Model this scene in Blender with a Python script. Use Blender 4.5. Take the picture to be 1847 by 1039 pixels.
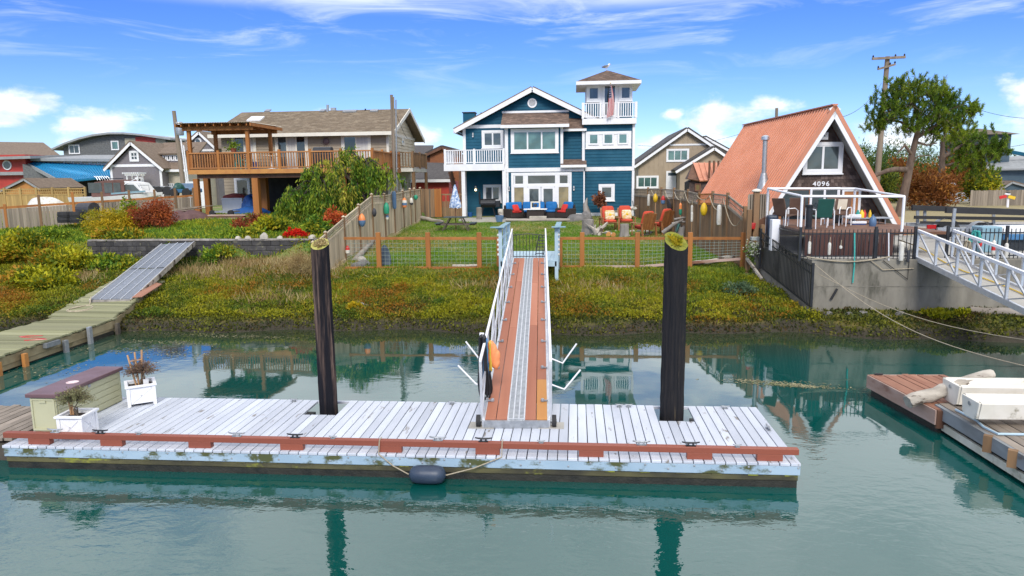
import bpy, math, random
import numpy as np
from mathutils import Vector, Matrix
for o in list(bpy.data.objects):
 bpy.data.objects.remove(o)
SC = bpy.context.scene
COL = SC.collection
rnd = random.Random(7)
rng = np.random.default_rng(7)
PI = math.pi
# ---- camera
PITCH, YAW, ROLL, CH, CX, FPX = .1528, -.0899, -.0122, 4.4176, 8.9843, 1268.35
PW, PH = 1847.0, 1039.0
_F = Vector((math.sin(YAW) * math.cos(PITCH), math.cos(YAW) * math.cos(PITCH), -math.sin(PITCH)))
_R0 = Vector((math.cos(YAW), -math.sin(YAW), 0))
_U0 = _R0.cross(_F)
_R = _R0 * math.cos(ROLL) + _U0 * math.sin(ROLL)
_U = -_R0 * math.sin(ROLL) + _U0 * math.cos(ROLL)
_O = Vector((CX, 0, CH))
cd = bpy.data.cameras.new('camera')
cd.sensor_width = 36
cd.lens = FPX / PW * 36
cd.clip_start = .1
cd.clip_end = 4000
cam = bpy.data.objects.new('camera', cd)
COL.objects.link(cam)
cam.matrix_world = Matrix(((_R.x, _U.x, -_F.x, _O.x), (_R.y, _U.y, -_F.y, _O.y), (_R.z, _U.z, -_F.z, _O.z), (0, 0, 0, 1)))
SC.camera = cam
# ---- node helper
class NT:
 def __init__(s, tree):
  s.t = tree
  s.n = tree.nodes
 def new(s, typ, **kw):
  n = s.n.new(typ)
  for k, v in kw.items():
   setattr(n, k, v)
  return n
 def put(s, sock, v):
  if v is None:
   return
  if isinstance(v, bpy.types.NodeSocket):
   s.t.links.new(v, sock)
  else:
   if hasattr(sock.default_value, '__len__'):
    if not hasattr(v, '__len__'):
     v = (v,) * len(sock.default_value)
    elif len(v) == 3 and len(sock.default_value) == 4:
     v = (*v, 1)
   sock.default_value = v
 def m(s, op, a, b=None, c=None, clamp=False):
  n = s.new('ShaderNodeMath', operation=op, use_clamp=clamp)
  s.put(n.inputs[0], a); s.put(n.inputs[1], b); s.put(n.inputs[2], c)
  return n.outputs[0]
 def vm(s, op, a, b=None):
  n = s.new('ShaderNodeVectorMath', operation=op)
  s.put(n.inputs[0], a); s.put(n.inputs[1], b)
  return n.outputs[0]
 def mix(s, f, a, b, blend='MIX'):
  n = s.new('ShaderNodeMix', data_type='RGBA', blend_type=blend)
  s.put(n.inputs[0], f); s.put(n.inputs[6], a); s.put(n.inputs[7], b)
  return n.outputs[2]
 def noise(s, vec, scale, detail=4, rough=.55, dist=0):
  n = s.new('ShaderNodeTexNoise')
  s.put(n.inputs['Vector'], vec)
  n.inputs['Scale'].default_value = scale
  n.inputs['Detail'].default_value = detail
  n.inputs['Roughness'].default_value = rough
  n.inputs['Distortion'].default_value = dist
  return n.outputs[0]
 def ramp(s, v, a, b, lo=0., hi=1., smooth=True):
  n = s.new('ShaderNodeMapRange', interpolation_type='SMOOTHSTEP' if smooth else 'LINEAR')
  for i, q in enumerate((v, a, b, lo, hi)):
   s.put(n.inputs[i], q)
  return n.outputs[0]
# ---- sky
SUN_AZ, SUN_EL = math.radians(177), math.radians(40)       # high behind the camera
world = bpy.data.worlds.new('World')
SC.world = world
world.use_nodes = True
w = NT(world.node_tree)
w.n.clear()
wo = w.new('ShaderNodeOutputWorld')
bg = w.new('ShaderNodeBackground')
bg.inputs[1].default_value = .125
sky = w.new('ShaderNodeTexSky', sky_type='NISHITA', sun_disc=False)
sky.sun_elevation = SUN_EL
sky.sun_rotation = SUN_AZ
sky.altitude = 0
sky.air_density = 1.0
sky.dust_density = .15
sky.ozone_density = 3.0
tc = w.new('ShaderNodeTexCoord')
sep = w.new('ShaderNodeSeparateXYZ')
w.put(sep.inputs[0], tc.outputs['Generated'])
el = w.m('MULTIPLY', w.m('ARCSINE', sep.outputs[2]), 180 / PI)
az = w.m('MULTIPLY', w.m('ARCTAN2', sep.outputs[0], sep.outputs[1]), 180 / PI)
ae = w.new('ShaderNodeCombineXYZ')
w.put(ae.inputs[0], az); w.put(ae.inputs[1], el)
blue = w.mix(w.ramp(el, -1, 13), (.66, .80, 1.08), (.33, .53, 1.12))
base = w.mix(1.0, sky.outputs[0], blue, 'MULTIPLY')
nz = w.noise(w.vm('MULTIPLY', ae.outputs[0], (.55, 1.0, 1)), .62, 6, .6, .3)
cum = None
for (a, e, ra, re) in ((-40.0, 5.2, 3.8, 1.7), (-34.5, 4.2, 3.8, 1.5), (-19.5, 4.4, 2.6, 1.6), (-12.2, 3.4, 2.6, 1.5), (11.0, 4.5, 3.8, 1.9), (15.0, 5.2, 2.6, 1.0), (7.6, 4.9, 1.3, .8),
     (31.5, 4.6, 3.6, 2.9), (23, 2.6, 4, 1.6), (9, 2.6, 6, 1.2), (-31, 2.4, 9, 1.4), (50, 4, 12, 4), (70, 5, 14, 3), (-56, 5, 11, 4), (-80, 4, 15, 4), (31.8, 10.8, 2.2, .5)):
 d = w.m('SQRT', w.m('ADD', w.m('POWER', w.m('ABSOLUTE', w.m('DIVIDE', w.m('SUBTRACT', az, a), ra)), 2.0), w.m('POWER', w.m('ABSOLUTE', w.m('DIVIDE', w.m('SUBTRACT', el, e), re)), 2.0)))
 b = w.m('SUBTRACT', 1.0, d)
 cum = b if cum is None else w.m('MAXIMUM', cum, b)
cumd = w.ramp(w.m('ADD', cum, w.m('MULTIPLY', w.m('SUBTRACT', nz, .5), 1.7)), .14, .80)
nz2 = w.noise(w.vm('MULTIPLY', ae.outputs[0], (.5, .9, 1)), .9, 5, .55)
cumc = w.mix(w.ramp(nz2, .35, .62), (6.0, 6.6, 7.6), (8.6, 8.7, 8.8))
st = w.new('ShaderNodeMapping')
w.put(st.inputs[0], ae.outputs[0])
st.inputs['Rotation'].default_value = (0, 0, math.radians(14))
st.inputs['Scale'].default_value = (.045, .30, 1)
cir = w.noise(st.outputs[0], 1.7, 6, .62, .8)
cird = w.m('MULTIPLY', w.ramp(cir, .47, .78, 0, .62), w.ramp(el, 5, 12))
plane = w.vm('DIVIDE', tc.outputs['Generated'], w.m('MAXIMUM', w.m('ADD', sep.outputs[2], .06), .05))
hi = w.noise(plane, .95, 6, .58, .2)
hid = w.m('MULTIPLY', w.ramp(w.m('ADD', hi, w.m('MULTIPLY', w.ramp(az, -45, 35, .25, 1), .12)), .43, .62, .22, .92), w.ramp(el, 12.2, 14.6))
hic = w.mix(w.ramp(hi, .5, .78), (10.2, 10.4, 10.6), (6.2, 6.6, 7.0))
c = w.mix(cird, base, (7.4, 8.0, 8.8))
c = w.mix(hid, c, hic)
c = w.mix(w.m('MULTIPLY', cumd, .95), c, cumc)
w.put(bg.inputs[0], c)
w.t.links.new(bg.outputs[0], wo.inputs[0])
# ---- sun, exposure
sd = bpy.data.lights.new('sun', 'SUN')
sd.energy = 2.3
sd.angle = math.radians(18)
sd.color = (1, .95, .87)
sun = bpy.data.objects.new('sun', sd)
COL.objects.link(sun)
_s = Vector((math.sin(SUN_AZ) * math.cos(SUN_EL), math.cos(SUN_AZ) * math.cos(SUN_EL), math.sin(SUN_EL)))
sun.rotation_euler = (-_s).to_track_quat('-Z', 'Y').to_euler()
sun.location = (30, -30, 40)
SC.view_settings.view_transform = 'Standard'
SC.view_settings.look = 'None'
SC.view_settings.exposure = .30
SC.view_settings.gamma = 1
SC.render.engine = 'CYCLES'
# ---- survey helpers: a sight line met by a plane
def _ray(px, py):
 return _F + _R * ((px - PW / 2) / FPX) - _U * ((py - PH / 2) / FPX)
def at(px, py, Y):                       # point at distance Y from the camera's row
 d = _ray(px, py)
 return _O + d * (Y / d.y)
def atz(px, py, z):                      # point at height z
 d = _ray(px, py)
 return _O + d * ((z - CH) / d.z)
def V(*a):
 return Vector(a)
# ---- mesh builder
class MB:
 def __init__(s):
  s.v = []; s.f = []
 def add(s, vs, fs):
  n = len(s.v)
  s.v += [tuple(p) for p in vs]
  s.f += [tuple(i + n for i in f) for f in fs]
  return s
 def box(s, x0, x1, y0, y1, z0, z1):
  return s.add([(x, y, z) for z in (z0, z1) for y in (y0, y1) for x in (x0, x1)],
     [(0, 2, 3, 1), (4, 5, 7, 6), (0, 1, 5, 4), (1, 3, 7, 5), (3, 2, 6, 7), (2, 0, 4, 6)])
 def cbox(s, c, sx, sy, sz, M=None):
  M = M or Matrix.Identity(3)
  c = Vector(c)
  vs = [c + M @ Vector((x * sx / 2, y * sy / 2, z * sz / 2)) for z in (-1, 1) for y in (-1, 1) for x in (-1, 1)]
  return s.add(vs, [(0, 2, 3, 1), (4, 5, 7, 6), (0, 1, 5, 4), (1, 3, 7, 5), (3, 2, 6, 7), (2, 0, 4, 6)])
 def bar(s, p, q, w=.1, h=.1, up=(0, 0, 1)):
  p = Vector(p); q = Vector(q)
  d = (q - p).normalized()
  up = Vector(up)
  sd_ = d.cross(up)
  if sd_.length < 1e-4:
   sd_ = d.cross(Vector((0, 1, 0)))
  sd_.normalize()
  u = sd_.cross(d)
  vs = [e + sd_ * (a * w / 2) + u * (b * h / 2) for e in (p, q) for a, b in ((-1, -1), (1, -1), (1, 1), (-1, 1))]
  return s.add(vs, [(0, 1, 2, 3), (7, 6, 5, 4), (0, 4, 5, 1), (1, 5, 6, 2), (2, 6, 7, 3), (3, 7, 4, 0)])
 def tube(s, pts, r, n=8, caps=True):
  pts = [Vector(p) for p in pts]
  if not hasattr(r, '__len__'):
   r = [r] * len(pts)
  rings = []
  prev = None
  for i, p in enumerate(pts):
   d = (pts[min(i + 1, len(pts) - 1)] - pts[max(i - 1, 0)])
   d = d.normalized() if d.length > 1e-9 else Vector((0, 0, 1))
   if prev is None:
    a = d.cross(Vector((0, 0, 1)))
    if a.length < .05:
     a = d.cross(Vector((0, 1, 0)))
   else:
    a = prev - d * prev.dot(d)
   a.normalize()
   prev = a
   b = d.cross(a)
   rings.append([p + (a * math.cos(t) + b * math.sin(t)) * r[i] for t in [2 * PI * k / n for k in range(n)]])
  vs = [q for g in rings for q in g]
  fs = []
  for i in range(len(pts) - 1):
   for k in range(n):
    fs.append((i * n + k, i * n + (k + 1) % n, (i + 1) * n + (k + 1) % n, (i + 1) * n + k))
  if caps:
   fs.append(tuple(range(n - 1, -1, -1)))
   fs.append(tuple((len(pts) - 1) * n + k for k in range(n)))
  return s.add(vs, fs)
 def lathe(s, prof, c, n=14):
  c = Vector(c)
  vs = [c + Vector((r * math.cos(2 * PI * k / n), r * math.sin(2 * PI * k / n), z)) for r, z in prof for k in range(n)]
  fs = [(i * n + k, i * n + (k + 1) % n, (i + 1) * n + (k + 1) % n, (i + 1) * n + k) for i in range(len(prof) - 1) for k in range(n)]
  fs.append(tuple(range(n - 1, -1, -1)))
  fs.append(tuple((len(prof) - 1) * n + k for k in range(n)))
  return s.add(vs, fs)
 def prism(s, poly, a, b, plane='xz'):
  n = len(poly)
  if plane == 'xz':
   mk = lambda p, t: (p[0], t, p[1])
  elif plane == 'yz':
   mk = lambda p, t: (t, p[0], p[1])
  else:
   mk = lambda p, t: (p[0], p[1], t)
  vs = [mk(p, a) for p in poly] + [mk(p, b) for p in poly]
  fs = [tuple(range(n)), tuple(range(2 * n - 1, n - 1, -1))]
  fs += [(i, i + n, (i + 1) % n + n, (i + 1) % n) for i in range(n)]
  return s.add(vs, fs)
 def slab(s, quad, t):                 # four corners, thickened along its normal
  q = [Vector(p) for p in quad]
  nrm = (q[1] - q[0]).cross(q[-1] - q[0]).normalized() * t
  n = len(q)
  vs = q + [p - nrm for p in q]
  fs = [tuple(range(n)), tuple(range(2 * n - 1, n - 1, -1))]
  fs += [(i, i + n, (i + 1) % n + n, (i + 1) % n) for i in range(n)]
  return s.add(vs, fs)
 def ball(s, c, rx, ry=None, rz=None, n=12, m=8, M=None):
  ry = ry or rx; rz = rz or rx
  c = Vector(c)
  M = M or Matrix.Identity(3)
  vs = []
  for i in range(m + 1):
   t = PI * i / m
   for k in range(n):
    a = 2 * PI * k / n
    vs.append(c + M @ Vector((rx * math.sin(t) * math.cos(a), ry * math.sin(t) * math.sin(a), rz * math.cos(t))))
  fs = [(i * n + k, (i + 1) * n + k, (i + 1) * n + (k + 1) % n, i * n + (k + 1) % n) for i in range(m) for k in range(n)]
  return s.add(vs, fs)
 def mesh(s, name, smooth=False):
  me = bpy.data.meshes.new(name)
  me.from_pydata(s.v, [], s.f)
  import bmesh
  bm = bmesh.new(); bm.from_mesh(me)
  bmesh.ops.recalc_face_normals(bm, faces=bm.faces)
  bm.to_mesh(me); bm.free()
  if smooth:
   me.polygons.foreach_set('use_smooth', [True] * len(me.polygons))
  return me
 def build(s, name, mat, parent=None, world=True, smooth=False, bevel=0, kind=None, label=None):
  if world and parent is not None:
   Mi = frame(parent).inverted()
   s.v = [tuple(Mi @ Vector(p)) for p in s.v]
  me = s.mesh(name, smooth)
  me.materials.append(MAT[mat] if isinstance(mat, str) else mat)
  o = bpy.data.objects.new(name, me)
  COL.objects.link(o)
  if parent is not None:
   o.parent = parent
  if bevel:
   b = o.modifiers.new('bevel', 'BEVEL')
   b.width = bevel; b.segments = 2; b.limit_method = 'ANGLE'
  if smooth and not bevel:
   try:
    me.set_sharp_from_angle(angle=math.radians(40))
   except Exception:
    pass
  if kind:
   o['kind'] = kind
  if label:
   o['label'] = label
  return o
def frame(o):
 m = o.matrix_basis.copy()
 while o.parent is not None:
  o = o.parent
  m = o.matrix_basis @ m
 return m
def thing(name, label, cat, loc=(0, 0, 0), rz=0, group=None):
 o = bpy.data.objects.new(name, None)
 COL.objects.link(o)
 o.empty_display_size = .2
 o.location = loc
 o.rotation_euler = (0, 0, rz)
 tag(o, label, cat, group)
 return o
def tag(o, label=None, cat=None, group=None, kind=None):
 for k, v in (('label', label), ('category', cat), ('group', group), ('kind', kind)):
  if v:
   o[k] = v
 return o
def solo(mb, name, mat, label, cat, group=None, base=None, **kw):     # a thing that is one mesh, origin at its base
 vs = mb.v
 if base is None:
  base = (sum(p[0] for p in vs) / len(vs), sum(p[1] for p in vs) / len(vs), min(p[2] for p in vs))
 mb.v = [(p[0] - base[0], p[1] - base[1], p[2] - base[2]) for p in vs]
 o = mb.build(name, mat, None, **kw)
 o.location = base
 return tag(o, label, cat, group)
def piece(name, me, parent, loc, rot=(0, 0, 0), scale=(1, 1, 1), M=None):
 o = bpy.data.objects.new(name, me)
 COL.objects.link(o)
 if parent is not None:
  o.parent = parent
 if M is not None:
  o.matrix_basis = M
 else:
  o.location = loc; o.rotation_euler = rot; o.scale = scale
 return o
def copy_tree(o, parent=None):
 c_ = o.copy()
 COL.objects.link(c_)
 c_.parent = parent
 for ch in [q for q in COL.objects if q.parent == o]:
  copy_tree(ch, c_)
 return c_
def board_mesh(name, sx, sy, sz, mat, bev=.006):        # a box standing on its base centre with eased edges
 import bmesh
 me = bpy.data.meshes.new(name)
 bm = bmesh.new()
 bmesh.ops.create_cube(bm, size=1)
 for v_ in bm.verts:
  v_.co = Vector((v_.co.x * sx, v_.co.y * sy, (v_.co.z + .5) * sz))
 if bev:
  bmesh.ops.bevel(bm, geom=list(bm.edges), offset=bev, segments=1, affect='EDGES')
 bm.to_mesh(me); bm.free()
 me.materials.append(MAT[mat])
 return me
# ---- materials
MAT = {}
def PM(name, c1, c2=None, scale=3., rough=.7, bump=0., metal=0., stretch=(1, 1, 1), rand=.12, c3=None, s3=1.2, t3=(.55, .7), detail=5, spec=.5, coord='Object', bscale=None, wave=None):
 m_ = bpy.data.materials.new(name)
 m_.use_nodes = True
 t = NT(m_.node_tree)
 p = t.n['Principled BSDF']
 tcn = t.new('ShaderNodeTexCoord')
 oi = t.new('ShaderNodeObjectInfo')
 off = t.m('MULTIPLY', oi.outputs['Random'], 57.)
 vec = t.vm('ADD', tcn.outputs[coord], off)
 vec = t.vm('MULTIPLY', vec, stretch)
 n1 = t.noise(vec, scale, detail)
 c2 = c2 or tuple(x * .8 for x in c1)
 col = t.mix(t.ramp(n1, .32, .68), c1, c2)
 if c3:
  n3 = t.noise(t.vm('ADD', vec, 11.3), s3, 6, .65)
  col = t.mix(t.ramp(n3, t3[0], t3[1]), col, c3)
 if rand:
  k = t.m('ADD', 1 - rand, t.m('MULTIPLY', oi.outputs['Random'], 2 * rand))
  col = t.mix(1., col, t.vm('MULTIPLY', (1, 1, 1), k), 'MULTIPLY')
 t.put(p.inputs['Base Color'], col)
 t.put(p.inputs['Roughness'], t.ramp(n1, .2, .8, max(rough - .1, .02), min(rough + .1, 1)))
 p.inputs['Metallic'].default_value = metal
 p.inputs['Specular IOR Level'].default_value = spec
 h = None
 if bump:
  h = t.m('MULTIPLY', t.noise(vec, bscale or scale * 6, 4), bump)
 if wave:                       # (axis, period, depth): sawtooth or ribs too fine to build
  wsep = t.new('ShaderNodeSeparateXYZ'); t.put(wsep.inputs[0], tcn.outputs['Object'])
  fr = t.m('FRACT', t.m('DIVIDE', wsep.outputs[wave[0]], wave[1]))
  hw = t.m('MULTIPLY', fr, wave[2])
  h = hw if h is None else t.m('ADD', h, hw)
 if h is not None:
  b_ = t.new('ShaderNodeBump')
  b_.inputs['Strength'].default_value = 1
  b_.inputs['Distance'].default_value = 1
  t.put(b_.inputs['Height'], h)
  t.t.links.new(b_.outputs[0], p.inputs['Normal'])
 MAT[name] = m_
 return m_
WG = (1, 1, .06)          # grain along the local z axis
GY = (1, .05, 1)          # grain along y
GX = (.05, 1, 1)
PM('dock_paint', (.56, .59, .65), (.46, .49, .55), 2.2, .65, .0012, stretch=(1, .25, 1), c3=(.22, .20, .18), s3=7, t3=(.61, .69), rand=.12)
PM('dock_edge', (.42, .55, .66), (.33, .46, .57), 2., .6, .001, stretch=(.6, 1, 1), c3=(.085, .095, .03), s3=3.6, t3=(.49, .60))
PM('dock_beam', (.11, .10, .04), (.035, .032, .022), 2.5, .8, .006, stretch=(.4, 1, 1), c3=(.26, .27, .03), s3=1.4, t3=(.54, .62))
PM('tide_black', (.012, .012, .009), (.03, .028, .02), 5, .55, .01)
PM('rail_red', (.27, .072, .040), (.22, .058, .034), 3, .55, .0008, stretch=GX, c3=(.30, .15, .07), s3=2.2, t3=(.66, .74), rand=.03)
PM('redwood', (.42, .155, .082), (.33, .115, .062), 2.4, .65, .001, stretch=GY, rand=.1)
PM('new_wood', (.52, .24, .055), (.43, .18, .05), 2.4, .65, .001, stretch=GY, rand=.06)
PM('alu', (.66, .67, .69), (.56, .58, .61), 6, .42, .0003, metal=.55, rand=.03)
PM('alu_bright', (.62, .64, .66), (.48, .50, .53), 8, .35, .0005, metal=.8, rand=.03)
PM('galv', (.40, .42, .44), (.30, .32, .34), 12, .5, .0005, metal=.6)
PM('grating', (.30, .32, .36), (.22, .24, .28), 9, .6, .001, metal=.2)
PM('black_metal', (.012, .014, .018), (.02, .022, .026), 6, .45)
PM('rubber', (.015, .015, .016), (.025, .025, .026), 6, .75)
PM('pile_wood', (.17, .115, .09), (.05, .034, .03), 26, .95, .03, stretch=(1, 1, .05), c3=(.010, .010, .014), s3=5, t3=(.42, .56), bscale=40, rand=0, spec=.2)
PM('pile_dark', (.008, .009, .012), (.022, .020, .021), 26, .92, .03, stretch=(1, 1, .05), c3=(.17, .13, .075), s3=15, t3=(.60, .72), bscale=40, rand=0, spec=.25)
PM('pile_top', (.30, .28, .05), (.42, .40, .12), 5, .9, .01, c3=(.12, .13, .02), s3=6)
PM('moss', (.18, .20, .02), (.30, .28, .04), 12, .95, .01)
PM('fence_grey', (.30, .25, .19), (.20, .165, .125), 3.5, .85, .002, stretch=WG, rand=.22, c3=(.13, .11, .085), s3=2.5)
PM('fence_pale', (.56, .46, .32), (.42, .34, .23), 3.5, .85, .002, stretch=WG, rand=.2, c3=(.19, .155, .11), s3=2.5)
PM('fence_brown', (.29, .175, .09), (.20, .12, .065), 3.5, .85, .002, stretch=WG, rand=.22, c3=(.10, .085, .065), s3=2.5)
PM('cedar', (.38, .145, .028), (.28, .10, .022), 3, .7, .001, stretch=WG, rand=.12)
PM('cedar_post', (.24, .135, .06), (.17, .10, .05), 3, .75, .001, stretch=WG, rand=.12)
PM('cedar_deck', (.42, .185, .055), (.32, .13, .04), 3, .65, .001, stretch=(.3, .3, .3), rand=.15)
PM('deck_brown', (.16, .07, .035), (.11, .05, .028), 3, .7, .001, stretch=WG)
PM('teak', (.36, .15, .05), (.26, .10, .035), 4, .55, .001, rand=.1)
PM('driftwood', (.34, .31, .28), (.20, .18, .16), 3, .9, .01, stretch=(1, 1, .25), c3=(.08, .07, .06), s3=3, t3=(.58, .66))
PM('driftwood_x', (.55, .50, .42), (.34, .30, .25), 5, .9, .014, stretch=(.35, 1, 1), c3=(.085, .06, .045), s3=3.4, t3=(.54, .60))
PM('log_grey', (.36, .32, .27), (.22, .19, .16), 3, .9, .008, stretch=(.15, 1, 1))
PM('dock_old', (.27, .265, .15), (.19, .19, .095), 2.5, .9, .003, stretch=GX, rand=.28, c3=(.10, .11, .045), s3=2.2, t3=(.6, .7))
PM('dock_old_side', (.34, .28, .16), (.22, .17, .09), 2.5, .9, .003, rand=.2, c3=(.13, .12, .05), s3=1.6)
PM('dock_dark', (.10, .085, .065), (.06, .05, .04), 3, .9, .003, rand=.2)
PM('raft_wood', (.33, .155, .095), (.24, .105, .065), 2.5, .8, .002, stretch=GY, rand=.15)
PM('raft_side', (.46, .34, .29), (.34, .22, .17), 2.5, .8, .003, stretch=(.3, .3, 1), c3=(.17, .07, .04), s3=1.2, t3=(.56, .68))
PM('dock_grey', (.22, .24, .25), (.15, .155, .155), 3, .85, .003, rand=.2, c3=(.11, .075, .05), s3=2.4, t3=(.57, .68), stretch=(.3, .3, 1))
PM('dock_top_grey', (.30, .25, .20), (.20, .165, .13), 3, .85, .003, rand=.22)
PM('foam_white', (.62, .60, .50), (.48, .46, .36), 3, .8, .004, c3=(.30, .28, .18), s3=3)
PM('concrete', (.27, .25, .205), (.18, .165, .135), 1.6, .9, .006, c3=(.085, .08, .062), s3=1.5, t3=(.48, .68), stretch=(1, 1, .35), bscale=20, rand=0)
PM('concrete_flat', (.42, .40, .36), (.34, .325, .29), .8, .9, .002, rand=0)
PM('block_dark', (.07, .066, .064), (.042, .040, .040), 3, .9, .006, rand=.25, c3=(.16, .15, .10), s3=4)
PM('gravel', (.36, .34, .30), (.25, .235, .21), 14, .95, .008)
PM('asphalt', (.16, .155, .15), (.12, .118, .115), 6, .9, .003)
PM('white_trim', (.80, .80, .80), (.73, .73, .74), 2.5, .5, rand=.02)
PM('white_paint', (.82, .82, .83), (.76, .76, .78), 3, .45, rand=.02)
PM('blue_siding', (.003, .082, .140), (.003, .070, .122), 1.6, .6, .0006, rand=0, spec=.25, c3=(.004, .094, .158), s3=.8, t3=(.5, .75))
PM('blue_shingle', (.006, .090, .160), (.004, .068, .126), 5, .6, .002, rand=0)
PM('roof_brown', (.155, .115, .08), (.115, .085, .06), 6, .9, .004, rand=.15, c3=(.20, .155, .11), s3=16, t3=(.5, .62))
PM('roof_tan', (.215, .165, .115), (.165, .125, .085), 4, .9, .003, rand=.06, c3=(.26, .205, .145), s3=18, t3=(.5, .62), wave=(2, .075, .012))
PM('roof_dark', (.075, .068, .065), (.055, .05, .05), 5, .9, .003, rand=.05, c3=(.10, .09, .085), s3=16, t3=(.5, .62), wave=(2, .08, .012))
PM('roof_brown_far', (.19, .14, .10), (.15, .11, .08), 4, .9, .003, rand=.05, c3=(.23, .18, .13), s3=14, wave=(2, .09, .012))
PM('shingle_patch', (.24, .165, .12), (.13, .10, .085), 3, .9, .004, rand=.42)
PM('taupe_siding', (.34, .275, .195), (.31, .25, .175), 1.5, .7, rand=0)
PM('cream_siding', (.62, .55, .41), (.56, .49, .36), 1.5, .7, rand=0)
PM('trim_cream', (.72, .68, .58), (.66, .62, .53), 2, .55, rand=.02)
PM('grey_shingle', (.175, .18, .18), (.12, .125, .127), 7, .85, .003, rand=0, wave=(2, .2, .03))
PM('grey_lav', (.225, .205, .22), (.20, .182, .196), 1.5, .7, rand=0, wave=(2, .15, .02))
PM('beige_far', (.52, .46, .36), (.47, .42, .33), 1.5, .7, rand=0, wave=(2, .15, .02))
PM('tan_batten', (.37, .29, .20), (.33, .26, .18), 1.5, .7, rand=0)
PM('red_wall', (.44, .045, .03), (.37, .04, .028), 2, .6, rand=0)
PM('tan_panel', (.42, .38, .28), (.36, .33, .24), 3, .7, rand=0)
PM('blue_metal', (.02, .26, .48), (.015, .22, .43), 3, .45, rand=0)
PM('fascia_grey', (.30, .31, .31), (.25, .26, .26), 3, .6, rand=0)
PM('copper_rib', (.72, .32, .19), (.64, .27, .155), 1.4, .5, rand=.03)
PM('copper_roof', (.57, .235, .135), (.50, .20, .115), 1.4, .5, metal=.1, rand=.03, c3=(.58, .26, .17), s3=.9, t3=(.5, .8), stretch=(1, 1, .3))
PM('aframe_shingle', (.075, .050, .042), (.045, .032, .03), 6, .85, .004, rand=.35, c3=(.12, .085, .07), s3=5)
PM('soffit', (.36, .38, .37), (.29, .31, .30), 3, .7, stretch=(1, 1, .3), rand=0)
PM('house_slate', (.065, .105, .135), (.05, .085, .115), 2, .7, rand=0, wave=(2, .15, .02))
PM('orange_wall', (.30, .115, .045), (.24, .09, .038), 2, .7, rand=0, wave=(2, .15, .02))
PM('box_cream', (.48, .47, .30), (.44, .43, .275), 2, .6, rand=0)
PM('box_lid', (.155, .085, .095), (.13, .072, .08), 2, .5, rand=0)
PM('sticker', (.75, .70, .68), (.62, .35, .35), 20, .5)
PM('soil', (.045, .028, .02), (.03, .02, .015), 20, .95, .01)
PM('bark', (.15, .105, .075), (.085, .06, .045), 6, .9, .02, stretch=(1, 1, .3))
PM('bark_dark', (.06, .045, .035), (.035, .027, .022), 8, .9, .01)
PM('twig', (.17, .13, .09), (.07, .055, .04), 8, .9)
PM('stake', (.50, .30, .15), (.42, .24, .12), 5, .75, stretch=WG)
PM('pole_wood', (.24, .19, .14), (.17, .135, .10), 4, .9, .004, stretch=WG)
PM('black_rope', (.008, .008, .009), (.018, .018, .02), 12, .5)
PM('rope', (.42, .36, .26), (.32, .27, .19), 30, .9, rand=.1)
PM('rope_yellow', (.62, .42, .04), (.5, .33, .03), 30, .8)
PM('rope_teal', (.05, .38, .33), (.04, .3, .27), 30, .8)
PM('rope_blue', (.08, .22, .42), (.06, .17, .35), 30, .8)
PM('buoy_white', (.70, .68, .62), (.58, .55, .48), 5, .5, c3=(.45, .42, .33), s3=4)
PM('buoy_yellow', (.75, .50, .02), (.68, .43, .02), 5, .45)
PM('buoy_orange', (.72, .24, .07), (.62, .19, .05), 5, .5)
PM('buoy_green', (.02, .30, .17), (.02, .24, .14), 5, .5)
PM('buoy_red', (.55, .025, .02), (.45, .02, .018), 5, .5)
PM('buoy_blue', (.10, .19, .33), (.08, .15, .27), 5, .5)
PM('buoy_dark', (.03, .032, .04), (.05, .05, .055), 5, .6)
PM('fender_navy', (.022, .035, .062), (.03, .048, .08), 5, .42)
PM('jacket_orange', (.86, .30, .11), (.78, .25, .09), 4, .55, .003)
PM('flag_blue', (.02, .04, .16), None, 5, .8)
PM('cushion_red', (.55, .030, .022), (.46, .025, .02), 6, .9, .003)
PM('cushion_orange', (.58, .075, .035), (.50, .06, .03), 6, .9, .003)
PM('cushion_blue', (.010, .15, .40), (.008, .12, .34), 6, .9, .003)
PM('wicker', (.022, .016, .014), (.04, .03, .025), 20, .8, .006)
PM('umbrella_blue', (.42, .52, .68), (.05, .14, .36), 10, .85, t3=(.5, .55), c3=(.62, .66, .72), s3=9)
PM('picnic_wood', (.13, .105, .085), (.09, .072, .06), 4, .85, .003, rand=.15)
PM('picnic_blue', (.06, .085, .10), (.045, .065, .08), 4, .8, rand=.1)
PM('teal_paint', (.22, .36, .42), (.17, .29, .35), 3, .6, rand=.04)
PM('pale_blue_paint', (.44, .58, .66), (.37, .50, .58), 3, .6, rand=.04)
PM('rock', (.19, .18, .17), (.12, .115, .11), 3, .9, .02)
PM('rock_blue', (.085, .115, .15), (.06, .085, .115), 3, .85, .015)
PM('rock_pale', (.48, .44, .37), (.36, .33, .28), 4, .9, .01)
PM('hull_white', (.78, .78, .76), (.70, .70, .68), 2, .35)
PM('canvas_brown', (.15, .075, .06), (.115, .058, .048), 3, .85)
PM('tarp_blue', (.015, .10, .34), (.012, .08, .28), 4, .6, .01)
PM('tarp_red', (.26, .045, .035), (.20, .035, .03), 4, .8, .01)
PM('tarp_brown', (.12, .062, .058), (.09, .048, .046), 4, .8, .01)
PM('car_dark', (.03, .035, .042), (.025, .03, .036), 3, .3)
PM('car_silver', (.36, .37, .38), (.32, .33, .34), 3, .3, metal=.3)
PM('car_blue', (.06, .17, .33), (.05, .15, .29), 3, .3)
PM('tail_red', (.45, .01, .01), None, 3, .3)
PM('plastic_green', (.012, .09, .075), (.01, .075, .062), 4, .5)
PM('plastic_tan', (.55, .47, .36), (.48, .41, .31), 4, .6)
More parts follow.
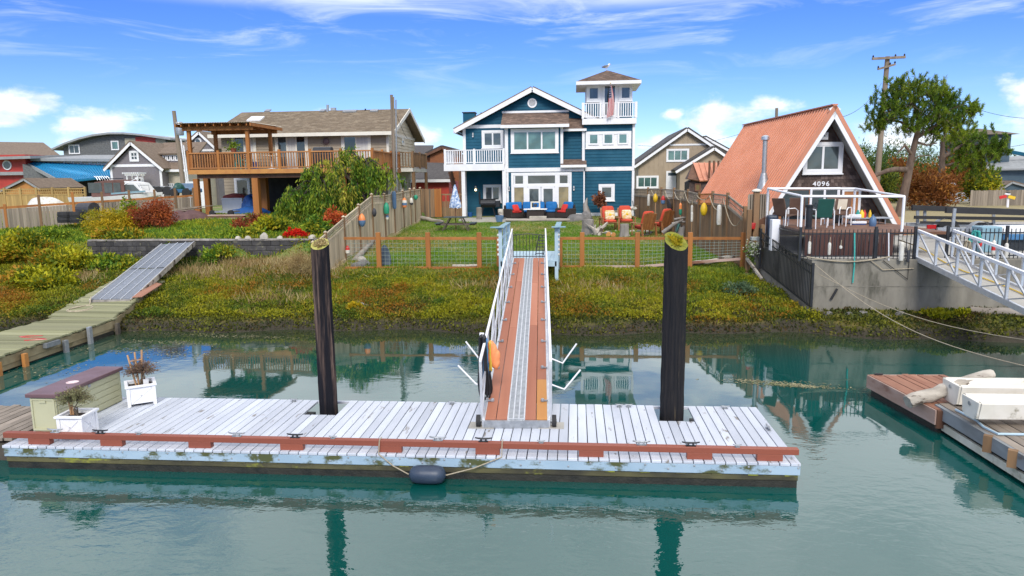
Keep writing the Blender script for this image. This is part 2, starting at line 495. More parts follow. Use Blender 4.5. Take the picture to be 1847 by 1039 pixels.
PM('seat_brown', (.14, .08, .055), (.11, .062, .043), 4, .8)
PM('skiff', (.76, .72, .64), (.66, .62, .53), 2.5, .5, c3=(.24, .21, .14), s3=2, t3=(.6, .72))
PM('curtain', (.62, .60, .56), (.50, .48, .45), 6, .9, stretch=(3, 3, .1))
PM('feather_white', (.75, .75, .73), (.68, .68, .66), 8, .8)
PM('feather_grey', (.16, .17, .18), (.12, .13, .14), 8, .8)
PM('beak', (.60, .38, .04), None, 8, .6)
PM('pillow_cream', (.70, .64, .50), (.55, .36, .10), 9, .9, rand=.05)
PM('ornament', (.16, .10, .10), (.12, .08, .08), 6, .6, metal=.3)
PM('door_white', (.70, .72, .74), (.66, .68, .70), 3, .5)
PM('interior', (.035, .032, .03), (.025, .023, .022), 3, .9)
PM('interior_warm', (.34, .26, .13), (.25, .19, .09), 2, .9)
def glass(name, tint, rough=.04, mix_=.55):
 m_ = bpy.data.materials.new(name); m_.use_nodes = True
 t = NT(m_.node_tree); p = t.n['Principled BSDF']
 tcn = t.new('ShaderNodeTexCoord')
 n1 = t.noise(tcn.outputs['Object'], 1.1, 3)
 t.put(p.inputs['Base Color'], t.mix(t.ramp(n1, .35, .65), tint, tuple(x * 1.8 + .008 for x in tint)))
 p.inputs['Roughness'].default_value = rough
 p.inputs['IOR'].default_value = 1.75
 b_ = t.new('ShaderNodeBump'); b_.inputs['Distance'].default_value = .02; b_.inputs['Strength'].default_value = .25
 t.put(b_.inputs['Height'], t.noise(tcn.outputs['Object'], 1.6, 2))
 t.t.links.new(b_.outputs[0], p.inputs['Normal'])
 MAT[name] = m_
glass('glass', (.035, .045, .048))
glass('glass_green', (.06, .12, .11))
glass('glass_amber', (.17, .13, .06))
glass('glass_dark', (.012, .014, .016))
def emit(name, colr, st):
 m_ = bpy.data.materials.new(name); m_.use_nodes = True
 p = m_.node_tree.nodes['Principled BSDF']
 p.inputs['Base Color'].default_value = (*colr, 1)
 p.inputs['Emission Color'].default_value = (*colr, 1)
 p.inputs['Emission Strength'].default_value = st
 MAT[name] = m_
emit('bulb', (1, .72, .38), 6)
def leafmat(name, c1, c2, c3, patch=1.5, trans=.25, lo=.35, hi=.65, q=.52, jit=.35):
 m_ = bpy.data.materials.new(name); m_.use_nodes = True
 t = NT(m_.node_tree); p = t.n['Principled BSDF']; out = t.n['Material Output']
 geo = t.new('ShaderNodeNewGeometry')
 at_ = t.new('ShaderNodeAttribute'); at_.attribute_name = 'rnd'
 n1 = t.noise(geo.outputs['Position'], patch, 3)
 col = t.mix(t.ramp(t.m('ADD', n1, t.m('MULTIPLY', t.m('SUBTRACT', at_.outputs['Fac'], .5), jit)), lo, hi), c1, c2)
 n2 = t.noise(t.vm('ADD', geo.outputs['Position'], 31.), patch * .6, 3)
 col = t.mix(t.ramp(t.m('ADD', n2, t.m('MULTIPLY', t.m('SUBTRACT', at_.outputs['Fac'], .5), jit * .8)), q, q + .18), col, c3)
 col = t.mix(1., col, t.vm('MULTIPLY', (1, 1, 1), t.m('ADD', .72, t.m('MULTIPLY', at_.outputs['Fac'], .56))), 'MULTIPLY')
 t.put(p.inputs['Base Color'], col)
 p.inputs['Roughness'].default_value = .65
 p.inputs['Specular IOR Level'].default_value = .25
 tr = t.new('ShaderNodeBsdfTranslucent')
 t.put(tr.inputs[0], col)
 mx = t.new('ShaderNodeMixShader')
 mx.inputs[0].default_value = trans
 t.t.links.new(p.outputs[0], mx.inputs[1]); t.t.links.new(tr.outputs[0], mx.inputs[2])
 t.t.links.new(mx.outputs[0], out.inputs[0])
 MAT[name] = m_
leafmat('lf_bank', (.06, .115, .008), (.27, .26, .010), (.29, .12, .012), .6, q=.52, jit=.2)
leafmat('lf_low', (.035, .052, .010), (.14, .145, .012), (.075, .045, .018), .9)
leafmat('lf_lawn', (.085, .21, .010), (.17, .26, .015), (.34, .27, .08), .42)
leafmat('lf_tuft', (.10, .17, .012), (.24, .27, .02), (.34, .27, .06), .7)
leafmat('lf_dry', (.40, .30, .13), (.30, .20, .09), (.46, .38, .19), 1.2)
leafmat('lf_bramble', (.085, .14, .010), (.38, .36, .012), (.36, .18, .015), .8)
leafmat('lf_weed', (.07, .16, .014), (.22, .30, .018), (.34, .31, .02), .9)
leafmat('lf_yellow', (.34, .29, .010), (.50, .33, .012), (.19, .22, .014), 1.6)
leafmat('lf_maple', (.30, .055, .018), (.38, .10, .020), (.16, .055, .025), 1.7)
leafmat('lf_cherry', (.06, .15, .014), (.20, .28, .02), (.36, .34, .04), 1.0, .35)
leafmat('lf_red', (.60, .014, .008), (.70, .03, .010), (.40, .012, .008), 3)
leafmat('lf_orange', (.50, .085, .025), (.56, .13, .03), (.30, .06, .025), 3)
leafmat('lf_pine', (.06, .125, .018), (.15, .24, .016), (.27, .33, .025), .8, .4)
leafmat('lf_hedge', (.04, .085, .018), (.10, .16, .02), (.19, .21, .02), .6)
leafmat('lf_rust', (.24, .085, .018), (.17, .06, .018), (.34, .15, .025), 1.1)
leafmat('lf_olive', (.20, .20, .09), (.28, .27, .13), (.15, .12, .06), 4)
leafmat('lf_bronze', (.17, .10, .075), (.24, .15, .10), (.15, .12, .06), 4)
leafmat('lf_dusty', (.09, .15, .075), (.14, .19, .09), (.06, .10, .05), 2)
leafmat('lf_white', (.62, .63, .55), (.5, .53, .42), (.2, .28, .12), 6)
leafmat('lf_copperleaf', (.20, .07, .035), (.28, .11, .05), (.13, .05, .03), 4)
leafmat('lf_scum', (.20, .18, .10), (.30, .27, .15), (.12, .13, .05), 3, 0)
# ---- leaves
def leaves(pts, size, aspect=.5, dirs=None, jitter=1., mat='lf_bank', name='foliage', parent=None, seed=1, var=.4, kind=None):
 g = np.random.default_rng(seed)
 pts = np.asarray(pts, dtype=np.float64)
 n = len(pts)
 d = g.normal(size=(n, 3)) * jitter
 if dirs is not None:
  d = d + np.asarray(dirs)
 d /= np.linalg.norm(d, axis=1)[:, None] + 1e-9
 s_ = np.cross(d, g.normal(size=(n, 3)))
 s_ /= np.linalg.norm(s_, axis=1)[:, None] + 1e-9
 L = size * (1 - var + 2 * var * g.random(n))[:, None]
 Wd = L * aspect * .5
 v = np.stack([pts, pts + d * L * .45 + s_ * Wd, pts + d * L, pts + d * L * .45 - s_ * Wd], 1).reshape(-1, 3)
 if parent is not None:
  Mi = np.array(frame(parent).inverted())
  v = v @ Mi[:3, :3].T + Mi[:3, 3]
 me = bpy.data.meshes.new(name)
 me.vertices.add(4 * n); me.loops.add(4 * n); me.polygons.add(n)
 me.vertices.foreach_set('co', v.ravel().astype(np.float32))
 me.loops.foreach_set('vertex_index', np.arange(4 * n, dtype=np.int32))
 me.polygons.foreach_set('loop_start', np.arange(0, 4 * n, 4, dtype=np.int32))
 me.update(calc_edges=True)
 a = me.attributes.new('rnd', 'FLOAT', 'POINT')
 a.data.foreach_set('value', np.repeat(g.random(n), 4).astype(np.float32))
 me.materials.append(MAT[mat])
 o = bpy.data.objects.new(name, me)
 COL.objects.link(o)
 o.parent = parent
 if kind:
  o['kind'] = kind
 return o
# ---- ground
WALL_Y, PLAT_Z = 21.3, 1.98
def _ss(a, b, x):
 t = np.clip((x - a) / (b - a), 0, 1)
 return t * t * (3 - 2 * t)
def wob(x, y):
 return (np.sin(x * 1.7 + y * .6) + np.sin(x * .63 - y * 1.1 + 1.3) + np.sin(x * 3.9 + 2.1 * y) * .5) / 2.5
def gz(x, y, detail=True):
 x = np.asarray(x, float); y = np.asarray(y, float)
 ys = 20.05 + .22 * np.sin(x * .55) + .16 * np.sin(x * 1.7 + 1) + np.where(x < -5, -.06 * (x + 5), 0) * 0 - _ss(15, 18, x) * .45
 t = y - ys
 bank = np.interp(t, [-14, -3, -.25, .05, .35, 2.5, 6.1, 23.5, 26], [-2.2, -1.2, -.12, .02, .30, .58, 1.15, 2.16, 2.2])
 left = np.interp(t, [-14, -3, -.25, .05, .35, 2.5, 6.4, 7.1, 7.4, 17, 23, 60], [-2.2, -1.2, -.12, .02, .28, .55, 1.25, 1.45, 2.15, 2.62, 2.5, 2.5])
 slope = np.interp(t, [-14, -3, -.25, .05, .35, 2.5, 6.4, 9, 13, 17, 23, 60], [-2.2, -1.2, -.12, .02, .28, .65, 1.5, 1.95, 2.2, 2.5, 2.5, 2.5])
 left = left + (slope - left) * (1 - _ss(-12, -10.2, x))
 z = left + (bank - left) * _ss(-.34, -.14, x)
 fx = np.interp(y, [20, 26.2, 43.5, 60], [16.25, 15.35, 12.85, 11.5])
 inside = _ss(0, .25, x - fx) * np.where(y > WALL_Y + .12, 1., 0.)
 z = z + (np.maximum(PLAT_Z - .03, np.minimum(z, 2.2)) - z) * inside
 far = _ss(46, 52, y)
 z = z + (2.35 - z) * far
 if detail:
  z = z + .05 * wob(x * 2.1, y * 2.3) * np.clip(t, 0, 1) * (1 - far) * (1 - inside)
 return z
def grid(name, xs, ys, mat, zf):
 X, Yy = np.meshgrid(xs, ys)
 Zz = zf(X, Yy)
 me = bpy.data.meshes.new(name)
 nx, ny = len(xs), len(ys)
 idx = np.arange(nx * ny).reshape(ny, nx)
 q = np.stack([idx[:-1, :-1], idx[:-1, 1:], idx[1:, 1:], idx[1:, :-1]], -1).reshape(-1, 4)
 me.vertices.add(nx * ny); me.loops.add(q.size); me.polygons.add(len(q))
 me.vertices.foreach_set('co', np.stack([X, Yy, Zz], -1).ravel().astype(np.float32))
 me.loops.foreach_set('vertex_index', q.ravel().astype(np.int32))
 me.polygons.foreach_set('loop_start', np.arange(0, q.size, 4, dtype=np.int32))
 me.update(calc_edges=True)
 me.polygons.foreach_set('use_smooth', [True] * len(me.polygons))
 me.materials.append(MAT[mat])
 o = bpy.data.objects.new(name, me)
 COL.objects.link(o)
 return o
gm = bpy.data.materials.new('earth'); gm.use_nodes = True
t = NT(gm.node_tree); p = t.n['Principled BSDF']
geo = t.new('ShaderNodeNewGeometry'); sp_ = t.new('ShaderNodeSeparateXYZ'); t.put(sp_.inputs[0], geo.outputs['Position'])
n1 = t.noise(geo.outputs['Position'], 1.1, 6); n2 = t.noise(geo.outputs['Position'], 9, 4); n3 = t.noise(geo.outputs['Position'], .33, 4)
mud = t.mix(n2, (.022, .019, .012), (.055, .046, .028))
bankc = t.mix(t.ramp(n1, .35, .65), (.085, .11, .016), (.19, .15, .025))
lawn = t.mix(t.ramp(n1, .35, .7), (.085, .16, .02), (.22, .20, .065))
lawn = t.mix(t.ramp(n3, .5, .68), lawn, (.27, .22, .10))
colr = t.mix(t.ramp(t.m('ADD', sp_.outputs[2], t.m('MULTIPLY', t.m('SUBTRACT', n1, .5), .35)), .18, .42), mud, bankc)
colr = t.mix(t.ramp(t.m('ADD', sp_.outputs[1], t.m('MULTIPLY', n1, 2)), 25.3, 27.0), colr, lawn)
dry = t.mix(n2, (.26, .22, .11), (.34, .28, .15))
colr = t.mix(t.m('MULTIPLY', t.ramp(sp_.outputs[0], 16.5, 17.5), t.ramp(sp_.outputs[1], 22, 23)), colr, dry)
t.put(p.inputs['Base Color'], colr)
p.inputs['Roughness'].default_value = .95
b_ = t.new('ShaderNodeBump'); b_.inputs['Distance'].default_value = .04
t.put(b_.inputs['Height'], n2); t.t.links.new(b_.outputs[0], p.inputs['Normal'])
MAT['earth'] = gm
xs = np.concatenate([[-900, -500, -250, -120, -70, -45, -34], np.arange(-28, -1, .4), np.arange(-1, 0.2, .1), np.arange(.2, 12, .4), np.arange(12, 17, .12), np.arange(17, 30, .6), [34, 42, 60, 100, 180, 400, 900]])
ys = np.concatenate([[-20, 0, 8, 14, 17], np.arange(18, 21.1, .12), np.arange(21.1, 21.7, .06), np.arange(21.8, 29, .22), np.arange(29, 54, .5), [60, 80, 120, 200, 400, 900]])
tag(grid('ground', xs, ys, 'earth', gz), kind='structure')
# ---- water
wm = bpy.data.materials.new('water'); wm.use_nodes = True
t = NT(wm.node_tree); p = t.n['Principled BSDF']
geo = t.new('ShaderNodeNewGeometry'); pos = geo.outputs['Position']
sp_ = t.new('ShaderNodeSeparateXYZ'); t.put(sp_.inputs[0], pos)
lowf = t.noise(pos, .16, 3)
shal = t.ramp(t.m('ADD', sp_.outputs[1], t.m('MULTIPLY', lowf, 3)), 17.6, 21.6)
wc = t.mix(t.ramp(lowf, .3, .7), (.0005, .060, .050), (.001, .070, .061))
wc = t.mix(shal, wc, (.030, .040, .018))
t.put(p.inputs['Base Color'], wc)
p.inputs['Roughness'].default_value = .025
p.inputs['IOR'].default_value = 2.05
rip = t.noise(t.vm('MULTIPLY', pos, (1, 1.5, 1)), 3.4, 3, .5, .4)
rip2 = t.noise(t.vm('MULTIPLY', t.vm('ADD', pos, 7.), (.8, 1.6, 1)), 9.5, 2, .5, .3)
swl = t.noise(pos, .8, 2)
wind = t.ramp(t.m('ADD', t.noise(pos, .22, 3), t.m('MULTIPLY', t.ramp(sp_.outputs[1], 13.5, 8.5), .28)), .46, .78, .05, 1)
hgt = t.m('ADD', t.m('MULTIPLY', t.m('ADD', t.m('MULTIPLY', rip, .0052), t.m('MULTIPLY', rip2, .0016)), wind), t.m('MULTIPLY', swl, .0026))
b_ = t.new('ShaderNodeBump'); b_.inputs['Distance'].default_value = 1; b_.inputs['Strength'].default_value = 1
t.put(b_.inputs['Height'], hgt); t.t.links.new(b_.outputs[0], p.inputs['Normal'])
MAT['water'] = wm
tag(grid('water', np.array([-900., -60, -20, 40, 80, 900]), np.array([-300., -20, 10, 20, 24.0]), 'water', lambda x, y: x * 0), kind='structure')
# ---- low growth on the bank and the lawn
def scatter(n, x0, x1, y0, y1, dens=None, seed=3):
 g = np.random.default_rng(seed)
 x = g.uniform(x0, x1, n); y = g.uniform(y0, y1, n)
 if dens is not None:
  k = g.random(n) < dens(x, y)
  x, y = x[k], y[k]
 return x, y
def fenceX(y):
 return np.interp(y, [20, 26.2, 43.5], [15.9, 15.1, 12.6])
def clumpy(x, y, s=1.):
 return .5 + .5 * np.sin(x * 2.3 * s + 1.7 * np.sin(y * 1.9 * s)) * np.sin(y * 2.9 * s + 1.3 * np.sin(x * 1.3 * s))
x, y = scatter(70000, -11, 24, 19.4, 22.4, lambda x, y: (gz(x, y, False) > .0) & (gz(x, y, False) < .6) & ((x < 15.8) | (y < 21.2)), 5)
z = gz(x, y); d = np.zeros((len(x), 3)); d[:, 2] = .5
h = .11 * clumpy(x, y, 1.6)
tag(leaves(np.stack([x, y, z + h * rng.random(len(x))], 1), .085, .5, d, 1, 'lf_low', 'tide_line_growth', seed=11), 'dark olive growth fringing the muddy tide line along the bank', 'ground cover', kind='stuff')
x, y = scatter(330000, -14, 16.2, 20.4, 27.2, lambda x, y: (gz(x, y, False) > .22) * np.clip(.35 + .75 * clumpy(x, y, .8), 0, 1) * np.where(x > -.2, np.clip((26.4 - y) / 2.2, .12, 1), 1) * np.where(x > fenceX(y) + .2, 0, 1) * np.where((x > 15.8) & (y > 21.1), 0, 1), 6)
z = gz(x, y); d = np.zeros((len(x), 3)); d[:, 2] = .75
h = (.03 + .20 * clumpy(x, y, 1.3) ** 1.5 + .13 * clumpy(x + 3, y + 5, .45) ** 2) * np.clip((27 - y) / 3, .25, 1)
tag(leaves(np.stack([x, y, z + h * rng.random(len(x))], 1), .075, .42, d, 1, 'lf_bank', 'bank_growth', seed=12), 'yellow green and rust low succulent mat covering the bank', 'ground cover', kind='stuff')
x, y = scatter(360000, -.1, 15, 23.2, 43, lambda x, y: (x < fenceX(y) - .05) * np.clip((46 - y) / 20, .3, 1) * np.clip((y - 23.0) / 2.2, .1, 1) * np.clip(.55 + .6 * clumpy(x, y, .35), 0, 1) * (1 - ((x > 3.0) & (x < 8.6) & (y > 40.6))), 8)
z = gz(x, y); d = np.zeros((len(x), 3)); d[:, 2] = 1.3
tag(leaves(np.stack([x, y, z], 1), .075, .22, d, .8, 'lf_lawn', 'lawn_grass', seed=13), 'short green and straw lawn grass behind the wire fence', 'grass', kind='stuff')
x, y = scatter(120000, -22, -.3, 26.9, 42, lambda x, y: np.clip(1.25 - (y - 27) / 14, .15, 1) * ((x > -10.8) | (y > 24)), 9)
z = gz(x, y); d = np.zeros((len(x), 3)); d[:, 2] = 1.1
tag(leaves(np.stack([x, y, z + .05 * rng.random(len(x))], 1), .14, .25, d, .9, 'lf_weed', 'rough_grass', seed=14), 'rough uncut grass and weeds behind the block retaining wall', 'grass', kind='stuff')
g_ = np.random.default_rng(77)
cx_ = g_.uniform(-9, 15.4, 330); cy_ = 20.6 + 5.2 * g_.random(330) ** .8
ok = (cx_ < fenceX(cy_) - .2); cx_, cy_ = cx_[ok], cy_[ok]
k_ = np.repeat(np.arange(len(cx_)), 55)
q_ = g_.normal(size=(len(k_), 2)) * (.07 + .10 * g_.random(len(cx_)))[k_][:, None]
x, y = cx_[k_] + q_[:, 0], cy_[k_] + q_[:, 1]
d = np.concatenate([q_ * 3.2, np.full((len(k_), 1), 1.)], 1)
tag(leaves(np.stack([x, y, gz(x, y)], 1), .20, .08, d, .28, 'lf_tuft', 'bank_tufts', seed=19), 'longer green and olive grass clumps scattered over the bank', 'grass', kind='stuff')
pts = []
for (px, py, Y, n, s) in ((395, 470, 24.8, 900, .8), (450, 445, 26.3, 1400, 1.0), (150, 480, 24.6, 500, .5), (520, 480, 25.2, 1500, 1.1), (500, 560, 22.3, 500, .8), (870, 520, 23.6, 300, .6), (1085, 525, 23.3, 500, .9), (560, 440, 26.4, 1200, .7), (330, 470, 25.2, 600, .6)):
 c0 = at(px, py, Y)
 q = rng.normal(size=(n, 2)) * np.array([s, s * .55])
 pts.append(np.stack([c0.x + q[:, 0], c0.y + q[:, 1], gz(c0.x + q[:, 0], c0.y + q[:, 1])], 1))
pts = np.concatenate(pts)
pts = pts[pts[:, 1] < 26.8]
d = np.zeros((len(pts), 3)); d[:, 2] = 1.4
tag(leaves(pts, .32, .05, d, .8, 'lf_dry', 'straw_tufts', seed=15), 'dry straw coloured grass tufts standing on the bank', 'grass', kind='stuff')
pts = []
for (px, py, n, sx, sy) in ((1410, 693, 420, .55, .10), (1440, 697, 260, .4, .05), (1365, 688, 120, .3, .05), (240, 632, 330, 1.2, .30), (90, 668, 260, .9, .35), (420, 606, 300, 1.3, .12), (330, 640, 160, .8, .2), (300, 618, 260, .9, .12)):
 c0 = atz(px, py, 0)
 q = rng.normal(size=(n, 2)) * np.array([sx, sy])
 pts.append(np.stack([c0.x + q[:, 0] + q[:, 1] * .3, c0.y + q[:, 1] - q[:, 0] * .12, np.full(n, .012)], 1))
pts = np.concatenate(pts)
fl = leaves(pts, .075, .45, None, 1, 'lf_scum', 'floating_weed', seed=16)
co = np.empty(len(fl.data.vertices) * 3, np.float32); fl.data.vertices.foreach_get('co', co); co = co.reshape(-1, 3); co[:, 2] = .006 + .06 * np.abs(co[:, 2] - .012); fl.data.vertices.foreach_set('co', co.ravel())
tag(fl, 'pale brown seaweed scraps drifting on the water', 'seaweed', kind='stuff')
# ---- floating dock
DX0, DX1, DY0, DY1, DZ = 0., 12.2, 9.81, 12.34, .38
dock = thing('floating_dock', 'long white painted plank dock with red bull rail floating in front', 'dock', (6.1, 11, 0))
NPL = 81; PIT = (DX1 - DX0) / NPL
me_full = board_mesh('plank', PIT - .013, DY1 - DY0, .042, 'dock_paint', .005)
me_cut = board_mesh('plank', PIT - .013, 11.52 - DY0, .042, 'dock_paint', .005)
for i in range(NPL):
 x = DX0 + (i + .5) * PIT
 notch = (4.26 < x < 4.82) or (10.33 < x < 11.0)
 y0, y1 = DY0 + rnd.uniform(-.006, .006), (11.52 if notch else DY1)
 piece('plank', me_cut if notch else me_full, dock, (x - 6.1, (y0 + y1) / 2 - 11, DZ - .042 + rnd.uniform(-.002, .002)), (0, 0, rnd.uniform(-.0015, .0015)))
for (a, b) in ((4.2, 4.9), (10.28, 11.05)):
 MB().box(a, b, DY1 - .06, DY1 - .005, DZ - .05, DZ - .004).build('notch_strip', 'dock_paint', dock)
mb = MB(); mb.box(DX0 + .02, DX1 - .01, DY0 + .008, DY0 + .055, .20, DZ - .046); mb.build('front_fascia', 'dock_edge', dock, bevel=.006)
mb = MB(); mb.box(DX1 - .06, DX1 - .012, DY0 + .06, DY1 - .01, .18, DZ - .046); mb.build('end_fascia', 'dock_edge', dock)
mb = MB(); mb.box(DX0 + .03, DX1 - .03, DY0 + .03, DY0 + .16, .105, .192); mb.build('waler_beam', 'dock_beam', dock, bevel=.01)
mb = MB()
for k in range(24):
 xx = .25 + k * .51
 mb.box(xx, xx + .14, DY0 + .018, DY0 + .09, .178, .203)
mb.build('spacer_block', 'dock_beam', dock, kind='stuff')
MB().box(.04, 12.16, DY0 + .04, DY0 + .2, -.3, .10).build('tide_band', 'tide_black', dock)
mb = MB()
for (xa, xb) in ((.06, 4.15), (4.97, 10.3), (11.03, 12.15)):
 mb.box(xa, xb, DY0 + .21, DY1 - .03, -.35, .16)
mb.box(4.15, 4.97, DY0 + .21, 11.45, -.35, .16); mb.box(10.3, 11.03, DY0 + .21, 11.45, -.35, .16)
mb.build('float', 'tide_black', dock)
mb = MB()
bolts = MB()
for k in range(34):
 xx = .2 + k * .362 + rnd.uniform(-.06, .06)
 zz = .31 if k % 2 else .255
 bolts.ball((xx, DY0 + .008, zz), .018, .008, .018, 8, 4)
bolts.build('bolt_heads', 'galv', dock, kind='stuff')
mb = MB(); mb.box(-.02, 12.18, DY0 + .07, DY0 + .17, DZ + .095, DZ + .185); mb.build('bull_rail', 'rail_red', dock, bevel=.008)
me_b = board_mesh('rail_block', .36, .10, .098, 'rail_red', .004)
for px in (178, 175 + 0, 347, 520, 702, 880, 1066, 1257, 1410, 38):
 if px == 175: continue
 c0 = atz(px, 818, DZ)
 piece('rail_block', me_b, dock, (min(c0.x, 11.78) - 6.1, DY0 + .12 - 11, DZ - .002))
def cleat_mesh(name, mat):
 mb = MB()
 mb.tube([(-.15, 0, .075), (-.09, 0, .062), (0, 0, .058), (.09, 0, .062), (.15, 0, .075)], [.012, .017, .02, .017, .012], 8)
 for s_ in (-1, 1):
  mb.tube([(s_ * .045, 0, 0), (s_ * .04, 0, .055)], [.022, .015], 8)
 mb.box(-.085, .085, -.03, .03, 0, .012)
 me = mb.mesh(name, True); me.materials.append(MAT[mat]); return me
me_c = cleat_mesh('cleat', 'galv'); me_c2 = cleat_mesh('cleat', 'black_metal')
for (px, k, zz) in ((102, 0, 1), (183, 1, 1), (252, 2, 1), (428, 0, 1), (533, 1, 1), (601, 2, 1), (790, 0, 1), (872, 1, 1), (976, 2, 1), (1157, 0, 1), (1246, 1, 1), (1330, 2, 1)):
 c0 = at(px, 800, DY0 + .12)
 piece('cleat', me_c2 if k == 1 else me_c, dock, (c0.x - 6.1, DY0 + .12 - 11, DZ + .185), (0, 0, 0), (.85, .8, .8) if k < 2 else (.4, 1, .5))
for (px, sc, r) in ((530, .5, 0), (815, .5, 0), (1117, .5, 0), (1134, .5, 0), (1308, .55, 0), (1395, .8, 1.57)):
 c0 = at(px, 727, DY1 - .12) if r == 0 else atz(px, 775, DZ)
 piece('cleat', me_c, dock, (min(c0.x, 12.1) - 6.1, c0.y - 11, DZ), (0, 0, r), (sc, 1, .7))
mb = MB()
fc = at(771, 856, DY0 - .13)
prof = [(-.27, .02), (-.25, .07), (-.21, .115), (-.15, .132), (-.07, .135), (.07, .135), (.15, .132), (.21, .115), (.25, .07), (.27, .02)]
n = 18
rings = [[(fc.x + a * 1.02, fc.y + r * math.cos(2 * PI * k / n) * (1 + .03 * (k % 2)), fc.z + r * math.sin(2 * PI * k / n) * (1 + .03 * (k % 2))) for k in range(n)] for a, r in prof]
mb.add([q for g in rings for q in g], [(i * n + k, i * n + (k + 1) % n, (i + 1) * n + (k + 1) % n, (i + 1) * n + k) for i in range(len(prof) - 1) for k in range(n)] + [tuple(range(n)), tuple((len(prof) - 1) * n + k for k in range(n))])
fen = thing('boat_fender', 'navy ribbed cylinder fender hanging off the dock front', 'fender', fc)
mb.build('body', 'fender_navy', fen, smooth=True)
for s_, ax in ((-1, 683), (1, 905)):
 a = V(fc.x + s_ * .29, fc.y, fc.z)
 e = at(ax, 800, DY0 + .04)
 b = V(at(ax, 815, DY0).x, DY0 - .005, DZ + .0)
 e = V(b.x, DY0 + .06, DZ + .19)
 mb = MB(); mb.tube([V(fc.x + s_ * .265, fc.y, fc.z), a, (a + b) / 2 + V(0, 0, -.03), b, e, e + V(0, .12, .01)], .009, 6)
 mb.build('rope', 'rope', fen, smooth=True)
# ---- mooring piles
def pile(px0, py0, px1, py1, Y, r, side, top, label, tilt):
 a = at(px0, py0, Y)
 b_ = V(a.x, Y, -1.6)
 b_.x = atz(px1, py1, .38).x
 ctr0, ctr1 = V(b_.x, Y, -1.6), V(a.x, Y, a.z)
 ob = thing('mooring_pile', label, 'pile', (b_.x, Y, 0), group='mooring piles through the dock')
 g = random.Random(int(px0))
 n = 44; rows = 40
 vs = []
 for i in range(rows + 1):
  tt = i / rows
  c0 = ctr0.lerp(ctr1, tt)
  for k in range(n):
   a_ = 2 * PI * k / n
   rr = r * (1.04 - .06 * tt) * (1 + .03 * math.sin(3 * a_ + 1.3 + tt) + .03 * math.sin(7 * a_ + tt * 2) + .022 * math.sin(13 * a_ + 3 * tt) + g.uniform(-.022, .022))
   dz = 0
   if i == rows:
    dz = math.cos(a_ - tilt[0]) * r * tilt[1]
   elif i == rows - 1:
    dz = math.cos(a_ - tilt[0]) * r * tilt[1] * .55
   vs.append((c0.x + rr * math.cos(a_), c0.y + rr * math.sin(a_), c0.z + dz))
 fs = [(i * n + k, i * n + (k + 1) % n, (i + 1) * n + (k + 1) % n, (i + 1) * n + k) for i in range(rows) for k in range(n)]
 MB().add(vs, fs).build('shaft', side, ob, smooth=True)
 rim = vs[-n:]
 c0 = ctr1 + V(0, 0, .004)
 cap = MB()
 ring2 = [(c0.x + (p_[0] - c0.x) * .55, c0.y + (p_[1] - c0.y) * .55, c0.z + (p_[2] - c0.z) * .55 - .02 + g.uniform(-.02, .02)) for p_ in rim]
 cap.add(rim + ring2 + [(c0.x, c0.y, c0.z - .03)], [(k, (k + 1) % n, n + (k + 1) % n, n + k) for k in range(n)] + [(n + k, n + (k + 1) % n, 2 * n) for k in range(n)])
 cap.build('cut_top', top, ob)
 pts = np.array([[c0.x + rr * math.cos(q) * r, c0.y + rr * math.sin(q) * r, c0.z + rr * math.cos(q - tilt[0]) * r * tilt[1] + .0] for rr, q in [(math.sqrt(g.random()) * .55, g.random() * 6.28) for _ in range(160)]])
 dd = np.zeros((len(pts), 3)); dd[:, 2] = .8
 leaves(pts, .07, .4, dd, 1, 'lf_yellow' if top == 'moss' else 'lf_dry', 'moss_tuft', ob, 3)
pile(577, 440, 588, 738, 11.95, .158, 'pile_wood', 'pile_top', 'weathered brown pile with pale mossy slanted top, left one through the dock', (-1.57, -.55))
pile(1219, 435, 1213, 752, 11.92, .192, 'pile_dark', 'moss', 'black tarred pile with yellow mossy slanted top, right one through the dock', (-1.2, -.75))
# ---- gangway
gw = thing('gangway', 'aluminium gangway with redwood planks rising from dock to landing', 'gangway', (8.02, 11.1, .38))
LO = V(8.03, 11.05, .50); HI = V(7.42, 24.0, 1.72)
ax = (HI - LO).normalized(); sx = ax.cross(V(0, 0, 1)).normalized(); up = sx.cross(ax)
GL = (HI - LO).length
def gp(a, s_, u):
 return LO + ax * a + sx * s_ + up * u
def gmat(a, s_, u):
 m_ = Matrix((sx, ax, up)).transposed().to_4x4()
 m_.translation = gp(a, s_, u)
 return frame(gw).inverted() @ m_
HW = .535
for (s0, s1, joints) in ((-HW + .02, -.335, (0, 4.1, 8.6, GL)), (-.325, -.145, (0, 5.0, 9.6, GL)), (.145, .325, (0, 5.2, 9.4, GL)), (.335, HW - .02, (0, 1.75, 6.2, 10.4, GL))):
 for k in range(len(joints) - 1):
  L_ = joints[k + 1] - joints[k] - .008
  new = s0 > .33 and k == 0
  me_ = board_mesh('plank', s1 - s0, L_, .038, 'new_wood' if new else 'redwood', .004)
  piece('plank', me_, gw, None, M=gmat(joints[k] + L_ / 2, (s0 + s1) / 2, 0))
mb = MB()
for k in range(int(GL / .052)):
 a0 = k * .052
 mb.cbox((0, 0, 0), .262, .030, .018)
 M3 = Matrix((sx, ax, up)).transposed()
 c0 = gp(a0 + .02, 0, .028)
 mb.v[-8:] = [tuple(c0 + M3 @ Vector(q)) for q in mb.v[-8:]]
mb.build('tread_slats', 'alu_bright', gw, kind='stuff')
mb = MB()
for s_ in (-.135, -.045, .045, .135):
 mb.bar(gp(0, s_, .022), gp(GL, s_, .022), .022, .04, up)
mb.build('tread_rails', 'alu', gw)
for k in range(4):
 pass
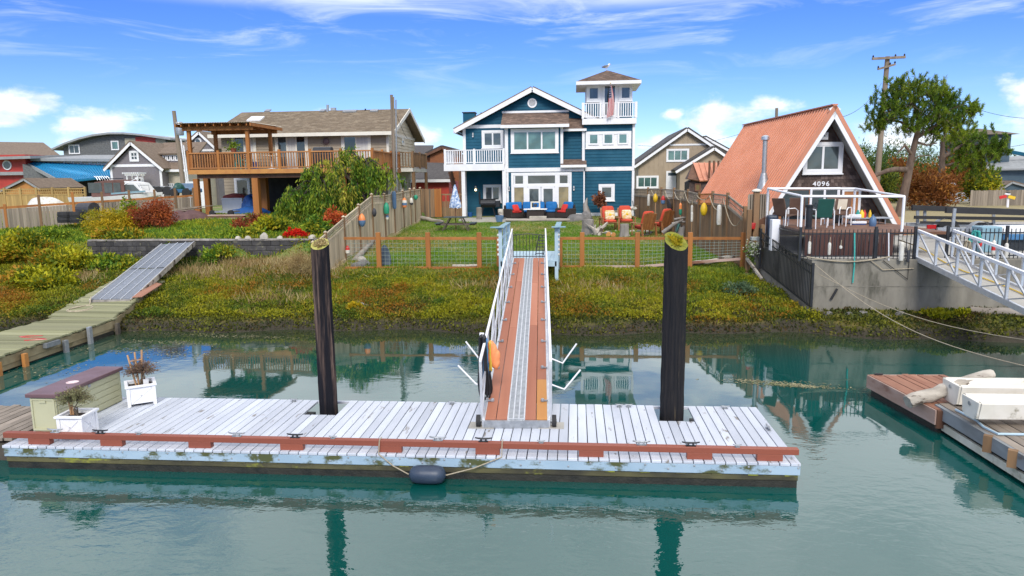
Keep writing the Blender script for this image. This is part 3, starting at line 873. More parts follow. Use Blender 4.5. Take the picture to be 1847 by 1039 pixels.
for s_ in (-1, 1):
 mb = MB(); mb.bar(gp(-.03, s_ * HW, -.035), gp(GL, s_ * HW, -.035), .05, .15, up); mb.build('stringer', 'alu', gw, bevel=.006)
 mb = MB(); mb.bar(gp(.06, s_ * (HW + .035), 1.02), gp(GL + .1, s_ * (HW + .035), 1.02), .045, .045, up); mb.build('handrail', 'white_paint', gw, bevel=.008)
 mb = MB(); mb.bar(gp(.06, s_ * (HW + .03), .52), gp(GL, s_ * (HW + .03), .52), .03, .035, up); mb.build('mid_rail', 'alu', gw)
 NP = 9
 for k in range(NP):
  a0 = .08 + k * (GL - .1) / (NP - 1)
  mb = MB(); mb.bar(gp(a0, s_ * (HW + .03), -.1), gp(a0, s_ * (HW + .035), 1.0), .045, .045, ax); mb.build('post', 'alu', gw)
  if k < NP - 1:
   a1 = .08 + (k + 1) * (GL - .1) / (NP - 1)
   mb = MB(); mb.bar(gp(a0, s_ * (HW + .03), .03), gp(a1, s_ * (HW + .03), .97), .028, .028, ax); mb.build('brace', 'alu', gw)
 for k in range(8):
  a0 = .7 + k * 1.62
  mb = MB(); mb.lathe([(.03, 0), (.036, .02), (.028, .05), (.01, .06)], gp(a0, s_ * (HW - .10), .04), 10)
  mb.bar(gp(a0, s_ * (HW - .1), .06), gp(a0, s_ * (HW - .0), .06), .03, .02, up)
  mb.build('deck_light', 'galv', gw, smooth=True)
mb = MB(); mb.bar(gp(-.02, -HW, -.05), gp(-.02, HW, -.05), .05, .13, up); mb.build('end_beam', 'galv', gw)
for s_ in (-1, 1):
 wc_ = gp(.05, s_ * (HW + .09), 0); wc_.z = DZ + .105
 mb = MB()
 mb.tube([wc_ + sx * -.035, wc_ + sx * .035], .10, 18)
 wh = mb.build('wheel', 'rubber', gw)
 mb = MB(); mb.tube([wc_ + sx * -.10 * s_, wc_ + sx * .045 * s_], .03, 10); mb.build('hub', 'galv', wh)
 mb = MB(); mb.cbox((wc_.x - s_ * .05, wc_.y + .05, DZ + .006), .42, .30, .012); mb.build('skid_plate', 'concrete_flat', gw)
for (px, py, qx, qy, tx, ty) in ((990, 645, 1015, 655, 1040, 620), (990, 692, 1018, 702, 1047, 667)):
 Yb = 12.9 if py < 670 else 12.35
 mb = MB(); mb.tube([at(px, py, Yb), at(qx, qy, Yb), at(tx, ty, Yb)], .016, 8); mb.build('side_bracket', 'white_paint', gw, smooth=True)
for (px, py, tx, ty) in ((868, 652, 840, 616), (858, 692, 826, 659)):
 Yb = 12.9 if py < 670 else 12.35
 mb = MB(); mb.tube([at(890, py + 14, Yb), at(px, py, Yb), at(tx, ty, Yb)], .016, 8); mb.build('side_bracket', 'white_paint', gw, smooth=True)
def hang_loops(px, py, Y, n, w_, h_, r, mat, name, label, cat, seed, top=None):
 g = random.Random(seed)
 c0 = at(px, py, Y)
 mb = MB()
 for i in range(n):
  ww = w_ * g.uniform(.5, 1); hh = h_ * g.uniform(.8, 1.0); ox = g.uniform(-.4, .4) * w_; oy = g.uniform(-.09, .09)
  pts = []
  for k in range(15):
   a_ = PI * k / 14
   pts.append(c0 + V(ox * math.sin(a_) - ww * .5 * math.cos(a_) * (.35 + .65 * math.sin(a_)), oy + .04 * math.cos(a_), -hh * math.sin(a_) ** .55))
  pts = [c0 + V(-ww * .1, oy, .02)] + pts + [c0 + V(ww * .1, oy, .02)]
  mb.tube(pts, r, 7)
 return solo(mb, name, mat, label, cat, smooth=True)
hang_loops(870, 608, 11.95, 11, .30, 1.16, .017, 'black_rope', 'coiled_hose', 'black hose hanging in long loops over the left handrail of the gangway', 'hose', 4)
hang_loops(876, 614, 12.0, 3, .2, .95, .012, 'rope_blue', 'blue_line', 'pale blue line hanging with the hoses on the gangway', 'rope', 6)
hang_loops(884, 618, 12.0, 3, .08, .55, .012, 'rope_yellow', 'yellow_line', 'yellow rope wrapped round the gangway handrail by the orange jacket', 'rope', 9)
mb = MB()
c0 = at(889, 640, 12.0)
for (dx, dz, rx, rz, an) in ((-.03, .16, .07, .10, 0), (.0, .04, .085, .17, .1), (.05, -.08, .075, .17, .25), (.075, -.17, .045, .10, .3), (-.045, -.05, .05, .14, 0)):
 mb.ball(c0 + V(dx, 0, dz), rx, .06, rz, 12, 8, Matrix.Rotation(an, 3, 'Y'))
o = solo(mb, 'life_jacket', 'jacket_orange', 'orange float jacket slung over the left rail of the gangway', 'life jacket', smooth=True)
r_ = o.modifiers.new('m', 'REMESH'); r_.mode = 'VOXEL'; r_.voxel_size = .012; r_.use_smooth_shade = True
sm_ = o.modifiers.new('s', 'SMOOTH'); sm_.iterations = 4
mb = MB(); mb.bar(at(869, 640, 12.8), at(869, 600, 12.8), .03, .09); solo(mb, 'fender_board', 'white_paint', 'white rounded board tied upright beside the black hoses', 'board', bevel=.012)
# ---- landing at the head of the gangway
ld = thing('landing', 'small pale blue landing with teal top rails at head of gangway', 'landing', (7.4, 25.5, 1.2))
LX0, LX1, LY0, LY1, LZ = 6.42, 8.36, 24.15, 27.3, 1.66
mb = MB(); mb.box(LX0, LX1, LY0, LY1, LZ - .22, LZ - .042); mb.build('frame', 'pale_blue_paint', ld)
me_ = board_mesh('plank', .118, LY1 - LY0 - .02, .038, 'pale_blue_paint', .004)
for k in range(16):
 piece('plank', me_, ld, (LX0 + .062 + k * .121 - 7.4, (LY0 + LY1) / 2 - 25.5, LZ - .04 - 1.2))
for sx_ in (LX0, LX1):
 for yy in (LY0 + .06, (LY0 + LY1) / 2, LY1 - .06):
  mb = MB(); mb.box(sx_ - .06, sx_ + .06, yy - .06, yy + .06, .9, 2.74); mb.build('post', 'pale_blue_paint', ld, bevel=.006)
 o_ = -.08 if sx_ < 7 else .08
 mb = MB(); mb.box(sx_ - .10 + o_ * .3, sx_ + .10 + o_ * .3, LY0 - .15, LY1 + .05, 2.745, 2.785); mb.build('top_rail', 'teal_paint', ld, bevel=.004)
 mb = MB(); mb.box(sx_ - .24 + o_, sx_ + .24 + o_, LY0 - .22, LY0 + .10, 2.79, 2.82); mb.build('end_cap', 'teal_paint', ld, bevel=.004)
 for zz in (2.0, 2.36):
  mb = MB(); mb.box(sx_ - .02, sx_ + .02, LY0 + .1, LY1 - .1, zz, zz + .07); mb.build('side_rail', 'pale_blue_paint', ld)
 mb = MB()
 for k in range(5):
  zz = 1.85 + k * .17
  mb.ball((sx_ + .08 * (1 if sx_ > 7 else -1), LY0 + .02, zz), .035, .035, .05, 8, 6)
 mb.build('float_string', 'buoy_white', ld)
mb = MB()
for zz in (1.74, 2.48):
 mb.tube([V(6.72, 24.6, zz), V(7.35, 24.6, zz + (.06 if zz > 2 else 0)), V(7.98, 24.6, zz)], .016, 6)
gate = mb.build('gate', 'black_metal', ld)
for k in range(12):
 x0 = 6.72 + k * .1145
 mb = MB(); mb.tube([V(x0, 24.6, 1.7), V(x0, 24.6, 2.5)], .010, 5); mb.build('gate_bar', 'black_metal', gate)
lad = thing('folding_ladder', 'black folded boarding ladder leaning inside the landing gate', 'ladder', at(976, 462, 25.0))
mb = MB()
a, b = at(966, 460, 25.0), at(972, 425, 25.2)
for dx in (0, .28):
 mb.tube([a + V(dx, 0, 0), b + V(dx, 0, 0)], .018, 6)
mb.build('side_rail', 'black_metal', lad)
for k in range(6):
 q = a.lerp(b, (k + .5) / 6)
 MB().tube([q, q + V(.28, 0, 0)], .016, 6).build('rung', 'black_metal', lad)
# ---- building kit
def tabmat(name, c1, c2, c3, bump=.004):
 m_ = bpy.data.materials.new(name); m_.use_nodes = True
 t = NT(m_.node_tree); p = t.n['Principled BSDF']
 a_ = t.new('ShaderNodeAttribute'); a_.attribute_name = 'rnd'
 geo = t.new('ShaderNodeNewGeometry')
 n1 = t.noise(geo.outputs['Position'], 2.2, 4)
 r = a_.outputs['Fac']
 col = t.mix(t.ramp(r, .0, .6, smooth=False), c1, c2)
 col = t.mix(t.ramp(r, .75, .85), col, c3)
 col = t.mix(t.ramp(n1, .3, .75, 0, .45), col, tuple(x * .6 for x in c1))
 t.put(p.inputs['Base Color'], col)
 p.inputs['Roughness'].default_value = .9
 p.inputs['Specular IOR Level'].default_value = .3
 b_ = t.new('ShaderNodeBump'); b_.inputs['Distance'].default_value = bump
 t.put(b_.inputs['Height'], t.noise(geo.outputs['Position'], 40, 3)); t.t.links.new(b_.outputs[0], p.inputs['Normal'])
 MAT[name] = m_
tabmat('tab_brown', (.15, .105, .085), (.215, .150, .115), (.29, .20, .15))
tabmat('tab_tan', (.185, .140, .095), (.235, .182, .125), (.275, .22, .155))
tabmat('tab_wood', (.062, .044, .040), (.115, .082, .070), (.20, .15, .13))
tabmat('tab_dark', (.07, .062, .06), (.095, .085, .08), (.125, .11, .105))
tabmat('tab_far', (.175, .135, .10), (.22, .17, .125), (.27, .21, .16))
def tabs(name, mat, parent, A, B, C, D, tw, th, thick=.015, keep=None, seed=1):
 g = random.Random(seed)
 A, B, C, D = [Vector(q) for q in (A, B, C, D)]
 nrm = (B - A).cross(D - A)
 if nrm.length < 1e-6:
  nrm = (B - A).cross(C - A)
 nrm.normalize()
 rows = max(1, round(max((D - A).length, (C - B).length) / th))
 vs, fs, rn = [], [], []
 for j in range(rows):
  v0, v1 = j / rows, min(1, (j + 1.06) / rows)
  L0, R0, L1, R1 = A.lerp(D, v0), B.lerp(C, v0), A.lerp(D, v1), B.lerp(C, v1)
  ln = (R0 - L0).length
  if ln < .02:
   continue
  n = max(1, int(ln / tw)); off = g.random()
  cuts = [0] + sorted(min(1, max(0, (k + off + g.uniform(-.15, .15)) / n)) for k in range(n)) + [1]
  for a, b in zip(cuts[:-1], cuts[1:]):
   if b - a < .002:
    continue
   gap = .004 / ln
   p0, p1 = L0.lerp(R0, a + gap), L0.lerp(R0, b - gap)
   p3, p2 = L1.lerp(R1, a + gap), L1.lerp(R1, b - gap)
   if keep and not keep((p0 + p2) / 2):
    continue
   tk = thick * g.uniform(.75, 1.3)
   dn = (p0 - p3).normalized() * g.uniform(0, th * .08)
   k0 = len(vs)
   vs += [p0 + dn + nrm * tk, p1 + dn + nrm * tk, p2 + nrm * .003, p3 + nrm * .003, p0 + dn, p1 + dn]
   fs += [(k0, k0 + 1, k0 + 2, k0 + 3), (k0 + 4, k0 + 5, k0 + 1, k0)]
   rn += [g.random()] * 6
 Mi = frame(parent).inverted()
 me = bpy.data.meshes.new(name)
 me.from_pydata([tuple(Mi @ q) for q in vs], [], fs)
 a_ = me.attributes.new('rnd', 'FLOAT', 'POINT'); a_.data.foreach_set('value', rn)
 me.materials.append(MAT[mat])
 o = bpy.data.objects.new(name, me); COL.objects.link(o); o.parent = parent
 o['kind'] = 'stuff'
 return o
def ring(mb, x0, x1, z0, z1, tw, y0, y1, M=None):
 o = [(x0, z0), (x1, z0), (x1, z1), (x0, z1)]
 i = [(x0 + tw, z0 + tw), (x1 - tw, z0 + tw), (x1 - tw, z1 - tw), (x0 + tw, z1 - tw)]
 vs = [(a, y, b) for y in (y0, y1) for ps in (o, i) for a, b in ps]
 if M:
  vs = [M @ Vector(q) for q in vs]
 fs = []
 for k in range(4):
  k2 = (k + 1) % 4
  fs += [(k, k2, 4 + k2, 4 + k), (8 + k, 12 + k, 12 + k2, 8 + k2), (k, 8 + k, 8 + k2, k2), (4 + k, 4 + k2, 12 + k2, 12 + k)]
 return mb.add(vs, fs)
def window(parent, x0, x1, z0, z1, y, cols=1, rows=1, tw=.12, trim='white_trim', gl='glass', proud=.05, name='window', panes=None, sash=.045, M=None, sill=True):
 mb = MB(); ring(mb, x0, x1, z0, z1, tw, y - proud, y - .001, M)
 f = mb.build(name, trim, parent, bevel=0)
 a0, a1, b0, b1 = x0 + tw, x1 - tw, z0 + tw, z1 - tw
 cw, rh = (a1 - a0) / cols, (b1 - b0) / rows
 for i in range(cols):
  for j in range(rows):
   g_ = gl if not panes else panes[(i + j * cols) % len(panes)]
   mb = MB(); ring(mb, a0 + i * cw, a0 + (i + 1) * cw, b0 + j * rh, b0 + (j + 1) * rh, sash, y - proud * .7, y - .003, M)
   mb.build('sash', trim, f)
   pm = MB(); pm.box(a0 + i * cw + sash - .004, a0 + (i + 1) * cw - sash + .004, y - proud * .34, y - .005, b0 + j * rh + sash - .004, b0 + (j + 1) * rh - sash + .004)
   if M:
    pm.v = [tuple(M @ Vector(q)) for q in pm.v]
   pm.build('pane', g_, f)
 if sill and tw > .06:
  pm = MB(); pm.box(x0 - .03, x1 + .03, y - proud - .04, y - .002, z0 - .05, z0 - .001)
  if M:
   pm.v = [tuple(M @ Vector(q)) for q in pm.v]
  pm.build('sill', trim, f)
 return f
def lap(mb, xl, xr, z0, z1, y, step=.15, out=.03):      # lapped boards facing -y, ends given as functions of height
 n = max(1, round((z1 - z0) / step)); st_ = (z1 - z0) / n
 for k in range(n):
  a, b = z0 + k * st_, z0 + (k + 1) * st_
  l0, r0, l1, r1 = xl(a), xr(a), xl(b), xr(b)
  if r0 - l0 < .02:
   continue
  if r1 < l1:
   l1 = r1 = (l1 + r1) / 2
  mb.add([(l0, y - out, a), (r0, y - out, a), (r1, y - .004, b), (l1, y - .004, b), (l0, y, a), (r0, y, a)], [(0, 1, 2, 3), (4, 5, 1, 0)])
 return mb
def siding(parent, mat, x0, x1, z0, z1, y, step=.19, name='siding'):
 o = lap(MB(), lambda z: x0, lambda z: x1, z0, z1, y, step).build(name, mat, parent)
 o['kind'] = 'stuff'
 return o
def railing(parent, p0, p1, h, mat, post=None, bal_w=.04, gap=.13, rail=(.07, .05), low=.10, npost=0, posts_w=.10, post_mat=None, post_up=.06, cap=None):
 p0, p1 = Vector(p0), Vector(p1)
 d = p1 - p0; L = math.hypot(d.x, d.y); ang = math.atan2(d.y, d.x)
 U_ = V(0, 0, 1)
 mb = MB(); mb.bar(p0 + U_ * (h - rail[1] / 2), p1 + U_ * (h - rail[1] / 2), rail[0], rail[1]); mb.build('top_rail', mat, parent)
 mb = MB(); mb.bar(p0 + U_ * low, p1 + U_ * low, rail[0] * .7, rail[1]); mb.build('bottom_rail', mat, parent)
 me_ = board_mesh('baluster', bal_w, bal_w * .8, h - rail[1] - low, mat, 0)
 n = max(1, int(L / gap))
 Fi = frame(parent).inverted(); rz = -math.atan2(frame(parent)[0][1], frame(parent)[0][0]) if False else 0
 for k in range(n):
  q = p0.lerp(p1, (k + .5) / n) + U_ * low
  o_ = piece('baluster', me_, parent, None, M=Fi @ Matrix.Translation(q) @ Matrix.Rotation(ang, 4, 'Z'))
 if npost:
  me_ = board_mesh('rail_post', posts_w, posts_w, h + post_up, post_mat or mat, .006)
  for k in range(npost):
   q = p0.lerp(p1, k / (npost - 1) if npost > 1 else .5)
   piece('rail_post', me_, parent, None, M=Fi @ Matrix.Translation(q) @ Matrix.Rotation(ang, 4, 'Z'))
def gable_front(name, label, peak, left, right, base, Y, depth, wall, roof, trim='white_trim', over=.35, rt=.16, tab=None, group=None, th=.2):
 """front-gabled building: three roof points and the base line surveyed in the plane Y"""
 pk, lf, rt_ = at(*peak, Y), at(*left, Y), at(*right, Y)
 zb = base
 h_ = thing(name, label, 'house', ((lf.x + rt_.x) / 2, Y, zb), group=group)
 sl = (pk.z - lf.z) / (pk.x - lf.x); sr = (pk.z - rt_.z) / (rt_.x - pk.x)
 wl, wr = lf.x + over, rt_.x - over
 t_ = rt + .02
 poly = [(wl, zb), (wr, zb), (wr, rt_.z + over * sr - t_), (pk.x, pk.z - t_), (wl, lf.z + over * sl - t_)]
 MB().prism(poly, Y + over, Y + depth - over, 'xz').build('wall', wall, h_)
 for (e, s_) in ((lf, -1), (rt_, 1)):
  A = V(e.x, Y, e.z); B = V(pk.x, Y, pk.z)
  q = [A, V(e.x, Y + depth, e.z), V(pk.x, Y + depth, pk.z), B]
  if s_ > 0:
   q = [B, V(pk.x, Y + depth, pk.z), V(e.x, Y + depth, e.z), A]
  mb = MB(); mb.slab([p_ for p_ in q], rt)
  ro = mb.build('roof', roof, h_)
  d_ = (B - A)
  mb = MB(); mb.bar(A + V(0, -.02, -rt * .55), B + V(0, -.02, -rt * .55), .05, rt * 1.25, V(0, 0, 1)); mb.build('rake_board', trim, h_)
 return h_, poly, (pk, lf, rt_)
# ---- the blue house
def hx(px, Y, py=300):
 return at(px, py, Y).x
def hz(py, Y, px=990):
 return at(px, py, Y).z
GZ = 2.16
bh = thing('blue_house', 'deep blue lap sided house with white trim and lookout tower', 'house', (7, 44, GZ))
YB, YW, YT = 43.0, 44.6, 43.5
xL, xR = hx(838, YW), hx(1143, YT)
pk = at(960, 159, YW - .5); el_ = at(819, 235, YW - .5)
slope = (pk.z - el_.z) / (pk.x - el_.x)
xre = pk.x + (pk.x - el_.x)
xwr = xre - .45
def roofz(x):
 return pk.z - abs(x - pk.x) * slope
poly = [(xL, GZ), (xwr, GZ), (xwr, roofz(xwr) - .22), (pk.x, pk.z - .22), (xL, roofz(xL) - .22)]
MB().prism(poly, YW, 54, 'xz').build('wall', 'blue_siding', bh)
zg = hz(207, YW)         # gable shingles above this line
inl = lambda z: max(xL, pk.x - (pk.z - .22 - z) / slope)
inr = lambda z: min(xwr, pk.x + (pk.z - .22 - z) / slope)
o = lap(MB(), inl, inr, GZ, pk.z - .25, YW, .19).build('siding', 'blue_siding', bh); o['kind'] = 'stuff'
for s_ in (-1, 1):
 ex = pk.x + s_ * (pk.x - el_.x)
 A, B = V(ex, YW - .5, el_.z), V(pk.x, YW - .5, pk.z)
 q = [A, B, V(pk.x, 54.4, pk.z), V(ex, 54.4, el_.z)]
 if s_ < 0: q = q[::-1]
 ro = MB().slab(q, .14).build('roof', 'roof_brown', bh)
 MB().bar(A + V(0, -.025, -.07), B + V(0, -.025, -.07), .05, .26).build('rake_board', 'white_trim', bh)
 mb = MB(); mb.box(ex - .06, ex + .06, YW - .5, 54, el_.z - .16, el_.z - .03); mb.build('gutter', 'white_trim', bh)
 MB().box(min(ex, pk.x), max(ex, pk.x), YW - .46, YW - .02, el_.z - .3, el_.z - .28)
zt = hz(229, YW)
MB().box(xL - .05, hx(908, YW), YW - .05, YW, zt, zt + .20).build('frieze_board', 'white_trim', bh)
MB().box(hx(907, YW), hx(1026, YW), YW - .07, YW, hz(203, YW), hz(203, YW) + .13).build('frieze_board', 'white_trim', bh)
MB().box(xL - .07, xL + .11, YW - .045, YW + .12, GZ, zt).build('corner_board', 'white_trim', bh)
vc = at(960, 186, YW)
mb = MB()
n = 28
for (r0, r1, y0, y1) in ((.20, .29, YW - .06, YW - .02),):
 vs = [(vc.x + r * math.cos(2 * PI * k / n), y, vc.z + r * math.sin(2 * PI * k / n)) for r, y in ((r0, y0), (r1, y0), (r1, y1), (r0, y1)) for k in range(n)]
 mb.add(vs, [(a * n + k, a * n + (k + 1) % n, ((a + 1) % 4) * n + (k + 1) % n, ((a + 1) % 4) * n + k) for a in range(4) for k in range(n)])
vent = mb.build('gable_vent', 'white_trim', bh)
for k in range(6):
 zz = vc.z - .165 + k * .066; hw = math.sqrt(max(.001, .20 ** 2 - (zz - vc.z) ** 2))
 MB().cbox((vc.x, YW - .035, zz), hw * 2, .03, .035, Matrix.Rotation(.5, 3, 'X')).build('slat', 'white_trim', vent)
bxl, bxr, bur = hx(914, YB), hx(1053, YB), hx(1014, YB)
zbelt = hz(306, YB); zsof = hz(228, YB)
MB().box(bxl, bxr, YB, YW + .1, GZ, zbelt).build('wall', 'blue_siding', bh)
MB().box(bxl, bur, YB, YW + .1, zbelt, zsof).build('wall', 'blue_siding', bh)
siding(bh, 'blue_siding', bxl, bxr, GZ, zbelt - .1, YB)
siding(bh, 'blue_siding', bxl, bur, zbelt + .1, zsof, YB)
MB().box(bur, bxr, YT + .25, YW + .1, zbelt, hz(232, YT)).build('wall', 'blue_siding', bh)
siding(bh, 'blue_siding', bur + .02, bxr, zbelt + .1, hz(232, YT), YT + .25)
for xx in (bxl - .06, bur - .10):
 MB().box(xx, xx + .16, YB - .04, YB + .1, GZ if xx < bxl else zbelt, zsof).build('corner_board', 'white_trim', bh)
MB().box(bxr - .1, bxr + .06, YT - .04, YT + .4, zbelt + .1, hz(233, YT)).build('corner_board', 'white_trim', bh)
MB().box(bxr - .02, bxr + .06, YB - .05, YB + .06, GZ, zbelt - .12).build('corner_board', 'white_trim', bh)
MB().box(bxl - .1, bxr + .02, YB - .06, YB + .02, zbelt - .12, zbelt + .12).build('belt_board', 'white_trim', bh)
A, B = at(903, 226, YB - .45), at(1026, 226, YB - .45); C, D = at(1026, 204, YW - .02), at(907, 204, YW - .02)
pr = MB().slab([A, B, C, D], .12).build('pent_roof', 'roof_brown', bh)
tabs('shingles', 'tab_brown', bh, A, B, C, D, .22, .13, .018, seed=4)
MB().box(A.x - .02, B.x + .02, YB - .50, YB - .44, A.z - .17, A.z + .01).build('fascia', 'white_trim', bh)
MB().box(A.x + .05, B.x - .05, YB - .43, YB - .001, zsof - .06, zsof).build('soffit', 'white_trim', bh)
A, B = at(1013, 233, YT - .15), at(1058, 233, YT - .15); C, D = at(1052, 211, YW + .2), at(1026, 211, YW + .2)
MB().slab([A, B, C, D], .1).build('strip_roof', 'roof_brown', bh)
tabs('shingles', 'tab_brown', bh, A, B, C, D, .22, .13, .018, seed=5)
MB().box(A.x, B.x, YT - .21, YT - .14, A.z - .13, A.z + .01).build('fascia', 'white_trim', bh)
A, B = at(1011, 298, YB - .3), at(1058, 298, YB - .3); C, D = V(B.x, YT + .24, hz(288, YT + .24)), V(A.x, YT + .24, hz(288, YT + .24))
MB().slab([A, B, C, D], .08).build('ledge_roof', 'roof_brown', bh)
tabs('shingles', 'tab_brown', bh, A, B, C, D, .22, .13, .018, seed=6)
MB().box(A.x, B.x, YB - .35, YB - .28, A.z - .14, A.z + .01).build('fascia', 'white_trim', bh)
txl = bxr
zfl = hz(226, YT - .3)
MB().box(txl, xR, YT, 47.2, GZ, zfl).build('wall', 'blue_siding', bh)
MB().box(xwr - .05, xR - .02, 47.1, 54, GZ, 6.2).build('wall', 'blue_siding', bh)
zbt = hz(306, YT)
siding(bh, 'blue_siding', txl, xR, GZ, zbt - .1, YT); siding(bh, 'blue_siding', txl, xR, zbt + .1, zfl, YT)
MB().box(txl + .06, xR + .03, YT - .06, YT + .01, zbt - .12, zbt + .12).build('belt_board', 'white_trim', bh)
MB().box(xR - .10, xR + .05, YT - .045, YT + .12, GZ, zbt - .125).build('corner_board', 'white_trim', bh)
MB().box(xR - .10, xR + .05, YT - .045, YT + .12, zbt + .125, zfl).build('corner_board', 'white_trim', bh)
MB().box(xL + .15, xR, YB - .03 + 1.6, YB + 1.55, GZ, GZ + .18)
for (xa, xb, yy) in ((bxl, hx(922, YB), YB), (hx(1031, YB), bxr, YB), (txl + .1, xR, YT)):
 MB().box(xa, xb, yy - .03, yy - .001 - .02, GZ, GZ + .2).build('base_board', 'white_trim', bh)
def win(px0, px1, py0, py1, Y, cols=1, rows=1, **kw):
 pm = (px0 + px1) / 2
 return window(bh, hx(px0, Y), hx(px1, Y), hz(py1, Y, pm), hz(py0, Y, pm), Y - .022, cols, rows, **kw)
wbig = win(922, 1007.6, 232, 275.5, YB, 3, 1, tw=.16, gl='glass_green')
win(870, 909, 235, 267, YW, 2, 1, tw=.14)
win(871, 904, 333, 365, YW, 2, 1, tw=.13)
win(1080, 1109, 332, 362, YT, 1, 1, tw=.16)
f = win(1056, 1138, 237, 267, YT, 1, 1, tw=.17, gl='white_trim', sash=.02)
for px0, px1 in ((1061, 1080), (1087, 1106.5), (1113.5, 1132)):
 window(bh, hx(px0, YT), hx(px1, YT), hz(263, YT), hz(242, YT), YT - .07, 1, 1, tw=.05, gl='glass_green', name='window')
x0, x1 = hx(922, YB), hx(1031, YB); z1 = hz(311, YB); z0 = GZ + .02
fd = MB(); ring(fd, x0, x1, z0, z1, .15, YB - .09, YB - .02)
fd = fd.build('entrance', 'white_trim', bh)
def pane_at(px0, px1, py0, py1, gl, nm='pane'):
 ring(MB(), 0, 1, 0, 1, .1, 0, 1)
 a, b, c_, d_ = hx(px0, YB), hx(px1, YB), hz(py1, YB), hz(py0, YB)
 m1 = MB(); ring(m1, a - .07, b + .07, c_ - .07, d_ + .07, .075, YB - .075, YB - .025); m1.build('sash', 'white_trim', fd)
 MB().box(a, b, YB - .045, YB - .024, c_, d_).build(nm, gl, fd)
for (a, b) in ((929, 943.5), (952, 1001.5), (1009.5, 1024)):
 pane_at(a, b, 316.5, 331, 'glass')
pane_at(927, 945, 337.5, 377, 'glass_amber'); pane_at(1007.5, 1025.5, 337.5, 377, 'glass_amber')
for (a, b) in ((952, 974), (977.5, 999.5)):
 pane_at(a + 2.5, b - 2.5, 339, 374, 'glass')
MB().box(x0 + .15, x1 - .15, YB - .085, YB - .02, hz(337, YB), hz(332, YB)).build('transom_bar', 'white_trim', fd)
for pxx in (947.5, 1004.5):
 xm = hx(pxx, YB); MB().box(xm - .11, xm + .11, YB - .083, YB - .02, z0 + .15, z1 - .15).build('mullion', 'white_trim', fd)
for a, b in ((950, 975.3), (976, 1001.5)):
 m1 = MB(); ring(m1, hx(a, YB), hx(b, YB), z0 + .06, hz(337.5, YB), .10, YB - .07, YB - .026); m1.build('door_leaf', 'white_trim', fd)
 MB().box(hx(a, YB) + .1, hx(b, YB) - .1, YB - .06, YB - .027, z0 + .16, hz(375, YB)).build('door_panel', 'white_trim', fd)
for pxx in (974.3, 977.2):
 xm = hx(pxx, YB); MB().tube([(xm, YB - .12, hz(362, YB)), (xm, YB - .12, hz(369, YB))], .018, 6).build('handle', 'black_metal', fd)
byf = 42.7
ax0, ax1 = hx(801, byf), hx(909.5, byf)
zf0, zf1 = hz(308, byf, 850), hz(296.5, byf, 850)
MB().box(ax0, ax1, byf, YW - .02, zf0 + .1, zf1).build('balcony_floor', 'white_trim', bh)
MB().box(ax0 - .01, ax1, byf - .05, byf - .001, zf0, zf1 + .02).build('balcony_fascia', 'white_trim', bh)
hr = hz(270, byf, 850) - zf1
railing(bh, (ax0 + .06, byf + .04, zf1), (ax1 - .03, byf + .04, zf1), hr, 'white_paint', bal_w=.05, gap=.135, npost=3, posts_w=.11, post_up=.05)
railing(bh, (ax0 + .06, byf + .12, zf1), (ax0 + .06, YW + 1.0, zf1), hr, 'white_paint', bal_w=.05, gap=.135, npost=2, posts_w=.11, post_up=.05)
for pxx in (835, 909):
 xm = hx(pxx, byf); MB().box(xm - .11, xm + .11, byf, byf + .22, GZ, zf0 + .1).build('balcony_post', 'white_trim', bh, bevel=.01)
MB().box(ax0, xL, YW - .02, YW + 3, zf0 + .1, zf1).build('side_walk', 'white_trim', bh)
st0, st1 = V(hx(829, 46.5), 46.5, GZ + .3), V(hx(808, 45.4), 45.4, zf0)
mb = MB(); mb.bar(V(hx(812, 45), 45, zf0), V(hx(829, 45), 45, GZ + .2), .06, .28); mb.bar(V(hx(812, 46), 46, zf0), V(hx(829, 46), 46, GZ + .2), .06, .28)
mb.build('stair_stringer', 'deck_brown', bh)
for k in range(9):
 q = V(hx(812, 45.5), 45.5, zf0).lerp(V(hx(829, 45.5), 45.5, GZ + .2), (k + .5) / 9)
 MB().cbox(q, .28, .95, .04).build('stair_tread', 'deck_brown', bh)
cy0 = YT + .75
cxl, cxr = hx(1050, cy0), hx(1147, cy0) - .06
zfl2 = zfl + .12
zce = hz(152, cy0)
MB().box(cxl + .25, cxr - .22, cy0 + .1, 47.0, zfl2 - .05, zce).build('cupola_wall', 'white_trim', bh)
MB().box(hx(1050, YT - .3), hx(1147, YT - .3), YT - .3, 47.1, zfl + .002, zfl + .34).build('cupola_floor', 'white_trim', bh)
zr0 = zfl + .34
hr = hz(185, YT - .25, 1098) - zr0
railing(bh, (hx(1051, YT - .25), YT - .25, zr0), (hx(1146, YT - .25), YT - .25, zr0), hr, 'white_paint', bal_w=.055, gap=.135, npost=4, posts_w=.13, post_up=.02)
for pxx in (1051, 1146):
 xm = hx(pxx, YT - .25); railing(bh, (xm, YT - .15, zr0), (xm, cy0 + .1, zr0), hr, 'white_paint', bal_w=.05, gap=.13)
yc = cy0 + .1
for (a, b, c_, d_) in ((1058, 1082.5, 156, 185), (1115, 1139, 156, 185)):
 window(bh, hx(a, yc), hx(b, yc), hz(d_, yc), hz(c_, yc), yc - .002, 1, 1, tw=.13, gl='glass')
xm0, xm1 = hx(1086.5, yc), hx(1111, yc)
mb = MB(); ring(mb, xm0, xm1, zr0, hz(154, yc), .11, yc - .05, yc - .002); dr = mb.build('cupola_door', 'white_trim', bh)
MB().box(xm0 + .11, xm1 - .11, yc - .03, yc - .004, zr0 + .3, hz(157, yc)).build('pane', 'glass', dr)
MB().box(xm0 + .11, xm1 - .11, yc - .04, yc - .004, zr0, zr0 + .3).build('kick_panel', 'white_trim', dr)
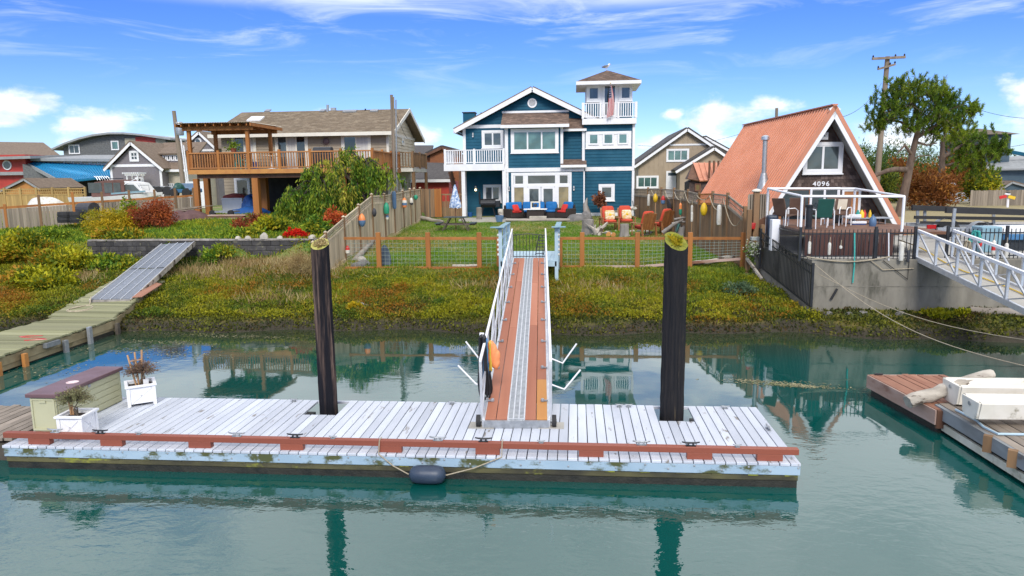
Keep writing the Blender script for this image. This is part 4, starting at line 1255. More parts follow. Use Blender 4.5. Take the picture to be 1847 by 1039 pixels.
MB().box(cxl + .25, cxr - .22, yc - .03, yc - .003, hz(155, yc), zce - .02).build('frieze_board', 'blue_siding', bh)
MB().box(cxl + .25, cxr - .22, yc - .025, yc - .003, zr0, hz(187, yc)).build('cupola_siding', 'blue_siding', bh)
Ms = Matrix.Translation((cxl + .25, 0, 0)) @ Matrix.Rotation(-PI / 2, 4, 'Z')
window(bh, -46.6, -44.9, hz(185, yc) , zce - .15, 0, 2, 1, tw=.1, M=Ms, sill=False)
e0, e1 = at(1040, 147, YT - .1), at(1156, 147, YT - .1)
eb = YT - .1 + (e1.x - e0.x)
ap = V((e0.x + e1.x) / 2, (YT - .1 + eb) / 2, at(1096, 128.5, (YT - .1 + eb) / 2).z + .05)
P4 = [V(e0.x, YT - .1, e0.z), V(e1.x, YT - .1, e0.z), V(e1.x, eb, e0.z), V(e0.x, eb, e0.z)]
MB().add([tuple(q) for q in P4] + [tuple(ap)], [(0, 1, 4), (1, 2, 4), (2, 3, 4), (3, 0, 4), (3, 2, 1, 0)]).build('hip_roof', 'roof_brown', bh)
for k in range(4):
 tabs('shingles', 'tab_brown', bh, P4[k], P4[(k + 1) % 4], ap, ap, .22, .13, .018, seed=20 + k)
mb = MB();
mb.box(e0.x - .03, e1.x + .03, YT - .15, eb + .05, e0.z - .20, e0.z - .004); mb.build('fascia', 'white_trim', bh)
c0 = at(847, 222, 46.5); MB().box(c0.x - .38, c0.x + .38, 46.2, 47, c0.z - .8, c0.z + .62).build('chimney', 'blue_siding', bh)
MB().box(c0.x - .43, c0.x + .43, 46.14, 47.06, c0.z + .62, c0.z + .68).build('chimney_cap', 'black_metal', bh)
c0 = at(973, 168, 46); MB().tube([c0 + V(0, 0, -.4), c0 + V(0, 0, .1)], .07, 10).build('roof_vent', 'galv', bh)
c0 = at(868, 206, 46); MB().tube([c0 + V(0, 0, -.4), c0 + V(0, 0, .1)], .05, 8).build('roof_vent', 'black_metal', bh)
c0 = V(pk.x, YW + .5, pk.z); MB().tube([c0, c0 + V(0, 0, .12)], .1, 8).build('ridge_cap', 'black_metal', bh)
for (px, py, Y, lit) in ((853, 243, YW, 0), (858, 339, YW, 1), (918, 340, YB, 0), (1035, 339, YB, 0)):
 c0 = at(px, py, Y - .1)
 mb = MB(); mb.lathe([(.05, -.12), (.06, -.06), (.06, .08), (.035, .12)], c0, 10); lo = mb.build('wall_lamp', 'galv' if not lit else 'trim_cream', bh, smooth=True)
 MB().ball(c0 + V(0, -.03, -.12), .045 if not lit else .07, n=10, m=6).build('bulb', 'white_trim' if not lit else 'bulb', lo)
for (px, Y, y0, y1) in ((911.5, YB - .02, 232, 386),):
 MB().tube([at(px, y0, Y), at(px, y1, Y)], .05, 8).build('downpipe', 'white_trim', bh)
tag(MB().box(2.2, 9.2, 40.9, 43.05, 1.9, 2.14).build('patio', 'concrete_flat'), kind='structure')
tag(MB().box(1.9, 5.0, 43.06, 44.5, 1.9, 2.142).build('patio', 'concrete_flat'), kind='structure')
gc = ap + V(-.04, 0, .0)
gu = thing('gull', 'grey and white gull standing on the tower roof peak', 'bird', gc)
mb = MB()
mb.ball(gc + V(-.02, 0, .22), .19, .09, .085, 12, 8, Matrix.Rotation(-.25, 3, 'Y')); mb.ball(gc + V(.15, 0, .36), .062, .055, .055, 10, 7); mb.tube([gc + V(.09, 0, .27), gc + V(.15, 0, .35)], [.07, .05], 10)
b1 = mb.build('body', 'feather_white', gu, smooth=True)
r_ = b1.modifiers.new('m', 'REMESH'); r_.mode = 'VOXEL'; r_.voxel_size = .014; r_.use_smooth_shade = True
for s_ in (-1, 1):
 MB().ball(gc + V(-.09, s_ * .075, .24), .21, .025, .065, 12, 8, Matrix.Rotation(-.2, 3, 'Y')).build('wing', 'feather_grey', gu, smooth=True)
 MB().tube([gc + V(0, s_ * .03, 0), gc + V(0, s_ * .03, .16)], .009, 6).build('leg', 'beak', gu)
MB().tube([gc + V(.20, 0, .36), gc + V(.27, 0, .345)], [.018, .006], 8).build('bill', 'beak', gu)
MB().add([tuple(gc + V(*q)) for q in ((-.20, -.04, .24), (-.20, .04, .24), (-.36, .05, .20), (-.36, -.05, .20), (-.2, 0, .27))], [(0, 1, 2, 3), (0, 4, 1), (1, 4, 2), (2, 4, 3), (3, 4, 0)]).build('tail', 'feather_grey', gu)
fg = thing('flag', 'stars and stripes flag hanging limp from the tower balcony', 'flag', at(1103, 213, YT - .45))
top = at(1101, 150, YT - .55);
MB().tube([at(1101.5, 172, YT - .26), at(1101.5, 150, YT - .55)], .018, 8).build('staff', 'alu', fg)
mb = MB(); mb.ball(top, .035, n=8, m=6); mb.build('finial', 'buoy_yellow', fg)
fa = at(1102, 154, YT - .52); fb = at(1102, 213, YT - .46)
Hf = fa.z - fb.z
nu, nv = 26, 30
vs, fs = [], []
for j in range(nv + 1):
 v_ = j / nv
 wd = .10 + .26 * math.sin(min(1, v_ * 1.4) * PI / 2)
 for i in range(nu + 1):
  u_ = i / nu
  fold = math.sin(u_ * 15 + v_ * 1.5) * (.05 + .03 * v_)
  vs.append((fa.x + (u_ - .5) * wd + .06 * v_ * math.sin(v_ * 4), fa.y + fold - .04 * v_, fa.z - v_ * Hf * (1 - .08 * u_)))
for j in range(nv):
 for i in range(nu):
  k = j * (nu + 1) + i
  fs.append((k, k + 1, k + nu + 2, k + nu + 1))
fm = bpy.data.materials.new('flag_cloth'); fm.use_nodes = True
t = NT(fm.node_tree); p = t.n['Principled BSDF']
uvn = t.new('ShaderNodeAttribute'); uvn.attribute_name = 'cloth'
sp_ = t.new('ShaderNodeSeparateXYZ'); t.put(sp_.inputs[0], uvn.outputs['Vector'])
u_, v_ = sp_.outputs[0], sp_.outputs[1]          # u across the stripes, v along them
stripe = t.m('GREATER_THAN', t.m('MODULO', t.m('MULTIPLY', u_, 13), 2), 1)
colr = t.mix(stripe, (.50, .02, .035), (.78, .76, .74))
dx = t.m('SUBTRACT', t.m('FRACT', t.m('MULTIPLY', u_, 13.)), .5); dy = t.m('SUBTRACT', t.m('FRACT', t.m('MULTIPLY', v_, 14.)), .5)
star = t.m('LESS_THAN', t.m('ADD', t.m('MULTIPLY', dx, dx), t.m('MULTIPLY', dy, dy)), .055)
canton = t.mix(star, (.018, .03, .13), (.78, .78, .78))
colr = t.mix(t.m('MULTIPLY', t.m('LESS_THAN', v_, .40), t.m('LESS_THAN', u_, .54)), colr, canton)
t.put(p.inputs['Base Color'], colr); p.inputs['Roughness'].default_value = .85
MAT['flag_cloth'] = fm
fo = MB().add(vs, fs).build('cloth', 'flag_cloth', fg, smooth=True)
ca = fo.data.attributes.new('cloth', 'FLOAT_VECTOR', 'POINT')
ca.data.foreach_set('vector', [c_ for j in range(nv + 1) for i in range(nu + 1) for c_ in (i / nu, j / nv, 0.)])
def atx(px, py, X):
 d = _ray(px, py)
 return _O + d * ((X - CX) / d.x)
def atp(px, py, P0, P1):                 # sight line met by the upright plane through two plan points
 d = _ray(px, py)
 n_ = Vector((P1[1] - P0[1], -(P1[0] - P0[0]), 0))
 return _O + d * ((Vector((P0[0], P0[1], 0)) - _O).dot(n_) / d.dot(n_))
# ---- taupe neighbour house with deck
lh = thing('taupe_house', 'taupe two storey house with tan shingle roof and big wooden deck', 'house', (-7.5, 45, 2.5))
YH = 43.0; hxr = at(702, 300, YH).x; hxl = -13.0
zev = at(560, 240, YH - .5).z; rY = 46.6; zrd = at(590, 199.5, rY).z
MB().prism([(YH, 2.4), (50.2, 2.4), (50.2, zev - .1), (rY, zrd - .25), (YH, zev - .1)], hxl, hxr, 'yz').build('wall', 'taupe_siding', lh)
siding(lh, 'taupe_siding', hxl, hxr - .12, 2.5, zev - .12, YH, .2)
mb = MB()
Mx = Matrix(((0, -1, 0), (1, 0, 0), (0, 0, 1)))
def gl_(z): return YH + .1 if z < zev - .1 else YH + (z - zev + .1) / ((zrd - zev - .15) / (rY - YH))
def gr_(z): return 50.1 if z < zev - .1 else 50.2 - (z - zev + .1) / ((zrd - zev - .15) / (50.2 - rY))
lap(mb, gl_, gr_, 2.5, zrd - .35, 0, .2)
mb.v = [(hxr - q[1], q[0], q[2]) for q in mb.v]
o = mb.build('gable_siding', 'cream_siding', lh); o['kind'] = 'stuff'
ey = YH - .65; rx1, rx0 = hxr + .55, at(436, 199.5, rY).x
A, B, C, D = V(hxl - .5, ey, zev), V(rx1, ey, zev), V(rx1, rY, zrd), V(hxl - .5, rY, zrd)
C.x = rx1; D.x = rx0
MB().slab([A, B, C, D], .12).build('roof', 'roof_tan', lh)
tabs('shingles', 'tab_tan', lh, A, B, C, D, .30, .145, .014, seed=31)
MB().slab([V(rx0, rY, zrd), V(rx1, rY, zrd), V(rx1, 51, zev - .1), V(hxl - .5, 51, zev - .1)], .12).build('roof', 'roof_tan', lh)
MB().box(A.x, rx1, ey - .06, ey - .003, zev - .2, zev + .01).build('gutter', 'trim_cream', lh)
MB().bar(V(rx1 + .02, ey, zev - .08), V(rx1 + .02, rY, zrd - .08), .05, .22).build('rake_board', 'trim_cream', lh)
MB().bar(V(rx1 + .02, 51, zev - .18), V(rx1 + .02, rY, zrd - .08), .05, .22).build('rake_board', 'trim_cream', lh)
MB().box(hxr - .12, hxr + .025, YH - .03, YH + .10, 2.5, zev - .15).build('corner_board', 'trim_cream', lh)
mb = MB(); mb.box(hxr + .022, hxr + .05, YH + .1, 50.2, zev - .15, zev + .02); mb.build('belt_board', 'trim_cream', lh)
Mr = Matrix.Translation((hxr, 0, 0)) @ Matrix.Rotation(PI / 2, 4, 'Z')
window(lh, 46.2, 46.9, 6.75, 7.2, -.02, 1, 1, tw=.12, trim='trim_cream', M=Mr, sill=False)
window(lh, 45.6, 46.8, 3.4, 4.6, -.02, 1, 1, tw=.10, trim='white_trim', M=Mr, sill=False)
window(lh, 48.2, 49.3, 3.4, 4.5, -.02, 1, 1, tw=.10, trim='white_trim', M=Mr, sill=False)
def lwin(px0, px1, py0, py1, cols, panes, tw=.14):
 return window(lh, hx(px0, YH), hx(px1, YH), hz(py1, YH, px0), hz(py0, YH, px0), YH - .022, cols, 1, tw=tw, trim='trim_cream', panes=panes, sill=False, name='sliding_door')
zd = 5.08
for (a, b, pn) in ((422, 465, ('glass_dark', 'curtain')), (499, 558, ('glass', 'curtain', 'glass_dark')), (618, 671, ('glass_dark', 'curtain'))):
 window(lh, hx(a, YH), hx(b, YH), zd, hz(241.5, YH, a), YH - .022, len(pn), 1, tw=.16, trim='trim_cream', panes=pn, sill=False, name='sliding_door')
window(lh, hx(421, YH), hx(449, YH), 2.5, hz(320, YH, 430), YH - .022, 1, 1, tw=.13, trim='white_trim', gl='glass_dark', sill=False, name='sliding_door')
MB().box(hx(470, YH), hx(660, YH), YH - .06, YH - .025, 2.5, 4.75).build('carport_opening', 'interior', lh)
def on_roof(px, py):
 d = _ray(px, py); n_ = (B - A).cross(D - A).normalized()
 return _O + d * ((A - _O).dot(n_) / d.dot(n_))
c0 = on_roof(461, 216)
q = [c0 + V(-.5, 0, 0), c0 + V(.5, 0, 0)]
sl_ = (D - A); sl_.x = 0; sl_.normalize()
MB().slab([c0 + V(-.45, 0, .1) - sl_ * .4, c0 + V(.45, 0, .1) - sl_ * .4, c0 + V(.45, 0, .1) + sl_ * .4, c0 + V(-.45, 0, .1) + sl_ * .4], .1).build('skylight', 'white_trim', lh)
for (px, py, w_) in ((631, 202, .9), (675, 201, .5), (483, 201, .35), (582, 201, .35)):
 c0 = on_roof(px, py); MB().slab([c0 + V(-w_ / 2, 0, .09) - sl_ * .2, c0 + V(w_ / 2, 0, .09) - sl_ * .2, c0 + V(w_ / 2, 0, .09) + sl_ * .2, c0 + V(-w_ / 2, 0, .09) + sl_ * .2], .08).build('roof_vent', 'galv', lh)
for (px, y0, y1, r) in ((591, 189, 202, .09), (659, 196, 206, .05)):
 MB().tube([at(px, y1, rY - .2), at(px, y0, rY - .2)], r, 8).build('vent_pipe', 'galv' if r > .06 else 'black_metal', lh)
c0 = at(601, 196, rY + .3); MB().box(c0.x - .15, c0.x + .15, rY + .2, rY + .5, c0.z - .3, c0.z + .06).build('vent_hood', 'galv', lh)
DKY, DKZ = 37.0, at(500, 305, 37.0).z
dx0, dx1 = at(340, 300, DKY).x, at(672, 300, DKY).x
MB().box(dx0, dx1, DKY + .04, YH - .03, DKZ - .10, DKZ).build('deck_floor', 'deck_brown', lh)
MB().box(dx0 - .02, dx1 + .02, DKY - .03, DKY + .035, DKZ - .22, DKZ + .02).build('deck_fascia', 'new_wood', lh)
MB().box(dx1 + .021, dx1 + .07, DKY, YH - .1, DKZ - .22, DKZ + .02).build('deck_fascia', 'cedar_deck', lh)
MB().box(dx0 + .3, dx1 - .2, DKY + .25, DKY + .45, DKZ - .45, DKZ - .102).build('deck_beam', 'deck_brown', lh)
hr_ = at(500, 273, DKY).z - DKZ
railing(lh, (dx0, DKY + .05, DKZ), (dx1, DKY + .05, DKZ), hr_, 'cedar_deck', bal_w=.05, gap=.145, rail=(.12, .07), npost=7, posts_w=.13, post_mat='cedar', post_up=.10)
railing(lh, (dx1 - .02, DKY + .15, DKZ), (dx1 - .02, YH - .1, DKZ), hr_, 'cedar_deck', bal_w=.05, gap=.145, rail=(.12, .07), npost=4, posts_w=.12, post_mat='cedar', post_up=.10)
railing(lh, (dx0 + .02, DKY + .15, DKZ), (dx0 + .02, YH - .1, DKZ), hr_, 'cedar_deck', bal_w=.05, gap=.145, rail=(.12, .07), npost=4, posts_w=.12, post_mat='cedar', post_up=.10)
for (px, Y, w_) in ((356, 37.25, .26), (375, 39.2, .30), (463, 37.3, .34), (478, 39.2, .34), (620, 37.3, .3), (640, 40, .3)):
 c0 = at(px, 350, Y); MB().box(c0.x - w_ / 2, c0.x + w_ / 2, Y - w_ / 2, Y + w_ / 2, 2.4, DKZ - .46 if Y < 38 else DKZ - .11).build('deck_post', 'cedar', lh, bevel=.015)
sx0, sx1 = hxr + .05, hxr + 1.15
MB().box(sx0, sx1, 44.4, 48.6, 5.0, 5.22).build('landing_floor', 'trim_cream', lh)
railing(lh, (sx1, 44.5, 5.22), (sx1, 48.5, 5.22), 1.0, 'cedar_post', bal_w=.06, gap=.16, npost=3, posts_w=.12)
railing(lh, (sx0, 44.45, 5.22), (sx1, 44.45, 5.22), 1.0, 'cedar_post', bal_w=.06, gap=.16, npost=2, posts_w=.12)
for yy in (44.6, 48.4):
 MB().box(sx1 - .1, sx1 + .08, yy - .09, yy + .09, 2.3, 5.0).build('landing_post', 'cedar_post', lh)
pg = thing('deck_pergola', 'cedar pergola with corrugated roof on the taupe house deck', 'pergola', (-10.1, 38.6, DKZ))
pzt = at(400, 222, 36.7).z
px0_, px1_, pY0, pY1 = at(317, 217, 36.6).x, at(452, 217, 36.6).x, 36.5, 40.6
for (xx, yy) in ((at(343, 280, 37.1).x, 37.14), (at(448, 280, 37.1).x, 37.14), (at(343, 280, 37.1).x, 40.0), (at(448, 280, 37.1).x, 40.0)):
 MB().box(xx - .09, xx + .09, yy - .09, yy + .09, DKZ, pzt - .12).build('post', 'cedar', pg, bevel=.01)
for yy in (37.0, 40.1):
 MB().box(px0_ + .1, px1_ - .1, yy - .05, yy + .05, pzt - .36, pzt - .13).build('beam', 'cedar', pg)
for k in range(9):
 xx = px0_ + .25 + k * (px1_ - px0_ - .5) / 8
 MB().box(xx - .03, xx + .03, pY0 + .1, pY1 - .1, pzt - .15, pzt - .01).build('rafter', 'cedar', pg)
mb = MB(); vs = []; n = 90
for k in range(n + 1):
 xx = px0_ + (px1_ - px0_) * k / n; zz = pzt + .02 + (.018 if k % 2 else -.018)
 vs += [(xx, pY0, zz + .0), (xx, pY1, zz + .04)]
mb.add(vs, [(2 * k, 2 * k + 2, 2 * k + 3, 2 * k + 1) for k in range(n)]).build('corrugated_sheet', 'plastic_tan', pg)
for s_ in (0, 1):
 xx = px0_ if s_ == 0 else px1_
 MB().box(xx - .03, xx + .03, pY0, pY1, pzt - .18, pzt - .02).build('barge_board', 'cedar', pg)
def slat_chair(name, label, c0, rz, mat, cat='chair', s=1., group=None):
 t_ = thing(name, label, cat, c0, rz, group)
 def P(*q): return Matrix.Translation(c0) @ Matrix.Rotation(rz, 4, 'Z') @ Vector((q[0] * s, q[1] * s, q[2] * s))
 mb = MB(); mb.slab([P(-.28, -.28, .36), P(.28, -.28, .36), P(.28, .25, .30), P(-.28, .25, .30)], .03); mb.build('seat', mat, t_)
 for k in range(5):
  xx = -.24 + k * .12
  MB().slab([P(xx - .05, .24, .30), P(xx + .05, .24, .30), P(xx + .055, .46, .92 + .03 * (2 - abs(k - 2))), P(xx - .055, .46, .92 + .03 * (2 - abs(k - 2)))], .02).build('back_slat', mat, t_)
 for sx_ in (-.33, .33):
  MB().slab([P(sx_ - .06, -.34, .56), P(sx_ + .06, -.34, .56), P(sx_ + .05, .40, .54), P(sx_ - .05, .40, .54)], .025).build('arm', mat, t_)
  MB().bar(P(sx_, -.28, 0), P(sx_, -.28, .54), .04 * s, .08 * s).build('leg', mat, t_)
  MB().bar(P(sx_, .42, 0), P(sx_, .34, .52), .04 * s, .08 * s).build('leg', mat, t_)
 return t_
zz = DKZ + .005
slat_chair('deck_chair', 'wooden slatted chair behind the deck rail, nearest the left corner post', V(dx0 + .9, 38.4, zz), -2.6, 'teak')
slat_chair('deck_chair', 'wooden slatted chair behind the deck rail, beside the teal chair', V(dx0 + 1.8, 38.7, zz), 2.9, 'teak')
slat_chair('deck_chair', 'teal plastic slatted chair behind the deck rail', V(dx0 + 2.55, 38.3, zz), 2.5, 'rope_teal')
def slat_bench(label, c0, L):
 t_ = thing('deck_bench', label, 'bench', c0)
 MB().box(c0.x - L / 2, c0.x + L / 2, c0.y - .25, c0.y + .2, c0.z + .42, c0.z + .46).build('seat', 'teak', t_)
 for k in range(4):
  MB().box(c0.x - L / 2, c0.x + L / 2, c0.y + .22, c0.y + .25, c0.z + .55 + k * .11, c0.z + .63 + k * .11).build('back_slat', 'teak', t_)
 for sx_ in (-1, 1):
  for yy in (-.2, .22):
   MB().box(c0.x + sx_ * (L / 2 - .06) - .03, c0.x + sx_ * (L / 2 - .06) + .03, c0.y + yy - .03, c0.y + yy + .03, c0.z, c0.z + (.42 if yy < 0 else .95)).build('leg', 'teak', t_)
slat_bench('slatted wooden bench behind the deck rail under the pergola', V(at(420, 290, 39).x, 39, zz), 1.5)
tb = thing('patio_table', 'round pale patio table with folded cloth on the taupe deck', 'table', V(at(490, 300, 38.4).x, 38.4, zz))
c0 = tb.location.copy()
MB().lathe([(.02, .72), (.55, .72), (.55, .75), (.02, .75)], c0, 20).build('tabletop', 'trim_cream', tb)
MB().lathe([(.30, 0), (.28, .04), (.05, .08), (.04, .72)], c0, 14).build('pedestal', 'white_trim', tb)
solo(MB().lathe([(.16, 0), (.19, .4), (.17, .42), (.02, .42)], V(at(460, 300, 37.9).x, 37.9, zz), 14), 'planter_tub', 'tarp_blue', 'blue tub standing behind the deck rail by the pergola post', 'tub', smooth=True)
q = V(at(432, 300, 38).x, 37.45, zz)
pl = thing('potted_plant', 'leafy potted plant on the deck rail under the pergola', 'plant', q)
MB().lathe([(.12, .92), (.17, 1.15), (.02, 1.15)], q, 12).build('pot', 'rail_red', pl)
leaves(np.array(q) + np.array([0, 0, 1.25]) + rng.normal(size=(260, 3)) * np.array([.16, .12, .12]), .12, .5, None, 1, 'lf_weed', 'foliage', pl, 2)
so = thing('sun_ornament', 'round bronze sunburst ornament on the taupe wall', 'ornament', at(588, 255, YH - .05))
c0 = so.location
mb = MB(); mb.ball(c0, .2, .05, .2, 16, 8); mb.build('disc', 'ornament', so, smooth=True)
for k in range(16):
 a_ = 2 * PI * k / 16; r1 = .40 if k % 2 else .33
 MB().add([tuple(c0 + V(.18 * math.cos(a_ - .12), 0, .18 * math.sin(a_ - .12))), tuple(c0 + V(.18 * math.cos(a_ + .12), 0, .18 * math.sin(a_ + .12))), tuple(c0 + V(r1 * math.cos(a_), 0, r1 * math.sin(a_))), tuple(c0 + V(.25 * math.cos(a_), .03, .25 * math.sin(a_)))], [(0, 1, 2), (0, 3, 1), (1, 3, 2), (2, 3, 0)]).build('ray', 'ornament', so)
gr = thing('covered_grill', 'black covered barbecue standing on the taupe deck behind the tree', 'barbecue', V(at(582, 300, 38).x, 38.2, zz))
c0 = gr.location
MB().box(c0.x - .55, c0.x + .55, c0.y - .28, c0.y + .28, c0.z, c0.z + .85).build('cover', 'black_metal', gr, bevel=.05)
MB().tube([c0 + V(-.5, 0, .9), c0 + V(.5, 0, .9)], .28, 12).build('hood', 'black_metal', gr)
fz = thing('chest_freezer', 'white chest freezer under the deck with a red cover on it', 'freezer', V(at(424, 381, 40).x, 40, 2.55))
c0 = fz.location
wz = (at(442, 370, 40).x - at(405, 370, 40).x) / 2
MB().box(c0.x - wz, c0.x + wz, 39.7, 40.5, 2.56, 3.45).build('body', 'white_paint', fz, bevel=.02)
MB().box(c0.x - wz - .01, c0.x + wz + .01, 39.68, 40.52, 3.455, 3.56).build('lid', 'white_paint', fz, bevel=.02)
def lump(name, mat, label, cat, c0, sx_, sy_, sz_, seed, n=18, m=10):
 g = random.Random(seed); mb = MB()
 vs = []
 for i in range(m + 1):
  t_ = PI / 2 * i / m
  for k in range(n):
   a_ = 2 * PI * k / n
   r_ = 1 + .16 * math.sin(3 * a_ + seed) + .1 * math.sin(5 * a_ + 2 * seed + i * .5) + g.uniform(-.05, .05)
   vs.append((c0.x + sx_ * r_ * math.cos(a_) * math.sin(t_) ** .7, c0.y + sy_ * r_ * math.sin(a_) * math.sin(t_) ** .7, c0.z + sz_ * math.cos(t_) * (1 + .12 * math.sin(2 * a_ + seed))))
 mb.add(vs, [(i * n + k, (i + 1) * n + k, (i + 1) * n + (k + 1) % n, i * n + (k + 1) % n) for i in range(m) for k in range(n)])
 return solo(mb, name, mat, label, cat, base=tuple(c0), smooth=True)
lump('folded_cover', 'tarp_red', 'crumpled red cover lying on the white chest freezer', 'cover', V(c0.x, 40.1, 3.565), wz * .95, .36, .24, 3)
lump('blue_tarp', 'tarp_blue', 'blue tarp heap on the ground beside the deck post', 'tarp', V(at(450, 385, 38.6).x, 38.6, 2.5), 1.3, .7, .55, 5)
lump('blue_tarp', 'tarp_blue', 'smaller blue tarp bundle piled behind the tarp heap', 'tarp', V(at(455, 375, 39.6).x, 39.6, 2.5), .7, .5, 1.15, 6)
lump('brown_tarp', 'tarp_brown', 'brown tarp covered pile beside the grey board fence', 'tarp', V(at(335, 398, 35.5).x, 35.5, 2.45), 1.15, .7, .55, 8)
mb = MB()
for k in range(4):
 a_ = V(at(300 + k * 9, 388, 35.8).x, 35.5 + .1 * k, 3.02 + .04 * k); MB
 o = solo(MB().bar(a_, a_ + V(1.5, .2 * k, .10 * (k % 2)), .14, .035), 'loose_board', 'fence_grey', ['grey board lying across the brown tarp, lowest of four', 'second loose board laid across the brown tarp', 'third loose board laid across the brown tarp', 'topmost loose board laid across the brown tarp'][k], 'board', 'boards laid on the brown tarp')
tl = thing('utility_trailer', 'low galvanised trailer frame parked under the deck edge', 'trailer', V(at(405, 388, 36.4).x, 36.4, 2.5))
a_, b_ = at(386, 383, 36.4), at(425, 383, 36.4)
mb = MB(); ring(mb, a_.x, b_.x, 0, .9, .07, 0, .07); mb.v = [(q[0], 36.0 + q[2], a_.z + q[1]) for q in mb.v]; mb.build('frame', 'galv', tl)
for xx in (a_.x + .1, b_.x - .1):
 MB().tube([(xx, 35.98, a_.z - .03), (xx, 36.12, a_.z - .03)], .16, 14).build('wheel', 'rubber', tl)
ps = thing('plank_stack', 'low stack of reddish planks on the grass before the tarps', 'planks', at(410, 397, 35.2))
for k in range(4):
 c0 = at(408 + (k % 2) * 4, 397, 35.2)
 MB().box(c0.x - 1.0, c0.x + 1.0, 35.0 + .0 * k, 35.3, 2.52 + k * .075, 2.585 + k * .075).build('plank', 'raft_side' if k % 2 else 'deck_brown', ps)
# ---- lattice topped fence between the yards
FX = -.2
lf = thing('lattice_fence', 'weathered board fence with lattice top dividing the two yards', 'fence', (FX, 33, 1.5))
tops = [atx(px, py, FX) for px, py in ((568, 438), (587, 422), (619.5, 394), (646.5, 372), (670, 353), (692.5, 352), (709.5, 349.5), (726, 346), (739, 343), (747, 342), (757.5, 341))]
tops[0] = V(FX, 24.0, tops[1].z - (tops[2].z - tops[1].z) * .55)
me_post = board_mesh('fence_post', .10, .10, 1., 'cedar_post', 0)
me_bd = board_mesh('board', .024, .138, 1., 'fence_pale', .004)
me_lat = {}
for k, tp in enumerate(tops):
 zb = float(gz(FX + .3, tp.y)) - .15
 piece('fence_post', me_post, lf, (.0, tp.y - 33, zb - 1.5), scale=(1, 1, tp.z + .06 - zb))
 MB().add([(FX - .07, tp.y - .07, tp.z + .06), (FX + .07, tp.y - .07, tp.z + .06), (FX + .07, tp.y + .07, tp.z + .06), (FX - .07, tp.y + .07, tp.z + .06), (FX, tp.y, tp.z + .13)], [(0, 1, 4), (1, 2, 4), (2, 3, 4), (3, 0, 4), (3, 2, 1, 0)]).build('post_cap', 'fence_pale', lf)
for a, b in zip(tops[:-1], tops[1:]):
 LB = .36
 u = V(0, 0, 1)
 for off, nm in ((-.03, 'cap_rail'), (-LB, 'lattice_rail')):
  MB().bar(a + u * off, b + u * off, .05, .08 if off < -.1 else .06).build(nm, 'fence_pale', lf)
 za, zb_ = float(gz(FX + .3, a.y)) + .05, float(gz(FX + .3, b.y)) + .05
 MB().bar(V(FX + .02, a.y + .05, za), V(FX + .02, b.y - .05, zb_), .04, .14).build('bottom_rail', 'fence_pale', lf)
 n = max(2, int((b.y - a.y - .1) / .145))
 for k in range(n):
  q = a.lerp(b, (k + .5) / n); z0_ = za + (zb_ - za) * (k + .5) / n - .08
  o = piece('board', me_bd, lf, (rnd.uniform(-.006, .006), q.y - 33, z0_ - 1.5), scale=(1, (b.y - a.y - .1) / n / .143, q.z - LB - z0_ - .02 + rnd.uniform(-.01, .01)))
 mb = MB()
 m_ = max(4, int((b.y - a.y) / .13))
 for k in range(m_):
  q = a.lerp(b, (k + .5) / m_); mb.bar(q + u * (-LB + .03), q + u * (-.05), .022, .022, (0, 1, 0))
 for j in (1, 2):
  mb.bar(a + u * (-LB + .03 + j * .1), b + u * (-LB + .03 + j * .1), .018, .022)
 mb.build('lattice', 'fence_pale', lf, kind='stuff')
def buoy(c0, mats, label, s=1., shape='bullet', stick=0, cat='buoy', group='floats hung on the lattice fence'):
 t_ = thing('float_buoy', label, cat, c0, 0, group)
 prof = {'bullet': [(.02, -.20), (.085, -.18), (.10, -.10), (.10, .02), (.085, .12), (.045, .19), (.02, .21)],
   'egg': [(.02, -.20), (.07, -.16), (.105, -.05), (.10, .05), (.06, .15), (.02, .19)],
   'long': [(.02, -.36), (.07, -.33), (.085, -.25), (.085, .25), (.07, .33), (.025, .36)],
   'ball': [(.02, -.13), (.08, -.10), (.115, 0), (.08, .10), (.02, .13)]}[shape]
 if len(mats) == 1:
  MB().lathe([(r * s, z * s) for r, z in prof], c0, 14).build('body', mats[0], t_, smooth=True)
 else:
  zs = [prof[0][1] + (prof[-1][1] - prof[0][1]) * k / len(mats) for k in range(len(mats) + 1)]
  def rad(z): return float(np.interp(z, [q[1] for q in prof], [q[0] for q in prof]))
  for k, m_ in enumerate(mats):
   zz_ = np.linspace(zs[k], zs[k + 1], 5)
   MB().lathe([(rad(z) * s, z * s) for z in zz_], c0, 14).build('band', m_, t_, smooth=True)
 MB().tube([c0 + V(0, 0, prof[-1][1] * s - .01), c0 + V(.01, 0, prof[-1][1] * s + .16)], .01, 6).build('cord', 'rope', t_)
 if stick:
  MB().tube([c0 + V(0, 0, prof[0][1] * s + .01), c0 + V(0, 0, prof[0][1] * s - stick)], .018 * s, 6).build('stick', 'stake', t_)
 return t_
def fb(px, py, mats, label, **k):
 buoy(atx(px, py, FX + .16), mats, label, **k)
fb(653, 397, ['buoy_blue', 'buoy_orange'], 'faded orange and blue oval float, third from the near end of the lattice fence', s=1.45, shape='egg')
fb(675, 383, ['buoy_dark'], 'dark grey pear float on the lattice fence left of the green one', s=1.0, shape='egg')
fb(697, 376, ['buoy_green'], 'bright green bullet float high on the lattice fence', s=1.35)
fb(698.5, 392, ['buoy_white', 'buoy_blue'], 'tiny white float dangling under the green float', s=.75, shape='egg')
fb(711, 361, ['buoy_blue'], 'long slate blue flat float over the top of the lattice fence', s=1.25, shape='long')
fb(729.5, 366, ['buoy_orange', 'buoy_blue', 'buoy_white', 'buoy_orange'], 'orange float banded in white and blue on the lattice fence', s=1.3)
fb(742, 363.5, ['buoy_dark', 'buoy_white', 'buoy_white'], 'small white float with a dark foot near the far fence end', s=1.0)
